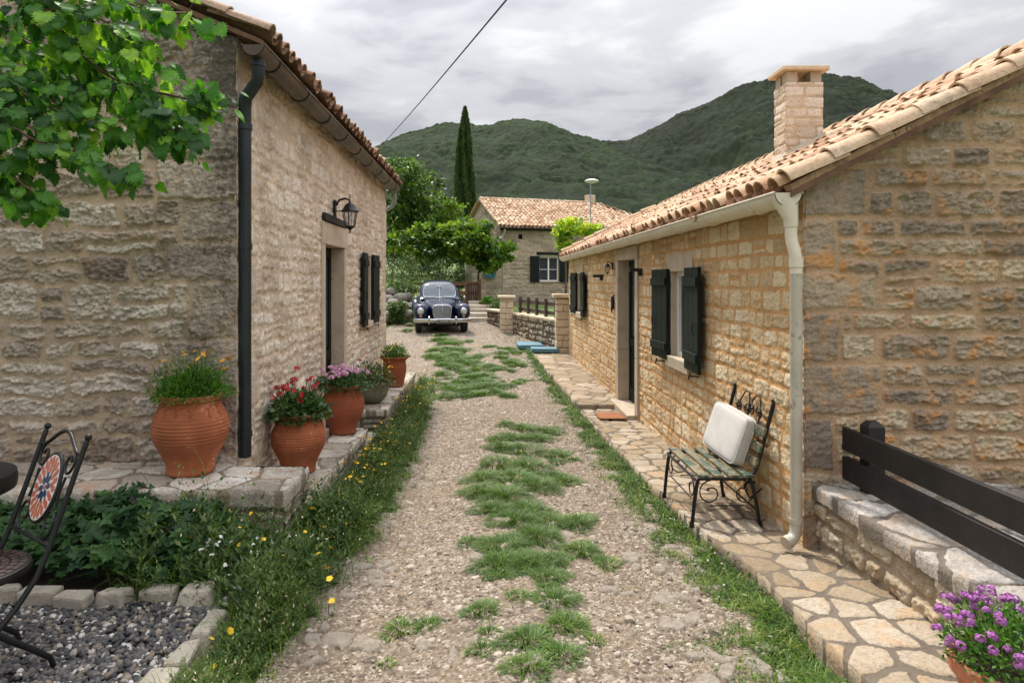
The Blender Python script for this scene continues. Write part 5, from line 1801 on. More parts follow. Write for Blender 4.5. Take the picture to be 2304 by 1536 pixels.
def pot_plants():
    rg = random.Random(4)
    # the large jar on the terrace
    t = empty('potted_plant', (-2.055, 4.625, 0.475), 0.0, 'largest ribbed terracotta jar, on the terrace by the gable corner, with feathery yellow marigolds', 'potted plant', 'plants in pots along the left house')
    jar(t, 0.545, 0.252, M['terracotta'], 1)
    foliage('foliage', t, M['leaf_pot'], 2600, 0.24, 0.20, 0.50, 11, size=(0.028, 0.050), aspect=0.30, droop=-0.2)
    foliage('foliage', t, M['leaf_pot'], 1500, 0.30, 0.30, 0.50, 12, LEAFQ, size=(0.016, 0.032), aspect=0.22, droop=-0.3, core=0.5)
    tips = stems('stem', t, M['leaf_pot'], 34, 0.31, 0.37, 0.50, 13)
    for p in tips[:18]:
        put_flower('orange', t, (p[0], p[1], p[2]), rg, 1.0, 0.6)
    # red flowers
    t = empty('potted_plant', (-1.583, 5.60, 0.20), 0.6, 'ribbed terracotta jar of red flowers, nearer of the two on the middle ledge', 'potted plant', 'plants in pots along the left house')
    jar(t, 0.50, 0.225, M['terracotta'], 2)
    foliage('foliage', t, M['leaf_potdk'], 1500, 0.25, 0.22, 0.44, 21, size=(0.035, 0.06), aspect=0.62)
    tips = stems('stem', t, M['leaf_potdk'], 40, 0.26, 0.34, 0.46, 23)
    tips[0] = (0.0, 0.05, 0.88)
    for p in tips[:22]:
        put_flower('red', t, (p[0], p[1], p[2] - 0.03), rg, 0.9, 0.7)
    # pink flowers
    t = empty('potted_plant', (-1.52, 7.02, 0.20), 1.1, 'ribbed terracotta jar of pink verbena, further of the two on the middle ledge', 'potted plant', 'plants in pots along the left house')
    jar(t, 0.51, 0.226, M['terracotta_dk'], 3)
    foliage('foliage', t, M['leaf_potdk'], 1300, 0.28, 0.17, 0.46, 31, size=(0.03, 0.055), aspect=0.55)
    tips = stems('stem', t, M['leaf_potdk'], 26, 0.30, 0.20, 0.48, 33)
    for p in tips[:22]:
        put_flower('pink', t, (p[0], p[1], p[2]), rg, 1.0, 0.5)
    # grey bowl with loose plant
    t = empty('potted_plant', (-1.58, 9.15, 0.13), 0, 'mossy grey bowl with loose green plant and small yellow flowers on the far ledge', 'potted plant', 'plants in pots along the left house')
    b = MB()
    b.lathe([(0.11, 0), (0.15, 0.02), (0.20, 0.08), (0.225, 0.16), (0.235, 0.26), (0.245, 0.27), (0.24, 0.285), (0.215, 0.28), (0.20, 0.22)], 36)
    b.build('bowl', M['bowl'], t, smooth=40)
    MB().lathe([(0.01, 0), (0.21, 0), (0.1, 0.02), (0.005, 0.03)], 20, c=(0, 0, 0.25)).build('soil', M['soil'], t, smooth=60)
    foliage('foliage', t, M['leaf_olive'], 900, 0.30, 0.30, 0.22, 41, size=(0.035, 0.07), aspect=0.45, droop=0.3)
    tips = stems('stem', t, M['leaf_potdk'], 34, 0.33, 0.34, 0.26, 43)
    for i, p in enumerate(tips[:26]):
        put_flower('smallyellow' if p[0] > 0.05 else 'pink' if p[0] < -0.1 and i % 3 == 0 else 'white', t, p, rg, 1.0, 0.6)
    # wide rimmed pot
    t = empty('potted_plant', (-1.465, 10.55, 0.13), 0, 'smooth wide rimmed terracotta pot with a low yellow flowering bush, furthest along the ledge', 'potted plant', 'plants in pots along the left house')
    b = MB()
    b.lathe([(0.125, 0), (0.14, 0.01), (0.15, 0.06), (0.175, 0.17), (0.188, 0.26), (0.186, 0.32), (0.176, 0.38), (0.18, 0.41), (0.215, 0.435), (0.228, 0.445), (0.228, 0.465), (0.21, 0.47), (0.18, 0.44), (0.17, 0.40)], 40)
    b.tube([(0.189 * math.cos(2 * PI * k / 40), 0.189 * math.sin(2 * PI * k / 40), 0.295) for k in range(40)], 0.004, 6, closed=True)
    b.build('pot', M['terracotta_dk'], t, smooth=40)
    MB().lathe([(0.01, 0), (0.175, 0), (0.1, 0.02), (0.005, 0.03)], 20, c=(0, 0, 0.42)).build('soil', M['soil'], t, smooth=60)
    foliage('foliage', t, M['leaf_pot'], 1300, 0.22, 0.22, 0.43, 51, size=(0.025, 0.045), aspect=0.5)
    tips = stems('stem', t, M['leaf_pot'], 24, 0.20, 0.24, 0.43, 53)
    for p in tips[:16]:
        put_flower('smallyellow', t, p, rg, 1.0, 0.6)
    # purple flowers in the corner
    t = empty('potted_plant', (1.885, 2.40, 0.155), 0, 'plain terracotta pot overflowing with purple flowers at the foot of the low wall', 'potted plant')
    b = MB()
    b.lathe([(0.115, 0), (0.125, 0.01), (0.145, 0.10), (0.165, 0.19), (0.172, 0.21), (0.186, 0.214), (0.190, 0.225), (0.190, 0.262), (0.184, 0.27), (0.170, 0.268), (0.160, 0.24)], 48)
    b.build('pot', M['terracotta_pk'], t, smooth=35)
    MB().lathe([(0.01, 0), (0.165, 0), (0.1, 0.02), (0.005, 0.03)], 20, c=(0, 0, 0.245)).build('soil', M['soil'], t, smooth=60)
    foliage('foliage', t, M['leaf_pot'], 2400, 0.225, 0.185, 0.268, 61, size=(0.014, 0.028), aspect=0.55, droop=-0.1)
    tr = np.random.default_rng(62)
    tips = stems('stem', t, M['leaf_pot'], 40, 0.25, 0.22, 0.25, 63, r=0.0018)
    for i in range(100):
        a = tr.uniform(0, 2 * PI); q = math.sqrt(tr.random())
        z = 0.25 + 0.235 * math.sqrt(max(0.02, 1 - 0.85 * q * q)) + tr.normal() * 0.012
        put_flower('purple', t, (0.25 * q * math.cos(a), 0.25 * q * math.sin(a), z), rg, 0.68, 0.7)


pot_plants()


# ------------------------------------------------------------------ bench and cushion
def spiral(c, r0, r1, a0, turns, n=22):
    """flat spiral in local x-z"""
    pts = []
    for i in range(n + 1):
        f = i / n
        r = r0 + (r1 - r0) * f
        a = a0 + turns * 2 * PI * f
        pts.append((c[0] + r * math.cos(a), c[1] + r * math.sin(a)))
    return pts


def bench():
    # local: x along the bench (towards the far end), y towards the wall, z up
    t = empty('garden_bench', (1.47, 4.64, 0.085), R(0), 'small iron bench with worn green slats and scrollwork back beside the right house wall', 'bench')
    L, D, hs = 0.72, 0.40, 0.345
    P = lambda x, y, z: (y, x, z)          # the bench runs along world Y, its back is at +X
    zf = lambda x: -0.03 * x / L
    b = MB()
    for i in range(4):
        y = 0.03 + i * 0.105
        bb = MB()
        b.bar(P(-0.03, y, hs + 0.012), P(L + 0.03, y, hs + 0.012 ), 0.070, 0.020)
    b.build('seat', M['slat'], t, bevel=0.003)
    back = lambda z: D - 0.005 + 0.10 * ((z - hs) / 0.5) ** 1.0 * 1.25
    b = MB()
    for z in (hs + 0.10, hs + 0.20, hs + 0.31):
        y = back(z) - 0.018
        b.bar(P(-0.02, y, z), P(L + 0.02, y, z), 0.018, 0.062, up=(0.25, 0, 1))
    bk = b.build('backrest', M['slat'], t, bevel=0.003)
    # side frames: seat rail, rear post, legs
    for x in (0.0, L):
        b = MB()
        pts = [P(x, -0.015, hs - 0.03), P(x, 0.0, hs - 0.012), P(x, 0.10, hs - 0.01), P(x, D - 0.10, hs - 0.012), P(x, D - 0.035, hs + 0.005), P(x, D, hs + 0.05), P(x, back(hs + 0.2), hs + 0.2), P(x, back(hs + 0.5), hs + 0.5)]
        b.tube(pts, 0.0135, 8)
        b.ball(P(x, back(hs + 0.53), hs + 0.53), 0.019, 10, 7)
        b.tube([P(x, back(hs + 0.49), hs + 0.49), P(x, back(hs + 0.515), hs + 0.515)], [0.017, 0.012], 8)
        b.build('side_frame', M['black'], t, smooth=50)
        for y0, y1 in ((0.0, -0.045), (D - 0.04, D + 0.03)):
            b = MB()
            b.tube([P(x, y0, hs - 0.012), P(x, y0 + (y1 - y0) * 0.25, hs - 0.06), P(x, y0 + (y1 - y0) * 0.6, hs * 0.5), P(x, y1, 0.0 + zf(x))], [0.012, 0.014, 0.0135, 0.013], 8)
            b.tube([P(x, y1, 0.035 + zf(x)), P(x, y1, zf(x) - 0.002)], [0.015, 0.019], 8)
            b.build('leg', M['black'], t, smooth=50)
        # scrolls under the seat in the side frame
        b = MB()
        for sgn, cy in ((1, 0.085), (-1, D - 0.085)):
            pts = spiral((0, 0), 0.088, 0.03, 0.5 * PI, -1.1)
            b.tube([P(x, cy - sgn * p[0], 0.235 + p[1]) for p in pts], 0.0052, 6)
            b.ball(P(x, cy - sgn * pts[-1][0], 0.235 + pts[-1][1]), 0.011, 7, 5)
        b.tube([P(x, 0.085, 0.147), P(x, D - 0.085, 0.147)], 0.005, 6)
        b.build('scroll', M['black'], t, smooth=60)
    # scrolls between front legs and stretchers
    b = MB()
    for sgn, cx in ((1, 0.10), (-1, L - 0.10)):
        pts = spiral((0, 0), 0.075, 0.028, 0.5 * PI, -1.0)
        b.tube([P(cx - sgn * p[0], -0.02, hs - 0.10 + p[1]) for p in pts], 0.005, 6)
    b.tube([P(0.10, -0.02, hs - 0.175), P(L - 0.10, -0.02, hs - 0.175)], 0.005, 6)
    b.tube([P(0.0, D + 0.015, 0.11), P(L, D + 0.015, 0.11)], 0.008, 6)
    b.tube([P(0.0, -0.02, hs - 0.02), P(L, -0.02, hs - 0.02)], 0.009, 6)
    b.build('stretcher', M['black'], t, smooth=60)
    # hoops and curls above the back slats
    b = MB()
    zb = hs + 0.335
    for cx in (0.24, 0.44):
        arch = []
        for i in range(19):
            a = PI * i / 18
            arch.append(P(cx + 0.105 * math.cos(a), back(zb + 0.19 * math.sin(a)) - 0.01, zb + 0.19 * math.sin(a)))
        b.tube(arch, 0.0055, 6)
    for cx, s in ((0.30, 1), (0.38, -1), (0.16, 1), (0.54, -1)):
        pts = spiral((0, 0), 0.055, 0.014, 0, 1.35 * s)
        b.tube([P(cx + p[0], back(zb + 0.08) - 0.01, zb + 0.075 + p[1]) for p in pts], 0.005, 6)
        b.ball(P(cx + pts[-1][0], back(zb + 0.08) - 0.01, zb + 0.075 + pts[-1][1]), 0.012, 7, 5)
    b.tube([P(0, back(zb - 0.01) - 0.005, zb), P(L, back(zb - 0.01) - 0.005, zb)], 0.008, 6)
    b.build('back_scroll', M['black'], bk, smooth=60)


bench()


def cushion():
    # a thick pad leaning against the bench back
    n = 22
    w, h, th = 0.50, 0.36, 0.105
    me_rows = []
    b = MB()
    # superellipsoid pad
    nu, nv = 48, 24
    vs, fs = [], []
    sp = lambda c, e: math.copysign(abs(c) ** e, c)
    for j in range(nv + 1):
        ph = -PI / 2 + PI * j / nv
        for i in range(nu):
            a = 2 * PI * i / nu
            x = w / 2 * sp(math.cos(a), 0.22) * sp(math.cos(ph), 0.25)
            z = h / 2 * sp(math.sin(a), 0.22) * sp(math.cos(ph), 0.25)
            y = th / 2 * sp(math.sin(ph), 0.40)
            y *= 1.0 - 0.10 * ((2 * x / w) ** 4 + (2 * z / h) ** 4) / 2
            vs.append((x, y + 0.003 * math.sin(7 * x + 5 * z), z))
    for j in range(nv):
        for i in range(nu):
            i2 = (i + 1) % nu
            fs.append((j * nu + i, j * nu + i2, (j + 1) * nu + i2, (j + 1) * nu + i))
    b.add(vs, fs)
    # piping seam
    o = b.build('cushion', M['cushion'], None, smooth=50)
    tag(o, 'thick off white seat cushion leaning on the iron bench', 'cushion')
    for sy in (-1, 1):
        pts = []
        for i in range(64):
            a = 2 * PI * i / 64
            x = (w / 2 - 0.002) * sp(math.cos(a), 0.22); z = (h / 2 - 0.002) * sp(math.sin(a), 0.22)
            pts.append((x, sy * th * 0.33 + 0.003 * math.sin(7 * x + 5 * z), z))
        MB().tube(pts, 0.0042, 6, closed=True).build('piping', M['cushion'], o, smooth=60)
    # local x along the bench, y through the pad (towards the wall)
    T = Matrix(((0, 1, 0), (1, 0, 0), (0, 0, 1))).to_4x4()
    o.matrix_world = Matrix.Translation((1.815, 5.02, 0.655)) @ Matrix.Rotation(R(10), 4, 'Z') @ Matrix.Rotation(R(17), 4, 'Y') @ Matrix.Rotation(R(6), 4, 'X') @ T


cushion()


# ------------------------------------------------------------------ iron bistro chair with mosaic
def mosaic(parent, c, rx, rz, name='medallion'):
    """oval panel: grout plate, petals of blue tile, ring petals of terracotta (x-z plane, facing -y)"""
    b = MB()
    n = 40
    for y0, y1, k in ((-0.006, 0.010, 1.0),):
        secs = [[(c[0] + rx * k * math.cos(2 * PI * i / n), c[1] + y, c[2] + rz * k * math.sin(2 * PI * i / n)) for i in range(n)] for y in (y0, y1)]
        b.loft(secs)
    o = b.build(name, M['mos_grout'], parent, smooth=30)
    b = MB()
    b.tube([(c[0] + (rx + 0.006) * math.cos(2 * PI * i / n), c[1] + 0.002, c[2] + (rz + 0.006) * math.sin(2 * PI * i / n)) for i in range(n)], 0.009, 8, closed=True)
    b.build('rim', M['black'], o, smooth=60)
    def petal(bm, a, r0, r1, w):
        pts = []
        for f, ww in ((0, 0.25), (0.25, 0.8), (0.6, 1.0), (0.88, 0.6), (1.0, 0.12)):
            pts.append((r0 + (r1 - r0) * f, ww * w))
        ring = [(r, s) for r, s in pts] + [(r, -s) for r, s in reversed(pts)]
        vs = []
        for yy in (-0.006, -0.0085):
            for r, s in ring:
                x = r * math.cos(a) - s * math.sin(a); z = r * math.sin(a) + s * math.cos(a)
                vs.append((c[0] + rx * x, c[1] + yy, c[2] + rz * z))
        k = len(ring)
        fs = [tuple(range(k)), tuple(range(2 * k - 1, k - 1, -1))] + [(i, (i + 1) % k, k + (i + 1) % k, k + i) for i in range(k)]
        bm.add(vs, fs)
    bl, te = MB(), MB()
    for k in range(8):
        petal(bl, 2 * PI * k / 8 + 0.2, 0.14, 0.46, 0.095)
    for k in range(14):
        petal(te, 2 * PI * (k + 0.5) / 14, 0.44, 0.73, 0.085)
    for k in range(20):
        petal(te, 2 * PI * k / 20 + 0.05, 0.66, 0.97, 0.098)
    petal(te, 0.0, -0.10, 0.10, 0.085)
    bl.build('blue_tiles', M['mos_blue'], o)
    te.build('terracotta_tiles', M['mos_terra'], o)
    return o


def iron_chair(loc, rz, label):
    t = empty('iron_chair', loc, rz, label, 'chair', None)
    up = []
    for s in (-1, 1):
        b = MB()
        x = 0.205 * s
        b.tube([(x, 0.325, 0.955), (x, 0.17, 0.52), (x, 0.125, 0.42), (x, 0.05, 0.32), (x, -0.10, 0.17), (x * 0.97, -0.27, 0.0)], 0.012, 8)
        b.ball((x, 0.334, 0.978), 0.016, 10, 7)
        b.tube([(x, 0.32, 0.94), (x, 0.329, 0.963)], [0.014, 0.010], 8)
        b.build('leg', M['black'], t, smooth=50)
        b = MB()
        x = 0.175 * s
        b.tube([(x, -0.18, 0.44), (x, -0.10, 0.33), (x, 0.0, 0.22), (x, 0.10, 0.13), (x, 0.19, 0.045), (x, 0.205, 0.0)], [0.011, 0.012, 0.014, 0.013, 0.012, 0.012], 8)
        b.build('leg', M['black'], t, smooth=50)
    py = lambda z: 0.17 + (z - 0.52) * (0.155 / 0.435)
    b = MB()
    pts = []
    for i in range(17):
        f = i / 16
        x = -0.205 + 0.41 * f
        z = 0.905 + 0.075 * (math.sin(PI * min(1, max(0, (f - 0.1) / 0.8))) ** 1.4)
        pts.append((x, py(z), z))
    b.tube(pts, 0.009, 8)
    b.tube([(-0.205, py(0.54), 0.54), (0.205, py(0.54), 0.54)], 0.009, 8)
    for s in (-1, 1):
        pr = spiral((0, 0), 0.060, 0.016, PI / 2 - 0.5 * s, -1.15 * s)
        b.tube([(s * 0.125 + p[0] * 0.8, py(0.86 + p[1]), 0.86 + p[1]) for p in pr], 0.0065, 6)
        pr = spiral((0, 0), 0.068, 0.018, -PI / 2, 1.1 * s)
        b.tube([(s * 0.115 + p[0] * 0.9, py(0.615 + p[1]), 0.615 + p[1]) for p in pr], 0.0065, 6)
        b.tube([(s * 0.135, py(0.80), 0.80), (s * 0.125, py(0.74), 0.74), (s * 0.135, py(0.68), 0.68)], 0.0065, 6)
    bk = b.build('backrest', M['black'], t, smooth=60)
    med = mosaic(t, (0, 0, 0), 0.098, 0.145)
    med.location = (0, py(0.74) - 0.004, 0.74)
    med.rotation_euler = (-math.atan(0.155 / 0.435), 0, 0)
    # round seat with mosaic top
    b = MB()
    b.lathe([(0.19, 0.0), (0.205, 0.004), (0.208, 0.02), (0.203, 0.034), (0.19, 0.036)], 40, c=(0, -0.03, 0.43))
    st = b.build('seat', M['black'], t, smooth=40)
    b = MB()
    rg = random.Random(9)
    for ring, (r, n) in enumerate(((0.04, 6), (0.075, 12), (0.11, 18), (0.145, 24), (0.176, 30))):
        for k in range(n):
            a = 2 * PI * (k + 0.5 * (ring % 2)) / n
            w = 2 * PI * r / n * 0.78
            b.box((r * math.cos(a), -0.03 + r * math.sin(a), 0.467), (0.026, w, 0.004), rz=0) if False else b.add(
                [(rr * math.cos(a + da), -0.03 + rr * math.sin(a + da), z) for z in (0.466, 0.469) for rr, da in ((r - 0.013, -w / 2 / r), (r + 0.013, -w / 2 / r), (r + 0.013, w / 2 / r), (r - 0.013, w / 2 / r))],
                [(4, 5, 6, 7), (0, 1, 5, 4), (1, 2, 6, 5), (2, 3, 7, 6), (3, 0, 4, 7)])
    b.build('seat_tiles', M['mos_seat'], st)
    return t


M['mos_seat'] = plain('seat mosaic', lin(58, 44, 40), 0.5, var=0.5, scale=14, bump=0.2)
CZ = 0.115
ch_rz = math.atan2(-0.57, 0.82)
iron_chair((-2.155, 2.846, CZ), ch_rz, 'black iron folding chair with oval terracotta and blue mosaic back on the dark gravel')


def bistro_table():
    t = empty('bistro_table', (-2.60, 3.17, CZ), 0, 'black round iron table at the picture edge behind the mosaic chair', 'table')
    b = MB()
    b.lathe([(0.28, 0.0), (0.30, 0.01), (0.305, 0.05), (0.30, 0.085), (0.28, 0.09)], 44, c=(0, 0, 0.66))
    b.build('table_top', M['black'], t, smooth=35)
    for k in range(3):
        a = 2 * PI * k / 3 + 0.2
        MB().tube([(0.20 * math.cos(a), 0.20 * math.sin(a), 0.665), (0.08 * math.cos(a), 0.08 * math.sin(a), 0.40), (0.09 * math.cos(a), 0.09 * math.sin(a), 0.25), (0.26 * math.cos(a), 0.26 * math.sin(a), 0.0)], 0.011, 8).build('leg', M['black'], t, smooth=50)


bistro_table()


# ------------------------------------------------------------------ lamps, brackets, mats
def lantern(loc, out, s, label, m=None):
    """wall lantern: back plate, swan arm, glazed body; out = unit vector away from the wall"""
    t = empty('wall_lantern', loc, math.atan2(-out[0], out[1]), label, 'lantern')
    # local y points away from the wall
    b = MB()
    b.box((0, 0.012, 0.0), (0.075 * s, 0.022, 0.20 * s))
    b.ball((0, 0.03, 0.06 * s), 0.022 * s, 8, 6)
    b.build('back_plate', M['black'], t, bevel=0.006)
    b = MB()
    b.tube([(0, 0.02, 0.05 * s), (0, 0.06 * s, 0.10 * s), (0, 0.12 * s, 0.115 * s), (0, 0.165 * s, 0.10 * s), (0, 0.17 * s, 0.07 * s)], 0.012 * s, 8)
    b.tube([(0, 0.17 * s, 0.12 * s), (0, 0.17 * s, 0.16 * s)], [0.008 * s, 0.004 * s], 6)
    b.tube([(0, 0.02, -0.02 * s), (0, 0.10 * s, -0.02 * s)], 0.006 * s, 6)
    b.build('arm', M['black'], t, smooth=60)
    c = (0, 0.17 * s, 0)
    b = MB()
    n = 6
    b.lathe([(0.012 * s, 0.075 * s), (0.055 * s, 0.045 * s), (0.078 * s, 0.0), (0.100 * s, -0.018 * s), (0.100 * s, -0.026 * s), (0.08 * s, -0.028 * s)][::-1], 12, c=c)
    b.lathe([(0.006 * s, -0.235 * s), (0.016 * s, -0.215 * s), (0.030 * s, -0.205 * s), (0.055 * s, -0.188 * s), (0.055 * s, -0.178 * s)], 12, c=c)
    b.ball((0, 0.17 * s, -0.245 * s), 0.010 * s, 7, 5)
    hd = b.build('hood', M['black'], t, smooth=40)
    b = MB()
    for k in range(n):
        a = 2 * PI * k / n
        b.tube([(c[0] + 0.082 * s * math.cos(a), c[1] + 0.082 * s * math.sin(a), -0.025 * s), (c[0] + 0.052 * s * math.cos(a), c[1] + 0.052 * s * math.sin(a), -0.185 * s)], 0.005 * s, 5)
    b.build('cage', M['black'], t)
    MB().lathe([(0.048 * s, -0.182 * s), (0.077 * s, -0.03 * s)], n, c=c, caps=False).build('lamp_glass', M['lampglass'], t)
    b = MB()
    b.tube([(0, 0.17 * s, -0.18 * s), (0, 0.17 * s, -0.11 * s)], 0.010 * s, 8)
    b.ball((0, 0.17 * s, -0.085 * s), 0.020 * s, 8, 6, (1, 1, 1.3))
    b.build('bulb', M['white'], t, smooth=60)


def lg():
    m, t, p, out = mat('lantern glass')
    p.inputs['Base Color'].default_value = (0.5, 0.48, 0.45, 1)
    p.inputs['Roughness'].default_value = 0.08
    tr = t.node('ShaderNodeBsdfTransparent')
    mx = t.node('ShaderNodeMixShader', {0: 0.72})
    t.l.new(p.outputs[0], mx.inputs[1]); t.l.new(tr.outputs[0], mx.inputs[2])
    t.l.new(mx.outputs[0], out.inputs[0])
    return m


M['lampglass'] = lg()
lantern((-1.83, 7.97, 2.645), (1, 0), 1.12, 'black glazed wall lantern on a curved arm above the left house door')
lantern((1.985, 10.48, 2.02), (-1, 0), 0.55, 'small black wall lantern beside the green house door')


def wall_brackets():
    for y, z, lab in ((8.60, 1.93, 'little dark wooden bracket between the green door and the shuttered window'), (11.5, 1.87, 'little dark wooden bracket beyond the green door under the gutter')):
        t = empty('wall_bracket', (2.0, y, z), 0, lab, 'bracket')
        MB().box((-0.085, 0, 0.0), (0.17, 0.07, 0.045), jit=0.004).build('arm', M['fence'], t, bevel=0.004)
        MB().box((-0.03, 0, -0.05), (0.05, 0.05, 0.055), jit=0.004).build('corbel', M['fence'], t, bevel=0.004)
    b = MB()
    b.tube([(1.99, 10.45, 1.56), (1.955, 10.45, 1.54), (1.95, 10.44, 1.36), (1.955, 10.45, 1.30)], 0.014, 7)
    b.box((1.965, 10.45, 1.44), (0.03, 0.09, 0.20))
    tag(b.build('door_bell', M['black'], None, bevel=0.004), 'black iron bell pull on the wall beyond the green door', 'bell')
    b = MB()
    b.tube([(2.0, 4.95, 0.30), (1.93, 4.95, 0.30), (1.915, 4.95, 0.28), (1.915, 4.95, 0.25)], 0.011, 8)
    b.tube([(1.945, 4.95, 0.30), (1.945, 4.95, 0.345)], 0.008, 6)
    b.box((1.945, 4.95, 0.35), (0.012, 0.06, 0.012))
    b.tube([(1.915, 4.95, 0.25), (1.93, 4.90, 0.20), (1.95, 4.86, 0.24), (1.975, 4.80, 0.30)], 0.006, 6)
    tag(b.build('garden_tap', M['black'], None, smooth=50), 'small dark garden tap low on the wall under the bench back', 'tap')


wall_brackets()


def mats():
    b = MB()
    rows = []
    for j in range(13):
        y = 8.86 + 0.46 * j / 12
        rows.append([(1.50 + 0.36 * i / 10, y, float(pave_z(y)) + 0.026 + 0.003 * math.sin(i * 2.1 + j)) for i in range(11)])
    b.grid(rows)
    o = b.build('door_mat', M['mat'], None, smooth=60)
    s = o.modifiers.new('thick', 'SOLIDIFY'); s.thickness = 0.012
    tag(o, 'brown coir doormat on the paving below the green door', 'doormat')
    for x0, x1, y0, y1, z, rz, lab in ((0.80, 1.45, 17.10, 18.1, 0.03, -0.05, 'pale blue foam pad lying further back by the garden wall'), (1.10, 1.78, 16.38, 16.9, 0.012, 0.03, 'pale blue foam pad lying nearer, at the end of the paved path')):
        b = MB()
        b.box(((x0 + x1) / 2, (y0 + y1) / 2, z + 0.052), (x1 - x0, y1 - y0, 0.105), jit=0.014)
        o = b.build('foam_pad', M['foam'], None, bevel=0.018, seg=3)
        tag(o, lab, 'foam pad')


mats()


# ------------------------------------------------------------------ vintage car
def car():
    t = empty('vintage_car', (-1.345, 20.0, gz(-1.3, 20.4) - 0.015), 0, 'navy blue vintage saloon car with chrome grille and bumper parked facing down the lane', 'car')
    t.rotation_euler = (R(2.6), 0, R(7.5))
    sg = lambda c, e: math.copysign(abs(c) ** e, c)

    def ring(y, w, zb, zt, e, cx=0.0, n=36):
        zm, h = (zb + zt) / 2, (zt - zb) / 2
        return [(cx + w * sg(math.cos(2 * PI * k / n), e), y, zm + h * sg(math.sin(2 * PI * k / n), e)) for k in range(n)]

    def interp_secs(secs, m):
        a = np.array(secs, float)
        s = np.arange(len(a)); q = np.linspace(0, len(a) - 1, m)
        # smooth resampling
        out = []
        for v in q:
            i = int(min(max(np.floor(v), 0), len(a) - 2)); f = v - i
            p0, p1, p2, p3 = a[max(i - 1, 0)], a[i], a[i + 1], a[min(i + 2, len(a) - 1)]
            out.append(0.5 * (2 * p1 + (p2 - p0) * f + (2 * p0 - 5 * p1 + 4 * p2 - p3) * f * f + (3 * p1 - p0 - 3 * p2 + p3) * f ** 3))
        return out

    b = MB()
    body = [(0.10, .26, .42, .80, .7), (0.13, .31, .40, .845, .62), (0.35, .35, .38, .895, .6), (0.7, .42, .35, .93, .6), (1.1, .52, .33, .955, .58), (1.5, .655, .31, .975, .52), (1.9, .71, .30, .99, .5), (2.8, .72, .30, .99, .5), (3.3, .69, .31, .97, .55), (3.8, .58, .35, .90, .65), (4.1, .42, .42, .76, .75), (4.2, .2, .5, .66, .9)]
    b.loft([ring(*s) for s in interp_secs(body, 46)])
    # cabin
    cab = [(1.36, .63, .93, .96, .55), (1.48, .635, .93, 1.05, .5), (1.60, .63, .93, 1.21, .46), (1.72, .62, .93, 1.34, .44), (1.86, .61, .93, 1.425, .44), (2.1, .60, .93, 1.48, .46), (2.4, .59, .93, 1.50, .48), (2.8, .585, .93, 1.48, .5), (3.2, .56, .93, 1.38, .54), (3.5, .52, .92, 1.25, .58), (3.8, .44, .85, 1.07, .64), (4.05, .3, .8, .90, .8)]
    cabs = interp_secs(cab, 60)
    b2 = []
    def cring(y, w, zb, zt, e):
        n = 40
        return [(w * sg(math.cos(PI * k / n), e), y, zb + (zt - zb) * abs(math.sin(PI * k / n)) ** e) for k in range(n + 1)]
    b.loft([cring(*s) for s in cabs])
    bo = b.build('body', M['carblue'], t, smooth=45)
    # wings
    for s in (-1, 1):
        b = MB()
        fr = [(-0.02, .05, .56, .70, 1.0), (0.02, .15, .46, .80, .9), (0.10, .20, .40, .87, .85), (0.28, .235, .37, .905, .8), (0.5, .245, .36, .91, .8), (0.8, .235, .36, .87, .8), (1.1, .20, .36, .76, .8), (1.4, .16, .34, .60, .8), (1.75, .10, .32, .44, .8), (1.9, .04, .33, .38, 1.0)]
        b.loft([ring(y, w, zb, zt, e, cx=s * (0.635 if y < 1.2 else 0.66)) for y, w, zb, zt, e in interp_secs(fr, 34)])
        b.build('front_wing', M['carblue'], t, smooth=60)
        b = MB()
        rr = [(2.75, .05, .45, .55, 1.0), (2.85, .12, .36, .70, .9), (3.1, .17, .33, .82, .8), (3.4, .18, .33, .84, .8), (3.7, .17, .33, .76, .8), (4.0, .13, .36, .62, .85), (4.15, .05, .42, .52, 1.0)]
        b.loft([ring(y, w, zb, zt, e, cx=s * 0.70) for y, w, zb, zt, e in interp_secs(rr, 24)])
        b.build('rear_wing', M['carblue'], t, smooth=60)
        # headlamp, indicator
        hx, hz = s * 0.645, 0.685
        b = MB()
        Mx = Matrix.Translation((hx, -0.01, hz)) @ Matrix.Rotation(R(90), 4, 'X')
        b.lathe([(0.085, -0.07), (0.108, -0.01), (0.110, 0.010), (0.104, 0.020), (0.094, 0.022), (0.090, 0.012)], 28, M=Mx)
        hl = b.build('headlight', M['chrome'], t, smooth=40)
        b = MB()
        b.lathe([(0.092, 0.010), (0.086, 0.026), (0.065, 0.040), (0.035, 0.048), (0.004, 0.050)], 28, M=Mx)
        b.build('lens', M['lamp_lens'], hl, smooth=60)
        b = MB()
        Mx = Matrix.Translation((s * 0.64, -0.02, 0.535)) @ Matrix.Rotation(R(90), 4, 'X')
        b.lathe([(0.040, -0.04), (0.045, 0.0), (0.040, 0.012), (0.030, 0.014)], 18, M=Mx)
        il = b.build('indicator', M['chrome'], t, smooth=40)
        MB().lathe([(0.030, 0.012), (0.022, 0.024), (0.004, 0.028)], 16, M=Mx).build('lens', M['lens_red'], il, smooth=60)
        # side lamp on top of the wing, mirror
        MB().ball((s * 0.56, 0.42, 0.915), 0.022, 8, 6, (0.8, 2.0, 1)).build('side_lamp', M['chrome'], t, smooth=60)
        b = MB()
        b.tube([(s * 0.66, 1.18, 0.80), (s * 0.72, 1.10, 0.93), (s * 0.745, 1.08, 0.985)], 0.007, 6)
        b.ball((s * 0.765, 1.08, 1.01), 0.05, 12, 8, (0.85, 0.45, 1))
        b.build('mirror', M['chrome'], t, smooth=60)
        # running board, door handle, side windows
        MB().box((s * 0.74, 2.25, 0.33), (0.16, 1.1, 0.05)).build('running_board', M['rubber'], t, bevel=0.01)
        b = MB()
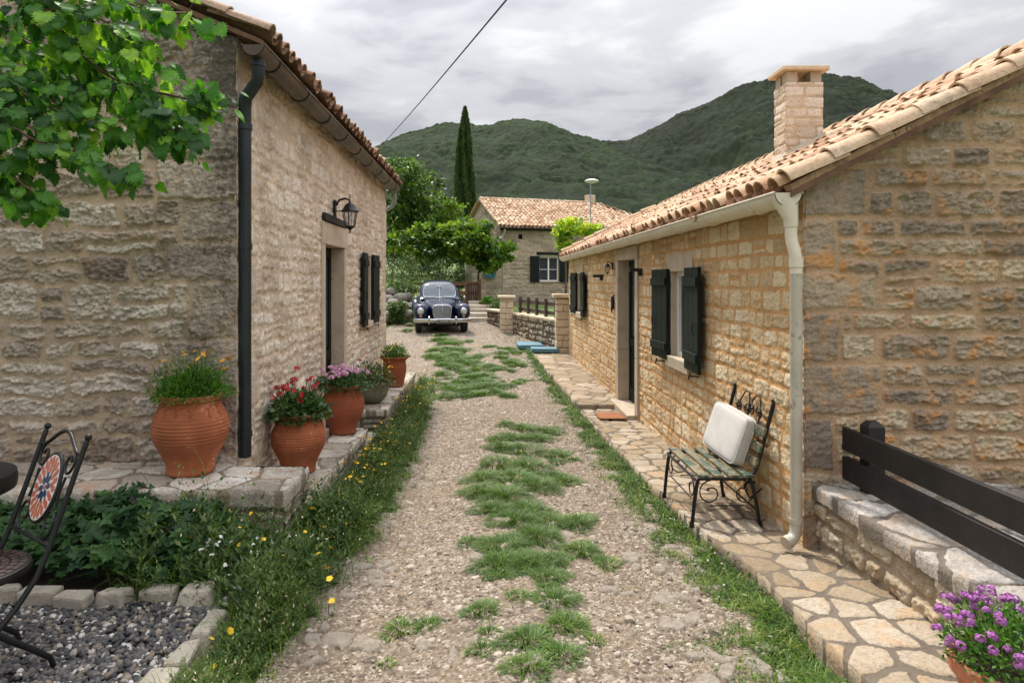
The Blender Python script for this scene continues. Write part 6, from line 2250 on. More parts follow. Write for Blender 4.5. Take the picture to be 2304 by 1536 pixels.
        for ya, yb in ((1.86, 2.42), (2.50, 3.10)):
            rows = []
            for i in range(9):
                y = ya + (yb - ya) * i / 8
                a = np.array(cabs); w = np.interp(y, a[:, 0], a[:, 1]); zt = np.interp(y, a[:, 0], a[:, 3]); e = np.interp(y, a[:, 0], a[:, 4])
                row = []
                for j in range(9):
                    zz = 1.02 + (min(zt - 0.10, 1.37) - 1.02) * j / 8
                    q = (zz - 0.93) / (zt - 0.93)
                    x = w * max(0.0, 1 - q ** (2 / e)) ** (e / 2) + 0.006
                    row.append((s * x, y, zz))
                rows.append(row)
            b.grid(rows)
        b.build('side_window', M['carglass'], t, smooth=60)
        b = MB()
        for y in (1.55, 2.55):
            b.tube([(s * 0.725, y + 0.7, 0.90), (s * 0.75, y + 0.70, 0.90), (s * 0.752, y + 0.58, 0.90)], 0.009, 6)
        b.build('door_handle', M['chrome'], t, smooth=60)
        # wheels
        for y in (0.50, 3.30):
            Mx = Matrix.Translation((s * 0.70, y, 0.335)) @ Matrix.Rotation(R(90), 4, 'Y')
            b = MB()
            b.lathe([(0.20, -0.085), (0.30, -0.095), (0.328, -0.075), (0.335, -0.04), (0.335, 0.04), (0.328, 0.075), (0.30, 0.095), (0.20, 0.085)], 36, M=Mx)
            wh = b.build('wheel', M['rubber'], t, smooth=40)
            b = MB()
            b.lathe([(0.02, -0.095), (0.10, -0.093), (0.15, -0.075), (0.20, -0.085), (0.20, 0.085), (0.15, 0.075), (0.10, 0.093), (0.02, 0.095)], 28, M=Mx)
            b.build('hub', M['chrome'], wh, smooth=40)
    # grille
    def gw(z):
        f = (z - 0.455) / 0.39
        w = 0.245 + 0.03 * min(1, f * 2.0)
        if f > 0.8:
            w *= math.sqrt(max(0, 1 - ((f - 0.8) / 0.21) ** 2 * 0.45))
        return w
    gz0, gz1 = 0.455, 0.835
    gy = lambda z: 0.03 + 0.05 * ((z - gz0) / (gz1 - gz0)) ** 2
    b = MB()
    zs = np.linspace(gz0, gz1, 14)
    ringp = [(gw(z), gy(z), z) for z in zs] + [(gw(gz1) * (1 - k / 5), gy(gz1), gz1 + 0.012 * math.sin(k / 5 * PI / 2)) for k in range(1, 5)]
    ringp = ringp + [(0.0, gy(gz1), gz1 + 0.013)] + [(-x, y, z) for x, y, z in reversed(ringp)]
    b.tube(ringp, 0.013, 8, closed=True)
    fr = b.build('grille', M['chrome'], t, smooth=60)
    b = MB()
    for i in range(-9, 10):
        x = i * 0.0275
        if i == 0:
            continue
        zt = gz1 + 0.004 - (0.10 * max(0, (abs(x) - 0.22) / 0.05) ** 1.5)
        b.bar((x * 0.93, gy(gz0) + 0.004, gz0), (x, gy(zt) + 0.006, min(zt, gz1)), 0.011, 0.014, up=(0, 1, 0))
    b.build('bars', M['chrome'], fr)
    b = MB()
    for k in range(9):
        z = gz0 + 0.03 + k * 0.042
        b.bar((-gw(z), gy(z) + 0.016, z), (gw(z), gy(z) + 0.016, z), 0.006, 0.006)
    b.build('cross_bars', M['chrome'], fr)
    b = MB()
    b.grid([[(x * gw(z), gy(z) + 0.03, z) for x in np.linspace(-1, 1, 7)] for z in zs])
    b.build('grille_back', M['dark'], fr)
    # bright strip along the bonnet and mascot
    a = np.array(interp_secs(body, 46))
    b = MB()
    pts = [(0, gy(gz0) - 0.006, gz0), (0, gy(0.65) - 0.006, 0.65), (0, gy(gz1) - 0.012, gz1 + 0.01)] + [(0, y, float(np.interp(y, a[:, 0], a[:, 3])) + 0.010) for y in np.linspace(0.13, 1.36, 14)]
    b.tube(pts, 0.011, 8)
    b.ball((0, 0.30, float(np.interp(0.3, a[:, 0], a[:, 3])) + 0.03), 0.02, 8, 6, (0.7, 2.2, 1.1))
    b.ball((-0.10, 1.30, 0.985), 0.018, 8, 6)
    b.build('bonnet_strip', M['chrome'], t, smooth=60)
    # windscreen laid on the cabin
    ca = np.array(cabs)
    def ysurf(x, z, off=0.012):
        for y in np.linspace(1.36, 2.2, 240):
            w = np.interp(y, ca[:, 0], ca[:, 1]); zt = np.interp(y, ca[:, 0], ca[:, 3]); e = np.interp(y, ca[:, 0], ca[:, 4]); zb = 0.93
            p = 2 / e
            if zt > zb + 0.02 and (abs(x) / w) ** p + (max(z - zb, 0) / (zt - zb)) ** p <= 1:
                return y - off
        return 2.0
    rows = []
    n = 21
    for j in range(11):
        row = []
        for i in range(n):
            u, v = -1 + 2 * i / (n - 1), -1 + 2 * j / 10
            uu = u * math.sqrt(1 - 0.22 * v * v * u * u); vv = v * math.sqrt(1 - 0.22 * u * u * v * v)
            x = 0.520 * uu * (1.0 - 0.03 * vv); z = 1.175 + 0.185 * vv - 0.012 * uu * uu
            row.append((x, ysurf(x, z), z))
        rows.append(row)
    wn = MB().grid(rows).build('windscreen', M['carglass'], t, smooth=60)
    edge = rows[0] + [r[-1] for r in rows[1:-1]] + rows[-1][::-1] + [r[0] for r in rows[1:-1]][::-1]
    b = MB(); b.tube([(x, y - 0.004, z) for x, y, z in edge], 0.012, 6, closed=True)
    b.tube([(0, ysurf(0, z) - 0.006, z) for z in (0.99, 1.1, 1.2, 1.3, 1.365)], 0.009, 6)
    b.build('windscreen_frame', M['chrome'], wn, smooth=60)
    b = MB()
    for x0, dx in ((-0.24, 0.20), (0.22, -0.16), ):
        b.tube([(x0, ysurf(x0, 1.0) - 0.02, 0.985), (x0 + dx * 0.5, ysurf(x0, 1.03) - 0.02, 1.015), (x0 + dx, ysurf(x0 + dx, 1.04) - 0.015, 1.045)], 0.006, 6)
        b.ball((x0, ysurf(x0, 1.0) - 0.02, 0.985), 0.02, 7, 5)
    b.build('wiper', M['black'], wn)
    MB().ball((0.0, ysurf(0, 1.29) - 0.004, 1.285), 0.085, 14, 6, (1, 0.10, 0.28)).build('rear_view_mirror', M['black'], wn, smooth=60)
    # bumper, over-riders, plate
    b = MB()
    secs = []
    for i in range(25):
        x = -0.865 + 1.73 * i / 24
        y = -0.13 + 0.16 * (abs(x) / 0.865) ** 4
        k = 1.0 if abs(x) < 0.8 else 0.8
        secs.append([(x, y - 0.022 * math.cos(2 * PI * q / 14), 0.405 + 0.062 * k * math.sin(2 * PI * q / 14)) for q in range(14)])
    b.loft(secs)
    bp = b.build('bumper', M['chrome'], t, smooth=50)
    for x in (-0.40, 0.40):
        b = MB()
        b.tube([(x, -0.16, 0.31), (x, -0.175, 0.36), (x, -0.18, 0.45), (x, -0.165, 0.52), (x, -0.15, 0.535)], [0.022, 0.032, 0.034, 0.032, 0.016], 10)
        b.bar((x, -0.12, 0.40), (x, 0.25, 0.42), 0.05)
        b.build('overrider', M['chrome'], bp, smooth=60)
    MB().box((0.05, -0.178, 0.39), (0.45, 0.012, 0.125)).build('number_plate_rim', M['platetext'], bp, bevel=0.004)
    pl = MB().box((0.05, -0.186, 0.39), (0.43, 0.010, 0.108)).build('number_plate', M['plate'], bp)
    cu = bpy.data.curves.new('plate', 'FONT')
    cu.body = '4 0SXM|19'
    cu.size = 0.098; cu.extrude = 0.002; cu.align_x = 'CENTER'; cu.align_y = 'CENTER'
    tmp = bpy.data.objects.new('tmp', cu); COL.objects.link(tmp)
    dg = bpy.context.evaluated_depsgraph_get()
    me = bpy.data.meshes.new_from_object(tmp.evaluated_get(dg))
    bpy.data.objects.remove(tmp)
    me.materials.clear()
    o = link('plate_lettering', me, M['platetext'], bp)
    o.location = (0.05, -0.193, 0.39); o.rotation_euler = (R(90), 0, 0); o.scale = (0.86, 0.92, 1)
    # dark underside
    MB().box((0, 2.1, 0.27), (1.1, 3.6, 0.14)).build('underbody', M['dark'], t)


car()


# ------------------------------------------------------------------ garden wall, pillars and small things at the end of the lane
def pillar(x, y, w, h, seed, label):
    zb = gz(x, y) - 0.15
    t = empty('stone_pillar', (x, y, zb), 0, label, 'pillar')
    rg = random.Random(seed)
    b = MB()
    z = 0.0
    H = h + 0.15
    course = []
    while z < H - 0.05:
        hh = rg.uniform(0.13, 0.21)
        hh = min(hh, H - z)
        if rg.random() < 0.5:
            b.box((0, 0, z + hh / 2), (w + rg.uniform(-0.02, 0.02), w, hh - 0.018), jit=0.012)
        else:
            f = rg.uniform(0.4, 0.6)
            b.box((-w / 2 + w * f / 2, 0, z + hh / 2), (w * f - 0.012, w, hh - 0.018), jit=0.010)
            b.box((w / 2 - w * (1 - f) / 2, 0, z + hh / 2), (w * (1 - f) - 0.012, w, hh - 0.018), jit=0.010)
        z += hh
    b.build('stones', M['stonepost_plain'], t, bevel=0.018, seg=2)
    MB().box((0, 0, H / 2), (w - 0.04, w - 0.04, H - 0.02)).build('mortar_core', M['mortar'], t)
    MB().box((0, 0, H + 0.045), (w + 0.13, w + 0.13, 0.085), jit=0.012).build('cap_stone', M['stonepost_plain'], t, bevel=0.018)


M['stonepost_plain'] = plain('pillar limestone', lin(202, 184, 158), 0.92, var=0.12, scale=7, bump=0.7, bdist=0.012, worn=lin(160, 134, 104), wornamt=0.57)
M['mortar'] = plain('dark mortar', lin(140, 118, 90), 0.95, var=0.15, scale=20, bump=0.6)
pillar(1.90, 16.62, 0.40, 1.38, 1, 'square pale stone gate pillar touching the far corner of the long low house')
pillar(0.60, 20.6, 0.42, 1.02, 2, 'square pale stone gate pillar standing clear, between the car and the railing')


def garden_wall():
    a, c = Vector((0.78, 20.45, 0)), Vector((1.74, 16.72, 0))
    d = (c - a).normalized(); n = Vector((d.y, -d.x, 0))
    if n.x > 0: n = -n
    Lw = (c - a).length
    zb = -0.15
    t = empty('garden_wall', (0, 0, 0), 0, 'low rubble garden wall between the two pillars, topped by a brown railing', 'wall')
    h = 0.90
    wall_face('stone_face', M['far_low'], t, (a.x, a.y, zb), tuple(d), (0, 0, 1), tuple(n), Lw, h, 0.016, 401, (0.10, 0.18), (0.10, 0.26), 0.3, 0.035, 0.04, 0.02, 0.05, soft=0.025)
    b = MB()
    k = 9
    for i in range(k):
        p = a + d * (Lw * (i + 0.5) / k) - n * 0.13
        b.box((p.x, p.y, zb + h + 0.03), (Lw / k - 0.02, 0.36, 0.075), rz=math.atan2(d.y, d.x), jit=0.012)
    b.build('coping', M['stonepost_plain'], t, bevel=0.015)
    p = (a + c) / 2 - n * 0.16
    MB().box((p.x, p.y, zb + h / 2 - 0.05), (Lw, 0.24, h - 0.1), rz=math.atan2(d.y, d.x)).build('core', M['mortar'], t)
    # railing
    f = empty('wooden_railing', (0, 0, 0), 0, 'brown post and rail fence on top of the low garden wall', 'fence')
    zt = zb + h + 0.06
    for z in (0.12, 0.36):
        b = MB()
        q0, q1 = a + d * 0.08 - n * 0.17, c - d * 0.02 - n * 0.17
        b.bar((q0.x, q0.y, zt + z), (q1.x, q1.y, zt + z), 0.035, 0.10)
        b.build('rail', M['farwood'], f, bevel=0.006)
    for i in range(5):
        q = a + d * (Lw * (0.10 + 0.20 * i)) - n * 0.13
        b = MB()
        b.box((q.x, q.y, zt + 0.23), (0.075, 0.075, 0.46), rz=math.atan2(d.y, d.x))
        b.ball((q.x, q.y, zt + 0.475), 0.046, 8, 6)
        b.build('post', M['farwood'], f, bevel=0.006)
    rebase(t, (1.26, 18.6, zb)); rebase(f, (1.3, 18.6, zt))
    # lower wall running on to the steps
    t = empty('garden_wall', (0, 0, 0), 0, 'short mossy stub of garden wall by the stone steps, left of the railing', 'wall')
    wall_face('stone_face', M['far_low'], t, (0.0, 22.6, 0.1), (0.55, -1.75, 0) / np.hypot(0.55, 1.75), (0, 0, 1), (-0.954, -0.3, 0), 1.9, 0.68, 0.02, 402, (0.10, 0.18), (0.12, 0.3), 0.3, 0.035, 0.04, 0.02, 0.05, soft=0.025)
    MB().bar((0.09, 22.6, 0.80), (0.62, 20.85, 0.80), 0.30, 0.07).build('coping', M['stonepost_plain'], t, bevel=0.015)


garden_wall()


def far_bits():
    # steps to the house
    st = empty('stone_steps', (-0.45, 24.5, gz(0, 24.5)), 0, 'rough stone steps rising to the far house beside the car', 'steps')
    for i in range(5):
        MB().box((0.05 + 0.04 * i, -1.2 + 0.62 * i, -0.02 + 0.125 * i), (0.95, 0.66, 0.16), jit=0.03).build('step', M['kerb'], st, bevel=0.02)
    # porch wall with the sign
    pw = empty('porch_wall', (-0.1, 31.0, 0.6), 0, 'dark stone porch wall under the vine with the teal sign', 'wall')
    wall_face('stone_face', M['far_wall'], pw, (-0.62, -0.15, 0), (1, 0, 0), (0, 0, 1), (0, -1, 0), 1.40, 2.5, 0.03, 411, (0.14, 0.3), (0.2, 0.5), 0.3, 0.03, 0.02, 0.02, 0.04, soft=0.03)
    MB().box((0.08, 0.02, 1.25), (1.38, 0.30, 2.48)).build('core', M['mortar'], pw)
    MB().box((-0.70, -0.1, 1.35), (0.26, 0.3, 2.7), jit=0.02).build('gate_post', M['rock'], pw, bevel=0.02)
    sg = empty('hanging_sign', (0.12, 30.72, 2.10), 0, 'teal house sign with scalloped edge and faint white lettering on the porch wall', 'sign')
    pts = []
    n = 48
    for k in range(n):
        a = 2 * PI * k / n
        e = 0.42
        x = 0.275 * math.copysign(abs(math.cos(a)) ** e, math.cos(a)) * (1 + 0.03 * math.cos(6 * a))
        z = 0.20 * math.copysign(abs(math.sin(a)) ** e, math.sin(a)) * (1 + 0.05 * math.cos(4 * a + 1)) - 0.03 * x
        pts.append((x, z))
    b = MB(); b.loft([[(x, y, z) for x, z in pts] for y in (-0.015, 0.015)])
    so = b.build('board', M['sign'], sg)
    b = MB()
    for z, w in ((0.03, 0.20), (-0.02, 0.24), (-0.075, 0.13)):
        k = 0
        x = -0.02 - w / 2 + 0.06
        rg = random.Random(int(z * 1000))
        while x < -0.02 + w / 2 + 0.06:
            ww = rg.uniform(0.010, 0.020)
            b.box((x, -0.018, z + rg.uniform(-0.004, 0.004)), (ww, 0.004, rg.uniform(0.016, 0.030)))
            x += ww + 0.009
    b.build('lettering', M['platetext'], so)
    b = MB()
    b.ball((-0.17, -0.016, 0.08), 0.035, 10, 6, (1, 0.15, 1.1))
    b.build('emblem', M['platetext'], so)
    b = MB()
    b.tube([(-0.2, 0.0, 0.20), (-0.22, 0, 0.30), (-0.1, 0, 0.36), (0.0, 0, 0.30), (0.1, 0, 0.36), (0.22, 0, 0.30), (0.2, 0, 0.20)], 0.012, 6)
    b.build('scroll_hanger', M['black'], sg, smooth=60)
    # pots by the steps
    t = empty('potted_plant', (0.02, 25.4, gz(0, 25.4) + 0.05), 0, 'rectangular clay trough with a round green bush beside the stone steps', 'potted plant')
    MB().box((0, 0, 0.19), (0.55, 0.34, 0.38), top=1.12).build('trough', M['terracotta_dk'], t, bevel=0.02)
    MB().box((0, 0, 0.37), (0.55, 0.34, 0.03)).build('soil', M['soil'], t)
    foliage('foliage', t, M['leaf_pot'], 700, 0.30, 0.26, 0.36, 71, size=(0.05, 0.09))
    t = empty('shrub', (0.42, 24.8, gz(0, 24.8)), 0, 'dark low shrub behind the standing pillar, under the porch', 'shrub')
    foliage('foliage', t, M['leaf_potdk'], 900, 0.42, 0.75, 0.0, 72, size=(0.06, 0.11))
    MB().tube([(0, 0, 0), (0.02, 0, 0.4)], 0.03, 6).build('stem', M['bark'], t)
    # brown board fence behind the car, trough-like planter of rusty boards
    f = empty('board_fence', (-1.9, 26.6, gz(0, 26.6)), R(4), 'weathered brown board fence and rusty gate behind the parked car', 'fence')
    for i in range(3):
        MB().box((0.25, 0, 0.35 + 0.38 * i), (2.7, 0.05, 0.15), jit=0.01).build('board', M['oldwood'], f, bevel=0.006)
    for x in (-1.0, 0.1, 1.1, 1.62):
        MB().box((x, 0.06, 0.62), (0.1, 0.1, 1.35)).build('post', M['oldwood'], f, bevel=0.006)
    b = MB()
    for k in range(7):
        b.box((1.15 + 0.07 * k, -0.03, 0.62), (0.05, 0.03, 1.05))
    b.build('gate', M['rust'], f)
    # boulders of the dry wall on the left
    rg = random.Random(77)
    me = []
    for k in range(4):
        b = MB(); b.ball((0, 0, 0), 1.0, 14, 9)
        vs = []
        for p in b.v:
            q = p * (1 + 0.16 * float(pn(np.array([p.x * 1.3 + k * 9]), np.array([p.y * 1.3 + p.z * 1.7]), 3)[0]) + 0.05 * float(pn(np.array([p.x * 4 + k]), np.array([p.y * 4 + p.z * 3]), 5)[0]))
            vs.append(q)
        b.v = vs
        o = b.build('boulder', M['rock'], None, smooth=60)
        me.append(o.data); bpy.data.objects.remove(o)
    spots = [(872, 712, 22.5, .24), (896, 700, 22.8, .20), (908, 690, 23.2, .22), (884, 685, 23.3, .25), (874, 676, 23.6, .22), (920, 706, 22.4, .17), (900, 672, 23.8, .24), (880, 660, 24.2, .25), (915, 668, 24.0, .20), (865, 695, 22.9, .22), (931, 690, 23.0, .18)]
    for i, (px, py, Y, r) in enumerate(spots):
        p = at(px, py, Y)
        o = bpy.data.objects.new('boulder', me[i % 4]); COL.objects.link(o)
        o.location = p; o.scale = (r * 1.25, r, r * 0.85); o.rotation_euler = (rg.uniform(-.3, .3), rg.uniform(-.3, .3), rg.uniform(0, 6))
        tag(o, 'grey boulder in the dry stone bank beside the car', 'boulder', 'boulders of the dry stone bank')
    # bank behind the boulders
    b = MB()
    rows = []
    for j in range(8):
        f_ = j / 7
        rows.append([(-5.5 + 3.1 * i / 16, 22.6 + 2.2 * f_ + 0.2 * math.sin(i), gz(0, 23) - 0.1 + 1.05 * f_ ** 0.7 + 0.06 * math.sin(i * 1.7 + j)) for i in range(17)])
    b.grid(rows)
    tag(b.build('earth_bank', M['ground'], None, smooth=60), 'grassy earth bank', 'bank', kind='structure')
    # white saucer lamp on a thin pole
    t = empty('saucer_lamp', (4.50, 29.0, gz(0, 29)), 0, 'white saucer shaped lamp on a tall thin pole in front of the far roof', 'lamp')
    hz = 1.8 + (630 - 408) * 29 / 1500 - gz(0, 29)
    MB().tube([(0, 0, -0.2), (0, 0, hz)], 0.022, 8).build('pole', M['galv'], t)
    b = MB(); b.lathe([(0.05, -0.10), (0.14, -0.07), (0.28, -0.02), (0.305, 0.01), (0.29, 0.035), (0.2, 0.075), (0.08, 0.10), (0.01, 0.105)], 32, c=(0.05, 0, hz))
    b.build('saucer', M['aerial'], t, smooth=50)
    # overhead cable
    a, c = at(1150, -6, 6.5), at(848, 338, 24.0)
    a = at(1190, -60, 6.0)
    b = MB()
    pts = []
    for i in range(25):
        f_ = i / 24
        p = a.lerp(c, f_); p.z -= 0.35 * math.sin(PI * f_) * 0.15
        pts.append(p)
    b.tube(pts, 0.010, 6)
    tag(b.build('overhead_cable', M['cable'], None), 'thin black overhead cable crossing the sky above the lane', 'cable')


M['rust'] = plain('rusty iron', lin(74, 48, 38), 0.85, var=0.3, scale=12, bump=0.5)
far_bits()


# ------------------------------------------------------------------ trees
def trunk_mesh(parent, base, top, r, seed, limbs=(), m=None, name='trunk'):
    rg = random.Random(seed)
    b = MB()
    base, top = Vector(base), Vector(top)
    pts = []; rs = []
    for i in range(9):
        f = i / 8
        p = base.lerp(top, f) + Vector((rg.uniform(-1, 1), rg.uniform(-1, 1), 0)) * r * 0.6 * (0 < i < 8)
        pts.append(p); rs.append(r * (1.25 if i == 0 else 1 - 0.6 * f))
    b.tube(pts, rs, 9)
    for (f, d, ln) in limbs:
        p0 = base.lerp(top, f); d = Vector(d).normalized()
        q = [p0 + d * ln * k / 5 + Vector((rg.uniform(-1, 1), rg.uniform(-1, 1), rg.uniform(-.3, 1))) * 0.06 * ln * (k > 0) + Vector((0, 0, 0.03 * ln * k * k / 5)) for k in range(6)]
        b.tube(q, [r * 0.5 * (1 - 0.15 * k) for k in range(6)], 6)
    b.build(name, m or M['bark'], parent, smooth=60)


def crown(parent, m, blobs, n, seed, leaf=LEAF4, size=(0.10, 0.18), aspect=0.62, name='crown', hang=0.35, fill=0.35):
    """leaves in clumps over several ellipsoids: blobs (centre, radii)"""
    rg = np.random.default_rng(seed)
    vol = np.array([b[1][0] * b[1][1] + b[1][0] * b[1][2] for b in blobs]); vol = vol / vol.sum()
    Ps, Ds, Rn = [], [], []
    for (c, r), w in zip(blobs, vol):
        k = int(n * w)
        # clump centres on the surface, leaves around them
        nc = max(6, k // 26)
        cd = rand_dirs(rg, nc)
        cr = (fill + (1 - fill) * rg.random(nc) ** 0.4) * (1 + 0.25 * rg.normal(size=nc).clip(-1, 1))
        cc = np.array(c) + cd * cr[:, None] * np.array(r)
        tone = rg.random(nc)
        idx = rg.integers(0, nc, k)
        sp = 0.17 * min(r) + 0.06
        P = cc[idx] + rg.normal(size=(k, 3)) * sp * np.array([1, 1, 0.6])
        Ps.append(P); Ds.append(unit(cd[idx] * 0.7 + rg.normal(size=(k, 3)) * 0.6 + np.array([0, 0, -hang])))
        Rn.append(np.clip(tone[idx] * 0.65 + rg.random(k) * 0.4 - 0.02, 0, 1))
    P, D, Rn = np.concatenate(Ps), np.concatenate(Ds), np.concatenate(Rn)
    N_ = unit(rg.normal(size=P.shape) * 0.55 + np.array([0, 0, 1.0]))
    X, Y, Z = axes(D, N_)
    s = rg.uniform(size[0], size[1], len(P))
    S = np.stack([s * aspect / 0.66, s, s], 1)
    return scatter(name, leaf[0], leaf[1], P, X, Y, Z, S, m, parent, False, Rn)


def far_trees():
    # cypress
    Y = 46.0
    t = empty('cypress_tree', tuple(at(1051, 640, Y)), 0, 'tall slender dark cypress rising behind the far house', 'tree')
    b0 = at(1051, 640, Y); top = at(1044, 243, Y)
    h = top.z - b0.z + 1.5
    t.location = (b0.x, b0.y, b0.z - 1.5)
    rg = np.random.default_rng(5)
    n = 17000
    f = rg.random(n) ** 0.8
    prof = np.interp(f, [0, 0.1, 0.3, 0.55, 0.75, 0.9, 0.97, 1.0], [0.55, 0.72, 0.74, 0.62, 0.46, 0.26, 0.12, 0.02])
    a = rg.random(n) * 2 * PI
    ridge = 1 + 0.16 * np.sin(a * 7 + f * 9) + 0.10 * np.sin(a * 13 - f * 31) + 0.06 * rg.normal(size=n)
    rr = prof * ridge * (0.55 + 0.45 * rg.random(n) ** 0.4)
    P = np.stack([rr * np.cos(a) + 0.12 * np.sin(f * 7) - 0.22 * f ** 3, rr * np.sin(a), f * h], 1)
    D = unit(np.stack([np.cos(a) * 0.45, np.sin(a) * 0.45, np.full(n, 1.0)], 1) + rg.normal(size=(n, 3)) * 0.22)
    N_ = unit(np.stack([np.cos(a), np.sin(a), np.zeros(n)], 1) + rg.normal(size=(n, 3)) * 0.4)
    X, Yv, Z = axes(D, N_)
    s = rg.uniform(0.18, 0.38, n) * np.interp(f, [0, 0.85, 1], [1, 0.9, 0.55])
    tone = np.clip(0.5 + 0.45 * np.sin(a * 7 + f * 9) * 0.8 + 0.3 * rg.normal(size=n), 0, 1)
    scatter('crown', LEAFQ[0], LEAFQ[1], P, X, Yv, Z, np.stack([s * 0.32, s, s], 1), M['leaf_cypress'], t, False, tone)
    MB().tube([(0, 0, 0), (0, 0, h * 0.5), (-0.15, 0, h * 0.93)], [0.2, 0.12, 0.02], 8).build('trunk', M['bark'], t)

    def tree(name, label, cat, base, trunk_top, r, blobs, n, m, seed, size, limbs=(), aspect=0.62, group=None, hang=0.35):
        t = empty(name, base, 0, label, cat, group)
        B = Vector(base)
        trunk_mesh(t, (0, 0, -0.2), tuple(Vector(trunk_top) - B), r, seed, limbs)
        crown(t, m, [(tuple(Vector(c) - B), q) for c, q in blobs], n, seed, size=size, aspect=aspect, hang=hang)
        return t
    # leafy tree left of the far house
    Y = 31.0
    P = lambda px, py, Y: tuple(at(px, py, Y))
    tree('leafy_tree', 'fresh green leafy tree beside the corner of the tall old house', 'tree', (-3.6, Y, 0.9), P(925, 450, Y), 0.16,
         [(P(905, 395, Y), (0.85, 1.0, 0.75)), (P(945, 425, Y), (0.75, 0.9, 0.85)), (P(890, 445, Y), (1.0, 1.0, 0.9)), (P(935, 480, Y), (1.2, 1.0, 0.6)), (P(880, 500, Y), (1.0, 1.0, 0.8))],
         6500, M['leaf_walnut'], 601, (0.13, 0.26), [(0.5, (-0.5, 0, 0.8), 1.8), (0.6, (0.6, 0.1, 0.7), 1.6), (0.75, (-0.3, 0.3, 0.9), 1.3), (0.85, (0.2, 0, 1), 1.0)], aspect=0.5)
    tree('leafy_tree', 'yellow green tree filling the gap behind the leafy tree and the cypress foot', 'tree', (-2.9, 38, 1.1), P(985, 520, 38), 0.14,
         [(P(975, 480, 38), (1.4, 1.0, 0.9)), (P(1010, 475, 38), (0.8, 1.0, 0.6)), (P(945, 520, 38), (1.5, 1.0, 0.9))],
         4500, M['leaf_vine'], 602, (0.14, 0.25), [(0.6, (0.5, 0, 0.8), 1.3), (0.7, (-0.5, 0, 0.8), 1.3)])
    # vine canopy
    Y = 27.5
    t = empty('grapevine', (-0.5, 28.6, 0.6), 0, 'spreading grapevine canopy trained over the lane end towards the far house porch', 'vine')
    B = Vector((-0.5, 28.6, 0.6))
    trunk_mesh(t, (0, 0, -0.1), (0.25, -0.4, 2.3), 0.075, 611, [(0.95, (-1, 0, 0.12), 3.8), (0.95, (0.9, -0.2, 0.0), 0.9), (0.9, (-0.7, -0.5, 0.2), 2.6)])
    blobs = []
    rg = random.Random(3)
    for px, py, r in ((890, 545, .55), (925, 535, .6), (960, 520, .6), (990, 535, .62), (1010, 515, .5), (1035, 545, .55), (1060, 535, .5), (1078, 520, .42), (1100, 545, .5), (1120, 560, .42), (1135, 580, .33), (1110, 585, .36), (1140, 555, .28), (1090, 565, .4), (1082, 590, .34), (1100, 600, .28), (1065, 575, .36), (1045, 500, .35), (1090, 508, .3), (1020, 560, .5), (975, 560, .5), (935, 560, .55)):
        c = at(px, py, 27.5 + rg.uniform(-.5, .5)) - B
        blobs.append((tuple(c), (r, 0.55, r * 0.62)))
    crown(t, M['leaf_vine'], blobs, 8000, 612, size=(0.12, 0.22), aspect=0.8, hang=0.6, fill=0.1)
    # olive-grey shrubs and fillers under the canopy
    for i, (px, py, Y, r, m, lab) in enumerate(((900, 610, 25.5, 0.75, 'leaf_olive', 'grey green shrub on the bank left of the car, below the leafy tree'), (945, 605, 28.5, 0.9, 'leaf_walnut', 'green shrub behind the car roof, on its left'),
                                                (1000, 600, 30.5, 0.85, 'leaf_olive', 'soft grey green shrub behind the car roof, on its right'), (880, 570, 27.0, 0.8, 'leaf_olive', 'olive grey bush against the corner of the tall old house'),
                                                (1030, 628, 27.3, 0.38, 'leaf_olive', 'small pale shrub at the foot of the far gable'), (905, 640, 24.2, 0.45, 'leaf_weed', 'low bright green plants above the boulders'), (893, 690, 22.3, 0.16, 'leaf_weed', 'tuft of leaves growing between the boulders'))):
        c = at(px, py, Y)
        t = empty('shrub', (c.x, c.y, gz(0, Y)), 0, lab, 'shrub')
        zc = c.z - gz(0, Y)
        crown(t, M[m], [((0, 0, zc), (r * 1.15, r, r * 0.75)), ((0.3 * r, 0, zc * 0.6), (r, r, max(0.3, zc * 0.5))), ((-0.5 * r, 0.1, zc * 0.5), (r * 0.7, r, max(0.3, zc * 0.45)))], 1700, 620 + i, size=(0.07, 0.14), aspect=0.5)
        trunk_mesh(t, (0, 0, -0.1), (0.05, 0, zc), 0.05, 630 + i, [(0.5, (0.5, 0, 0.8), 0.6)], name='stem')
    # young vine beside the right house end
    Y = 24.0
    t = empty('climbing_vine', (2.75, Y, gz(0, Y)), 0, 'yellow green young vine behind the far eave of the long low house', 'vine')
    B = Vector((2.75, Y, gz(0, Y)))
    L = lambda px, py: tuple(at(px, py, Y) - B)
    trunk_mesh(t, (0, 0, -0.1), L(1278, 520), 0.05, 640, [(0.8, (0.6, 0, 0.5), 0.8), (0.8, (-0.5, 0, 0.5), 0.5)])
    crown(t, M['leaf_yellow'], [(L(1272, 505), (0.32, 0.4, 0.34)), (L(1290, 515), (0.35, 0.4, 0.36)), (L(1265, 530), (0.25, 0.3, 0.25)), (L(1285, 545), (0.32, 0.4, 0.3)), (L(1325, 517), (0.42, 0.3, 0.14)), (L(1258, 555), (0.12, 0.2, 0.22))], 1500, 641, size=(0.10, 0.18), aspect=0.8, fill=0.15)
    # wood beyond the far house
    blobs_spec = [(-16, 52, 3.5, 'leaf_walnut'), (-9, 58, 3.2, 'leaf_olive'), (-5.5, 62, 2.6, 'leaf_walnut'), (9, 60, 2.6, 'leaf_walnut'), (16, 56, 3.4, 'leaf_olive'), (23, 52, 3.6, 'leaf_walnut'), (-22, 46, 4, 'leaf_walnut')]
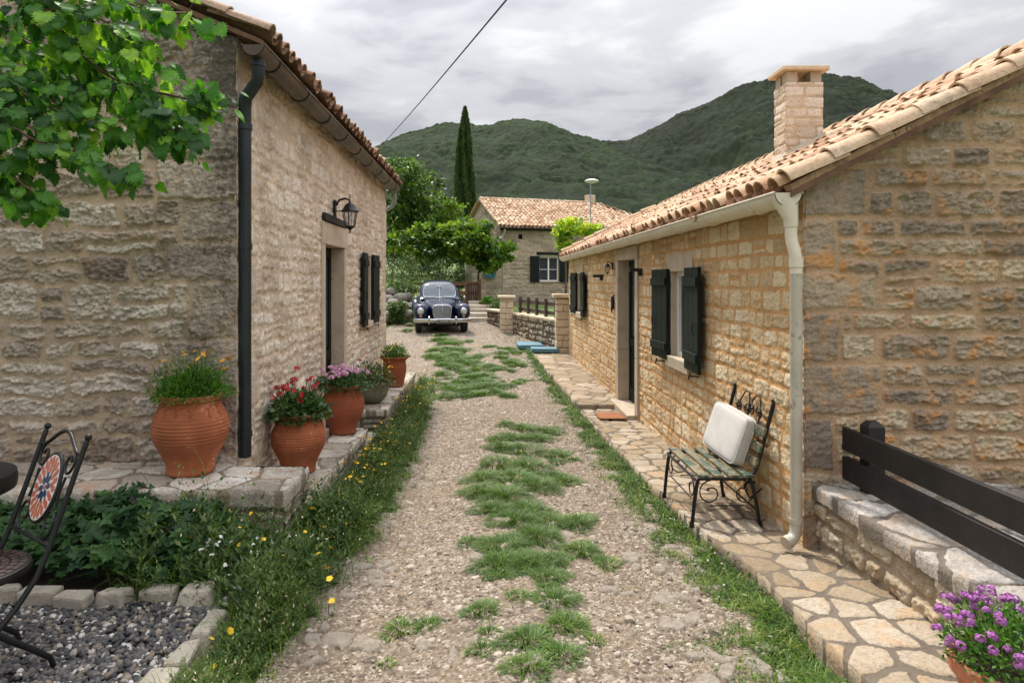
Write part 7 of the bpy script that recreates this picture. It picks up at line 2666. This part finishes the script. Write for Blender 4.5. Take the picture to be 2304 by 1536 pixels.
    labs = ['broad tree far to the left behind the tall old house', 'grey green olive tree at the foot of the hill, left', 'green tree at the hill foot just left of the cypress', 'green tree at the hill foot behind the far house roof', 'grey green olive tree at the hill foot behind the long roof', 'broad green tree behind the long low house', 'broad green tree behind the tall old house roof']
    for i, (x, y, r, m) in enumerate(blobs_spec):
        z = gz(0, y)
        t = empty('hillside_tree', (x, y, z), 0, labs[i], 'tree', 'trees at the foot of the hill')
        trunk_mesh(t, (0, 0, -0.3), (0, 0, r * 1.1), 0.2, 650 + i)
        crown(t, M[m], [((0, 0, r * 1.1), (r, r, r * 0.8)), ((r * 0.6, 0, r * 0.8), (r * 0.6, r * 0.6, r * 0.5)), ((-r * 0.5, 0, r * 0.9), (r * 0.6, r * 0.6, r * 0.6))], 2200, 660 + i, size=(0.35, 0.6), aspect=0.6)


far_trees()


# ------------------------------------------------------------------ foreground branch
def fore_tree():
    Yc = 3.3
    t = empty('mulberry_tree', (-4.3, 3.9, 0.1), 0, 'leafy branches of a broad leaved tree hanging in front of the grey gable', 'tree')
    B = Vector((-4.3, 3.9, 0.1))
    rg = np.random.default_rng(8)
    pr = random.Random(8)
    br = MB()
    trunk = [(-4.3, 3.9, 0.0), (-4.25, 3.9, 1.2), (-4.2, 3.8, 2.4), (-4.0, 3.7, 3.4), (-3.7, 3.6, 4.2)]
    br2 = MB()
    br2.tube([Vector(p) - B for p in trunk], [0.16, 0.13, 0.11, 0.09, 0.06], 10)
    br2.build('trunk', M['bark'], t, smooth=60)
    # branches given by picture-plane waypoints with their own depth
    specs = [
        ([(-420, -420, 3.6), (-200, -260, 3.5), (40, -60, 3.35), (100, 25, 3.3), (190, 130, 3.3), (260, 180, 3.3), (340, 205, 3.3), (410, 222, 3.25), (472, 214, 3.2)], 0.016),
        ([(-420, -200, 3.5), (-220, -20, 3.3), (-60, 120, 3.2), (60, 215, 3.15), (160, 262, 3.15), (260, 270, 3.15), (350, 262, 3.1)], 0.012),
        ([(-420, -100, 3.4), (-160, 130, 3.1), (-20, 260, 3.0), (90, 320, 3.0), (190, 345, 3.0), (270, 385, 3.0)], 0.010),
        ([(-300, 200, 3.2), (-80, 340, 3.0), (10, 380, 2.95), (50, 415, 2.95), (95, 445, 2.95)], 0.007),
        ([(-300, -420, 3.5), (0, -200, 3.4), (150, -60, 3.35), (250, -10, 3.3), (330, 25, 3.3), (420, 30, 3.3)], 0.012),
        ([(-420, -250, 3.7), (-150, -60, 3.7), (0, 60, 3.7), (120, 130, 3.65), (240, 110, 3.6), (330, 130, 3.6)], 0.010),
        ([(100, 25, 3.3), (180, 20, 3.25), (260, 60, 3.2), (300, 105, 3.2)], 0.006),
        ([(260, 180, 3.3), (330, 240, 3.2), (380, 290, 3.15), (400, 300, 3.15)], 0.005),
        ([(-300, 0, 3.3), (-100, 180, 3.3), (0, 200, 3.3), (110, 170, 3.3), (200, 210, 3.25)], 0.008),
    ]
    P, D, S = [], [], []
    for pts, r in specs:
        q = [at(*p) for p in pts]
        # resample
        seg = []
        for a, c in zip(q[:-1], q[1:]):
            k = max(2, int((c - a).length / 0.05))
            for i in range(k):
                seg.append(a.lerp(c, i / k))
        seg.append(q[-1])
        n = len(seg)
        br.tube([p - B + Vector((pr.uniform(-1, 1), pr.uniform(-1, 1), pr.uniform(-1, 1))) * 0.004 for p in seg], [r * (1 - 0.75 * i / n) + 0.0015 for i in range(n)], 6)
        for i, p in enumerate(seg):
            px = CX0 + F0 * p.x / p.y
            if px < -260:
                continue
            d = (seg[min(i + 1, n - 1)] - seg[max(i - 1, 0)]).normalized()
            for k in range(9 if i > n * 0.3 else 6):
                side = Vector((pr.gauss(0, 1), pr.gauss(0, 1), pr.gauss(0, 0.5))).normalized()
                twig = pr.uniform(0.03, 0.14)
                e = p + side * twig + d * twig * 0.5 + Vector((0, 0, -0.02))
                if pr.random() < 0.35:
                    br.tube([p - B, (p.lerp(e, 0.5) - B) + Vector((0, 0, 0.01)), e - B], [0.0016, 0.0013, 0.001], 4)
                P.append(tuple(e - B))
                D.append(tuple((side * 0.55 + d * 0.45 + Vector((0, 0, -0.75))).normalized()))
                S.append(pr.uniform(0.040, 0.095) * (1 if pr.random() < 0.85 else 1.2))
    # young tip leaves
    tip = at(474, 214, 3.2)
    for k in range(26):
        e = tip + Vector((pr.uniform(-0.10, 0.05), pr.uniform(-.05, .05), pr.uniform(-0.10, 0.06)))
        P.append(tuple(e - B)); D.append((pr.gauss(0.3, 0.5), pr.gauss(0, 0.5), pr.gauss(-0.4, 0.5))); S.append(pr.uniform(0.025, 0.06))
    br.build('branches', M['twig'], t, smooth=60)
    P, D, S = np.array(P), unit(np.array(D)), np.array(S)
    n = len(P)
    N_ = unit(rg.normal(size=(n, 3)) * 0.55 + np.array([0.1, -0.45, 0.75]))
    X, Yv, Z = axes(D, N_)
    tv, tf = toothed_leaf()
    scatter('leaves', tv, tf, P, X, Yv, Z, np.stack([S * rg.uniform(0.85, 1.1, n), S, S * rg.uniform(0.4, 1.6, n)], 1), M['leaf_fore'], t, True, np.clip(rg.beta(1.3, 1.6, n), 0, 1))


fore_tree()


# ------------------------------------------------------------------ grass, weeds, flowers
def blades(name, XY, Zb, h, w, lean, rnd, m, label, seed, a=None):
    rg = np.random.default_rng(seed)
    n = len(XY)
    P = np.column_stack([XY, Zb])
    a = rg.random(n) * 2 * PI if a is None else a
    up = unit(np.stack([np.cos(a) * lean, np.sin(a) * lean, np.ones(n)], 1))
    side = unit(np.stack([-np.sin(a), np.cos(a), np.zeros(n)], 1))
    fw = np.cross(side, up)
    S = np.stack([w, h * rg.uniform(0.3, 1.1, n), h], 1)
    o = scatter(name, BLADE[0], BLADE[1], P, side, fw, up, S, m, None, True, rnd)
    tag(o, label, 'grass', kind='stuff')
    return o


def lane_grass():
    rg = np.random.default_rng(21)
    # tufts read off the photograph: pixel centre, half width in pixels, dryness
    T = [(1250, 1358, 52, .2), (1085, 1382, 40, .35), (1272, 1412, 50, .35), (1185, 1452, 58, .3), (1262, 1482, 52, .3), (1085, 1468, 32, .5), (1192, 1518, 56, .3), (1168, 1352, 26, .3), (962, 1400, 30, .5), (900, 1405, 40, .9), (1238, 1303, 46, .3),
         (1128, 1272, 60, .2), (1195, 1270, 55, .3), (1250, 1262, 40, .4), (1130, 1235, 60, .2), (1210, 1210, 60, .3), (1160, 1175, 60, .25), (1110, 1150, 45, .3), (1190, 1150, 50, .2), (1245, 1175, 50, .4), (1300, 1172, 45, .4), (1140, 1120, 60, .3), (1080, 1110, 50, .45),
         (1210, 1095, 60, .3), (1265, 1080, 45, .5), (1160, 1080, 60, .3), (1085, 1078, 45, .5), (1190, 1050, 60, .25), (1120, 1050, 60, .35), (1250, 1020, 40, .35), (1180, 1015, 60, .2), (1130, 1010, 40, .25), (1215, 985, 40, .3), (1150, 985, 35, .3), (1240, 970, 30, .4), (1180, 965, 35, .35), (1140, 958, 25, .3),
         (1310, 1235, 45, .5), (1290, 1395, 30, .9), (1340, 1440, 25, .9), (1120, 1300, 30, .4), (1100, 1430, 25, .7), (1370, 1260, 30, .8), (870, 1480, 20, .9)]
    # the far strip between the ruts
    r2 = random.Random(5)
    for k in range(100):
        y = r2.uniform(768, 895)
        x = 1000 + (y - 768) * 0.42 + r2.gauss(0, 1) * (24 + (y - 768) * 0.16)
        T.append((x + 60 * (y - 768) / 130 * 0.6, y, r2.uniform(12, 30), r2.uniform(.2, .6)))
    for k in range(26):
        y = r2.uniform(780, 870)
        T.append((1120 + (y - 780) * 0.5 + r2.gauss(0, 18), y, r2.uniform(10, 22), r2.uniform(.3, .7)))
    for k in range(32):
        y = r2.uniform(940, 1340)
        T.append((1195 + r2.gauss(0, 62), y, r2.uniform(10, 30), r2.uniform(.2, .7)))
    for k in range(30):
        T.append((r2.uniform(900, 1060), r2.uniform(690, 780), r2.uniform(8, 18), r2.uniform(.3, .7)))
    XY, H_, Wd, Ln, Rn, An = [], [], [], [], [], []
    for px, py, hw, dry in T:
        z = 0.0
        for it in range(3):
            Y = F0 * (H0 - z) / (py - CY0); X = (px - CX0) * Y / F0
            z = gz(X, Y)
        if Y > 26 or abs(X) > 1.7 and Y < 15: continue
        r = hw * Y / F0
        r *= 0.80 if py < 1150 else 0.88
        n = int(np.clip(900 * (r / 0.13) ** 1.7, 60, 1300) * (1.0 if Y < 6 else 0.6) * (1 - 0.4 * dry))
        a = rg.random(n) * 2 * PI; q = np.sqrt(rg.random(n)) * r * (1 + 0.3 * np.sin(3 * a + px))
        dp = np.interp(Y, [3, 4.5, 8, 14], [1.0, 1.25, 1.6, 2.0])
        XY.append(np.stack([X + q * np.cos(a) + 0.25 * q * np.sin(a), Y + q * np.sin(a) * dp], 1))
        hh = min(0.075, 0.30 * r + 0.022)
        H_.append(hh * rg.uniform(0.45, 1.25, n)); Ln.append(np.abs(rg.normal(size=n)) * 0.35 + 0.10 + 0.95 * (q / r) ** 1.6)
        An.append(a + rg.normal(size=n) * 0.5)
        Wd.append(rg.uniform(0.0014, 0.0028, n) * (1 if Y < 6 else 1.5 if Y < 11 else 2.2))
        Rn.append(np.clip(rg.beta(2, 3, n) * 0.7 + dry * 0.45 * rg.random(n), 0, 1))
    An = np.concatenate(An)
    XY, H_, Wd, Ln, Rn = np.concatenate(XY), np.concatenate(H_), np.concatenate(Wd), np.concatenate(Ln), np.concatenate(Rn)
    blades('grass', XY, lane_z(XY[:, 0], XY[:, 1]) + 0.003, H_, Wd, Ln, Rn, M['grass'], 'tufts of grass down the middle of the gravel lane', 22, An)

    # right verge along the paving
    n = 44000
    Y = 2.2 * (17 / 2.2) ** rg.random(n)
    clump = fbm(Y * 1.9, Y * 0, 3, 71) * 1.6
    width = np.interp(Y, [2.2, 3.3, 4.6, 6, 9, 13, 17], [0.30, 0.40, 0.34, 0.24, 0.20, 0.16, 0.14]) * np.clip(1 + 0.6 * clump, 0.25, 2)
    X = pave_left(Y) + 0.03 - np.abs(rg.normal(size=n)) * width * 0.62
    keep = fbm(X * 5, Y * 3, 3, 72) > -0.42 + 0.9 * np.clip((pave_left(Y) - X) / 0.4, 0, 1) - 0.35
    X, Y = X[keep], Y[keep]; n = len(X)
    h = (0.025 + 0.060 * rg.random(n)) * np.clip(1.25 - (pave_left(Y) - X) / 0.5, 0.35, 1.2) * (1 + 0.5 * fbm(X * 4, Y * 4, 2, 73))
    blades('grass', np.stack([X, Y], 1), lane_z(X, Y) + 0.002, h, rg.uniform(0.0014, 0.003, n) * np.interp(Y, [3, 12], [1, 2.0]), 0.3 + np.abs(rg.normal(size=n)) * 0.8,
           np.clip(rg.beta(2, 3, n) + 0.25 * fbm(X * 5, Y * 5, 2, 75), 0, 1), M['grass'], 'grass verge along the edge of the paved path', 74)
    # left verge
    n = 46000
    Y = 2.4 * (13 / 2.4) ** rg.random(n)
    ed = np.interp(Y, [2.4, 3.4, 4.4, 5.5, 9, 13], [-0.98, -0.88, -0.78, -0.72, -0.76, -0.95]) + 0.09 * fbm(Y * 2.5, Y * 0, 3, 81)
    back = np.where(Y < 3.5, -1.33, np.where(Y < 4.9, -1.9, -1.33))
    u = rg.random(n) ** 0.8
    X = back + (ed - back) * u + rg.normal(size=n) * 0.03
    ok = ~((X < -1.26) & (Y > 4.2)) & ~((X < -1.22) & (Y < 3.5)) & (fbm(X * 5, Y * 4, 3, 86) > -0.55 + 0.75 * np.clip((u - 0.5) * 2, 0, 1))
    X, Y, u = X[ok], Y[ok], u[ok]; n = len(X)
    h = (0.04 + 0.11 * rg.random(n)) * np.interp(u, [0, 0.55, 0.85, 1], [0.55, 0.95, 0.65, 0.36]) * (1 + 0.6 * fbm(X * 4, Y * 4, 2, 83)) * np.interp(Y, [2.4, 3.4, 4.2], [0.35, 0.55, 1.0])
    blades('grass', np.stack([X, Y], 1), lane_z(X, Y) - 0.002, h, rg.uniform(0.0014, 0.003, n) * np.interp(Y, [3, 12], [1, 2.2]), 0.3 + np.abs(rg.normal(size=n)) * 0.8,
           np.clip(rg.beta(2, 3.0, n) + 0.22 * fbm(X * 5, Y * 5, 2, 85), 0, 1), M['grass'], 'tall grass verge below the stone ledges', 84)
    # grass around the lane end and banks
    n = 12000
    X = rg.uniform(-4.5, 2.4, n); Y = rg.uniform(12.5, 29, n)
    d = fbm(X * 0.9, Y * 0.7, 4, 91)
    off = (X < np.interp(Y, [12, 13.5, 19], [-1.5, -2.0, -3.0])) | ((X > 0.5) & (Y > 18))
    keep = (d > np.where(off, -0.2, 0.30)) & ~((np.abs(X + 1.8) < 1.0) & (Y > 19.6) & (Y < 24.5)) & ~((X > 1.0) & (Y < 18.4)) & ~((X > 0.6 + (20.5 - Y) * 0.26) & (Y < 20.5))
    X, Y = X[keep], Y[keep]; n = len(X)
    blades('grass', np.stack([X, Y], 1), ground_z(X, Y) - 0.01, rg.uniform(0.04, 0.14, n), rg.uniform(0.004, 0.008, n), 0.25 + np.abs(rg.normal(size=n)) * 0.5, np.clip(rg.beta(2, 3, n), 0, 1), M['grass'],
           'patchy grass at the far end of the lane', 94)


lane_grass()


def weeds():
    rg = np.random.default_rng(31)
    # leafy weeds in the verges: stems carrying leaves that get smaller upwards
    ns = 2300
    Y = 2.55 * (12.6 / 2.55) ** (rg.random(ns) ** 1.15)
    ed = np.interp(Y, [2.4, 3.4, 4.4, 5.5, 9, 13], [-1.02, -0.92, -0.82, -0.78, -0.84, -1.05])
    back = np.where(Y < 3.5, -1.22, np.where(Y < 4.25, -1.95, -1.30))
    u = rg.random(ns)
    X = back + (ed - back) * u
    hh = np.interp(u, [0, 0.5, 1], [0.34, 0.30, 0.10]) * np.where((Y > 4.7) & (u < 0.45), 0.45 + u, 1.0) * np.interp(Y, [2.55, 3.3, 3.7, 4.3, 4.9, 6.8, 7.4, 12.6], [0.35, 0.65, 1.35, 1.35, 0.9, 0.8, 0.95, 0.6])
    hh *= np.clip(1 + 0.6 * fbm(X * 3.2, Y * 2.2, 3, 101), 0.35, 1.7) * rg.uniform(0.6, 1.15, ns)
    lean = rg.normal(size=(ns, 2)) * 0.22 + np.array([0.12, -0.10])
    tone = rg.random(ns); kind = rg.random(ns)
    per = 17
    t_ = np.tile((np.arange(per) + 0.5) / per, ns); i_ = np.repeat(np.arange(ns), per); n = len(i_)
    t_ = np.clip(t_ + rg.normal(size=n) * 0.04, 0.02, 1)
    P = np.stack([X[i_] + lean[i_, 0] * hh[i_] * t_ ** 1.4, Y[i_] + lean[i_, 1] * hh[i_] * t_ ** 1.4, ground_z(X, Y)[i_] + 0.01 + hh[i_] * t_], 1)
    an = np.tile(np.arange(per) * 2.4, ns) + np.repeat(rg.random(ns) * 6.28, per)
    D = unit(np.stack([np.cos(an), np.sin(an), 0.25 + 0.9 * t_ + rg.normal(size=n) * 0.2], 1))
    Xa, Ya, Za = axes(D, unit(rg.normal(size=(n, 3)) * 0.3 + np.array([0, -0.1, 1.0])))
    s = (0.075 - 0.050 * t_) * rg.uniform(0.6, 1.25, n) * np.clip(hh[i_] / 0.24, 0.5, 1.2)
    asp = np.where(kind[i_] < 0.55, 0.34, 0.75)
    o = scatter('weeds', LEAF4[0], LEAF4[1], P, Xa, Ya, Za, np.stack([s * asp, s, s], 1), M['leaf_weed'], None, True, np.clip(tone[i_] * 0.6 + 0.35 * t_ + 0.1 * rg.normal(size=n), 0, 1))
    tag(o, 'leafy weeds crowding the foot of the stone ledges', 'weeds', kind='stuff')
    # their stalks and taller grass blades between them
    ng = 9000
    j = rg.integers(0, ns, ng)
    Xg, Yg = X[j] + rg.normal(size=ng) * 0.05, Y[j] + rg.normal(size=ng) * 0.06
    blades('grass', np.stack([Xg, Yg], 1), ground_z(Xg, Yg), hh[j] * rg.uniform(0.5, 1.25, ng), rg.uniform(0.0012, 0.0024, ng) * np.interp(Yg, [3, 12], [1, 2]), np.abs(rg.normal(size=ng)) * 0.5, np.clip(rg.beta(2, 2.5, ng), 0, 1), M['grass'],
           'tall grass stalks among the weeds below the ledges', 105)
    k = 620
    j = rg.integers(0, ns, k); j = j[Y[j] < 8.5]; k = len(j)
    Ps = np.stack([X[j] + lean[j, 0] * hh[j] * 1.1 + rg.normal(size=k) * 0.03, Y[j] + lean[j, 1] * hh[j] * 1.1 + rg.normal(size=k) * 0.03, ground_z(X, Y)[j] + hh[j] * rg.uniform(0.85, 1.25, k)], 1)
    Xa, Ya, Za = axes(unit(rg.normal(size=(k, 3)) * 0.5 + np.array([0, 0, 1.0])), rand_dirs(rg, k))
    s = rg.uniform(0.010, 0.024, k)
    o = scatter('seed_heads', LEAF4[0], LEAF4[1], Ps, Xa, Ya, Za, np.stack([s * 0.8, s, s * 3], 1), M['seed'], None, True)
    tag(o, 'pale seed heads sprinkled over the weeds by the ledges', 'seed heads', kind='stuff')
    n = 5200
    Y = 2.3 * (15 / 2.3) ** rg.random(n)
    X = pave_left(Y) + 0.02 - np.abs(rg.normal(size=n)) * 0.13
    keep = fbm(X * 4, Y * 2, 3, 111) > -0.1
    X, Y = X[keep], Y[keep]; n = len(X)
    P = np.stack([X, Y, ground_z(X, Y) + rg.random(n) * 0.09], 1)
    Xa, Ya, Za = axes(unit(rg.normal(size=(n, 3)) * np.array([1, 1, .5]) + np.array([-.2, -.2, .4])), unit(rg.normal(size=(n, 3)) * 0.5 + np.array([0, 0, 1.0])))
    s = rg.uniform(0.012, 0.034, n)
    o = scatter('weeds', LEAF4[0], LEAF4[1], P, Xa, Ya, Za, np.stack([s * 0.7, s, s], 1), M['leaf_weed'], None, True, np.clip(rg.random(n), 0, 1))
    tag(o, 'small leafy weeds in the grass verge by the paving', 'weeds', kind='stuff')
    # dark leafy bed plants: whorls of broad leaves
    nr = 1900
    X = rg.uniform(-3.4, -1.35, nr); Y = rg.uniform(3.58, 4.30, nr)
    f = (Y - 3.55) / 0.7
    top = np.interp(f, [0, 0.35, 1], [0.17, 0.34, 0.30]) * np.interp(X, [-3.4, -2.6, -2.1, -1.75, -1.5, -1.35], [0.7, 0.95, 1.05, 0.85, 0.45, 0.3]) * (1 + 0.35 * fbm(X * 3, Y * 3, 2, 121))
    zz = top * (0.35 + 0.65 * rg.random(nr) ** 0.5)
    C = np.stack([X, Y, 0.10 + zz], 1)
    per = 7
    P = np.repeat(C, per, 0)
    ax = unit(np.stack([rg.normal(size=nr) * 0.4, -0.45 + rg.normal(size=nr) * 0.4, np.ones(nr)], 1)); ax = np.repeat(ax, per, 0)
    ang = np.tile(np.arange(per) * 2 * PI / per, nr) + np.repeat(rg.random(nr) * 6.28, per) + rg.normal(size=nr * per) * 0.2
    h1 = unit(np.cross(ax, np.array([[0.0, 1.0, 0.05]]))); h2 = np.cross(ax, h1)
    D = unit(h1 * np.cos(ang)[:, None] + h2 * np.sin(ang)[:, None] + ax * rg.uniform(-0.1, 0.5, nr * per)[:, None])
    Xa, Ya, Za = axes(D, ax)
    s = rg.uniform(0.030, 0.062, nr * per) * np.repeat(rg.uniform(0.7, 1.2, nr), per)
    o = scatter('bed_plants', LEAF4[0], LEAF4[1], P, Xa, Ya, Za, np.stack([s * 0.85, s, s], 1), M['leaf_bed'], None, True, np.repeat(np.clip(rg.random(nr) * 0.8 + 0.15 * (zz / top), 0, 1), per))
    tag(o, 'dense dark green ground cover in the bed below the stone terrace', 'ground cover', kind='stuff')


weeds()


def wildflowers():
    rg = random.Random(41)
    def one(key, x, y, h, lean, label, cat, group, k=1.0, heads=1):
        z = gz(x, y)
        t = empty('wildflower', (x, y, z), 0, label, cat, group)
        b = MB()
        tips = []
        for i in range(heads):
            dx, dy = lean * rg.uniform(-1, 1), lean * rg.uniform(-1, 0.6)
            tip = (dx, dy, h * rg.uniform(0.85, 1.05))
            b.tube([(0, 0, 0), (dx * 0.25, dy * 0.25, tip[2] * 0.5), tip], [0.0022, 0.0018, 0.0014], 5)
            tips.append(tip)
        b.build('stem', M['leaf_weed'], t, smooth=60)
        for tip in tips:
            put_flower(key, t, tip, rg, k, 0.6, 'flower_head')
    # yellow flowers read off the photograph (flower head pixels)
    yl = [(517, 1128, 4.0), (563, 1153, 4.0), (543, 1187, 3.85), (424, 1211, 3.8), (541, 1214, 3.8), (593, 1212, 3.75), (638, 1244, 3.6), (721, 1247, 3.7), (734, 1268, 3.6), (737, 1300, 3.4), (740, 1235, 3.75), (512, 1418, 3.0), (480, 1505, 2.75), (470, 1430, 2.95), (555, 1378, 3.1), (735, 1355, 3.4),
          (697, 1140, 4.3), (690, 1200, 4.1), (670, 1200, 4.05), (722, 1152, 4.4), (732, 1185, 4.3), (776, 1180, 4.5), (755, 1205, 4.3), (752, 1100, 4.9), (765, 1108, 4.9), (840, 1070, 5.5)]
    for px, py, Y in yl:
        p = at(px, py, Y)
        h = p.z - gz(p.x, Y)
        one('yellow', p.x, Y + 0.02, max(0.06, h), 0.02, 'single yellow wildflower standing in the weeds below the stone terrace', 'wildflower', 'yellow wildflowers in the near weeds', 1.05)
    for k in range(46):
        Y = rg.uniform(4.8, 11.5)
        x = rg.uniform(-1.28, -0.85)
        one('smallyellow', x, Y, rg.uniform(0.14, 0.36), 0.08, 'spray of small yellow wildflowers in the tall verge below the ledges', 'wildflower', 'small yellow wildflowers along the ledges', 0.75, heads=4)
    for k in range(20):
        Y = rg.uniform(3.4, 4.4)
        x = rg.uniform(-1.6, -0.95)
        one('white', x, Y, rg.uniform(0.14, 0.36), 0.06, 'small whitish wildflower among the weeds', 'wildflower', 'whitish wildflowers in the near weeds', 0.8, heads=2)
    p = at(534, 1325, 3.45)
    one('lilac', p.x, 3.45, p.z - gz(p.x, 3.45), 0.01, 'lone lilac scabious flower low in the near weeds', 'wildflower', None, 1.0)
    for k in range(16):
        Y = rg.uniform(3.6, 6.0)
        x = float(pave_left(Y)) - rg.uniform(0.03, 0.25)
        one('white', x, Y, rg.uniform(0.05, 0.12), 0.03, 'tiny white flower in the grass beside the paved path', 'wildflower', 'tiny white flowers in the right verge', 0.5)


wildflowers()


def stones_on_ground():
    rg = np.random.default_rng(51)
    # one rounded pebble template
    b = MB(); b.ball((0, 0, 0), 1.0, 8, 5)
    tv = np.array([tuple(p) for p in b.v]); tf = [tuple(f) for f in b.f]
    def heap(name, P, s, m, label, cat, flat=(0.45, 0.75), rnd=None):
        n = len(P)
        q = rg.normal(size=(n, 3)); q[:, 2] = np.abs(q[:, 2]) + 1.4
        Z = unit(q); X = unit(np.cross(Z, rand_dirs(rg, n))); Y = np.cross(Z, X)
        S = np.stack([s * rg.uniform(0.8, 1.3, n), s * rg.uniform(0.65, 1.0, n), s * rg.uniform(flat[0], flat[1], n)], 1)
        o = scatter(name, tv, tf, P, X, Y, Z, S, m, None, True, rnd if rnd is not None else rg.random(n))
        tag(o, label, cat, kind='stuff')
    n = 8200
    X = rg.uniform(-2.75, -1.36, n); Y = rg.uniform(2.25, 3.62, n)
    P = np.stack([X, Y, np.full(n, CZ - 0.012) + rg.random(n) * 0.014], 1)
    heap('gravel', P, rg.uniform(0.008, 0.020, n), M['pebble'], 'dark grey and pale rounded gravel under the iron chair', 'gravel')
    rows = [[(-4.4 + 3.1 * i / 30, 1.0 + 3.4 * j / 30, CZ - 0.022 + 0.004 * math.sin(i * 2.3 + j)) for i in range(31)] for j in range(31)]
    tag(MB().grid(rows).build('gravel_bed', M['soil'], None, smooth=60), 'dark earth under the garden gravel', 'ground', kind='structure')
    # loose stones on the lane
    n = 9000
    Y = 2.3 * (19 / 2.3) ** rg.random(n); X = rg.uniform(-1.05, 1.3, n)
    w = fbm(X * 2.1, Y * 1.3, 4, 21) + 0.25 * rg.normal(size=n)
    k = w > -0.12
    X, Y = X[k], Y[k]; n = len(X)
    s = 0.003 + 0.009 * rg.random(n) ** 2.5 + (rg.random(n) < 0.012) * 0.012
    heap('loose_stones', np.stack([X, Y, lane_z(X, Y) + 0.006], 1), s, M['lanestone'], 'loose pale stones scattered on the gravel lane', 'stones', (0.4, 0.7))
    # kerb stones round the gravel
    kr = random.Random(6)
    def kerb(x, y, l, w, h, rz, label):
        b = MB()
        b.box((0, 0, h / 2), (l * kr.uniform(0.85, 1.0), w * kr.uniform(0.85, 1.1), h * kr.uniform(0.75, 1.0)), jit=0.022, top=0.90)
        o = b.build('kerb_stone', M['kerb'], None, bevel=0.016, seg=2)
        o.location = (x, y, CZ - 0.07); o.rotation_euler = (kr.uniform(-.03, .03), kr.uniform(-.03, .03), rz)
        tag(o, label, 'kerb stone', 'rough kerb stones edging the gravel')
    y = 2.12
    i = 0
    while y < 3.35:
        l = kr.uniform(0.20, 0.30)
        kerb(-1.385 + 0.010 * kr.uniform(-1, 1) + 0.04 * (y - 2.1), y + l / 2, l - 0.012, 0.115, 0.125, PI / 2 + kr.uniform(-.05, .05), 'pale kerb stone in the straight row between gravel and lane')
        y += l
    arc = [(-1.52, 3.50, 0.15), (-1.74, 3.54, -0.05), (-1.95, 3.50, -0.14), (-2.14, 3.47, -0.12), (-2.34, 3.50, 0.02), (-2.55, 3.52, 0.05), (-2.76, 3.52, 0.0)]
    for x, y, rz in arc:
        kerb(x, y, 0.20 + kr.uniform(-.02, .015), 0.115, 0.155, rz, 'rough grey kerb stone in the curved row below the leafy bed')


stones_on_ground()
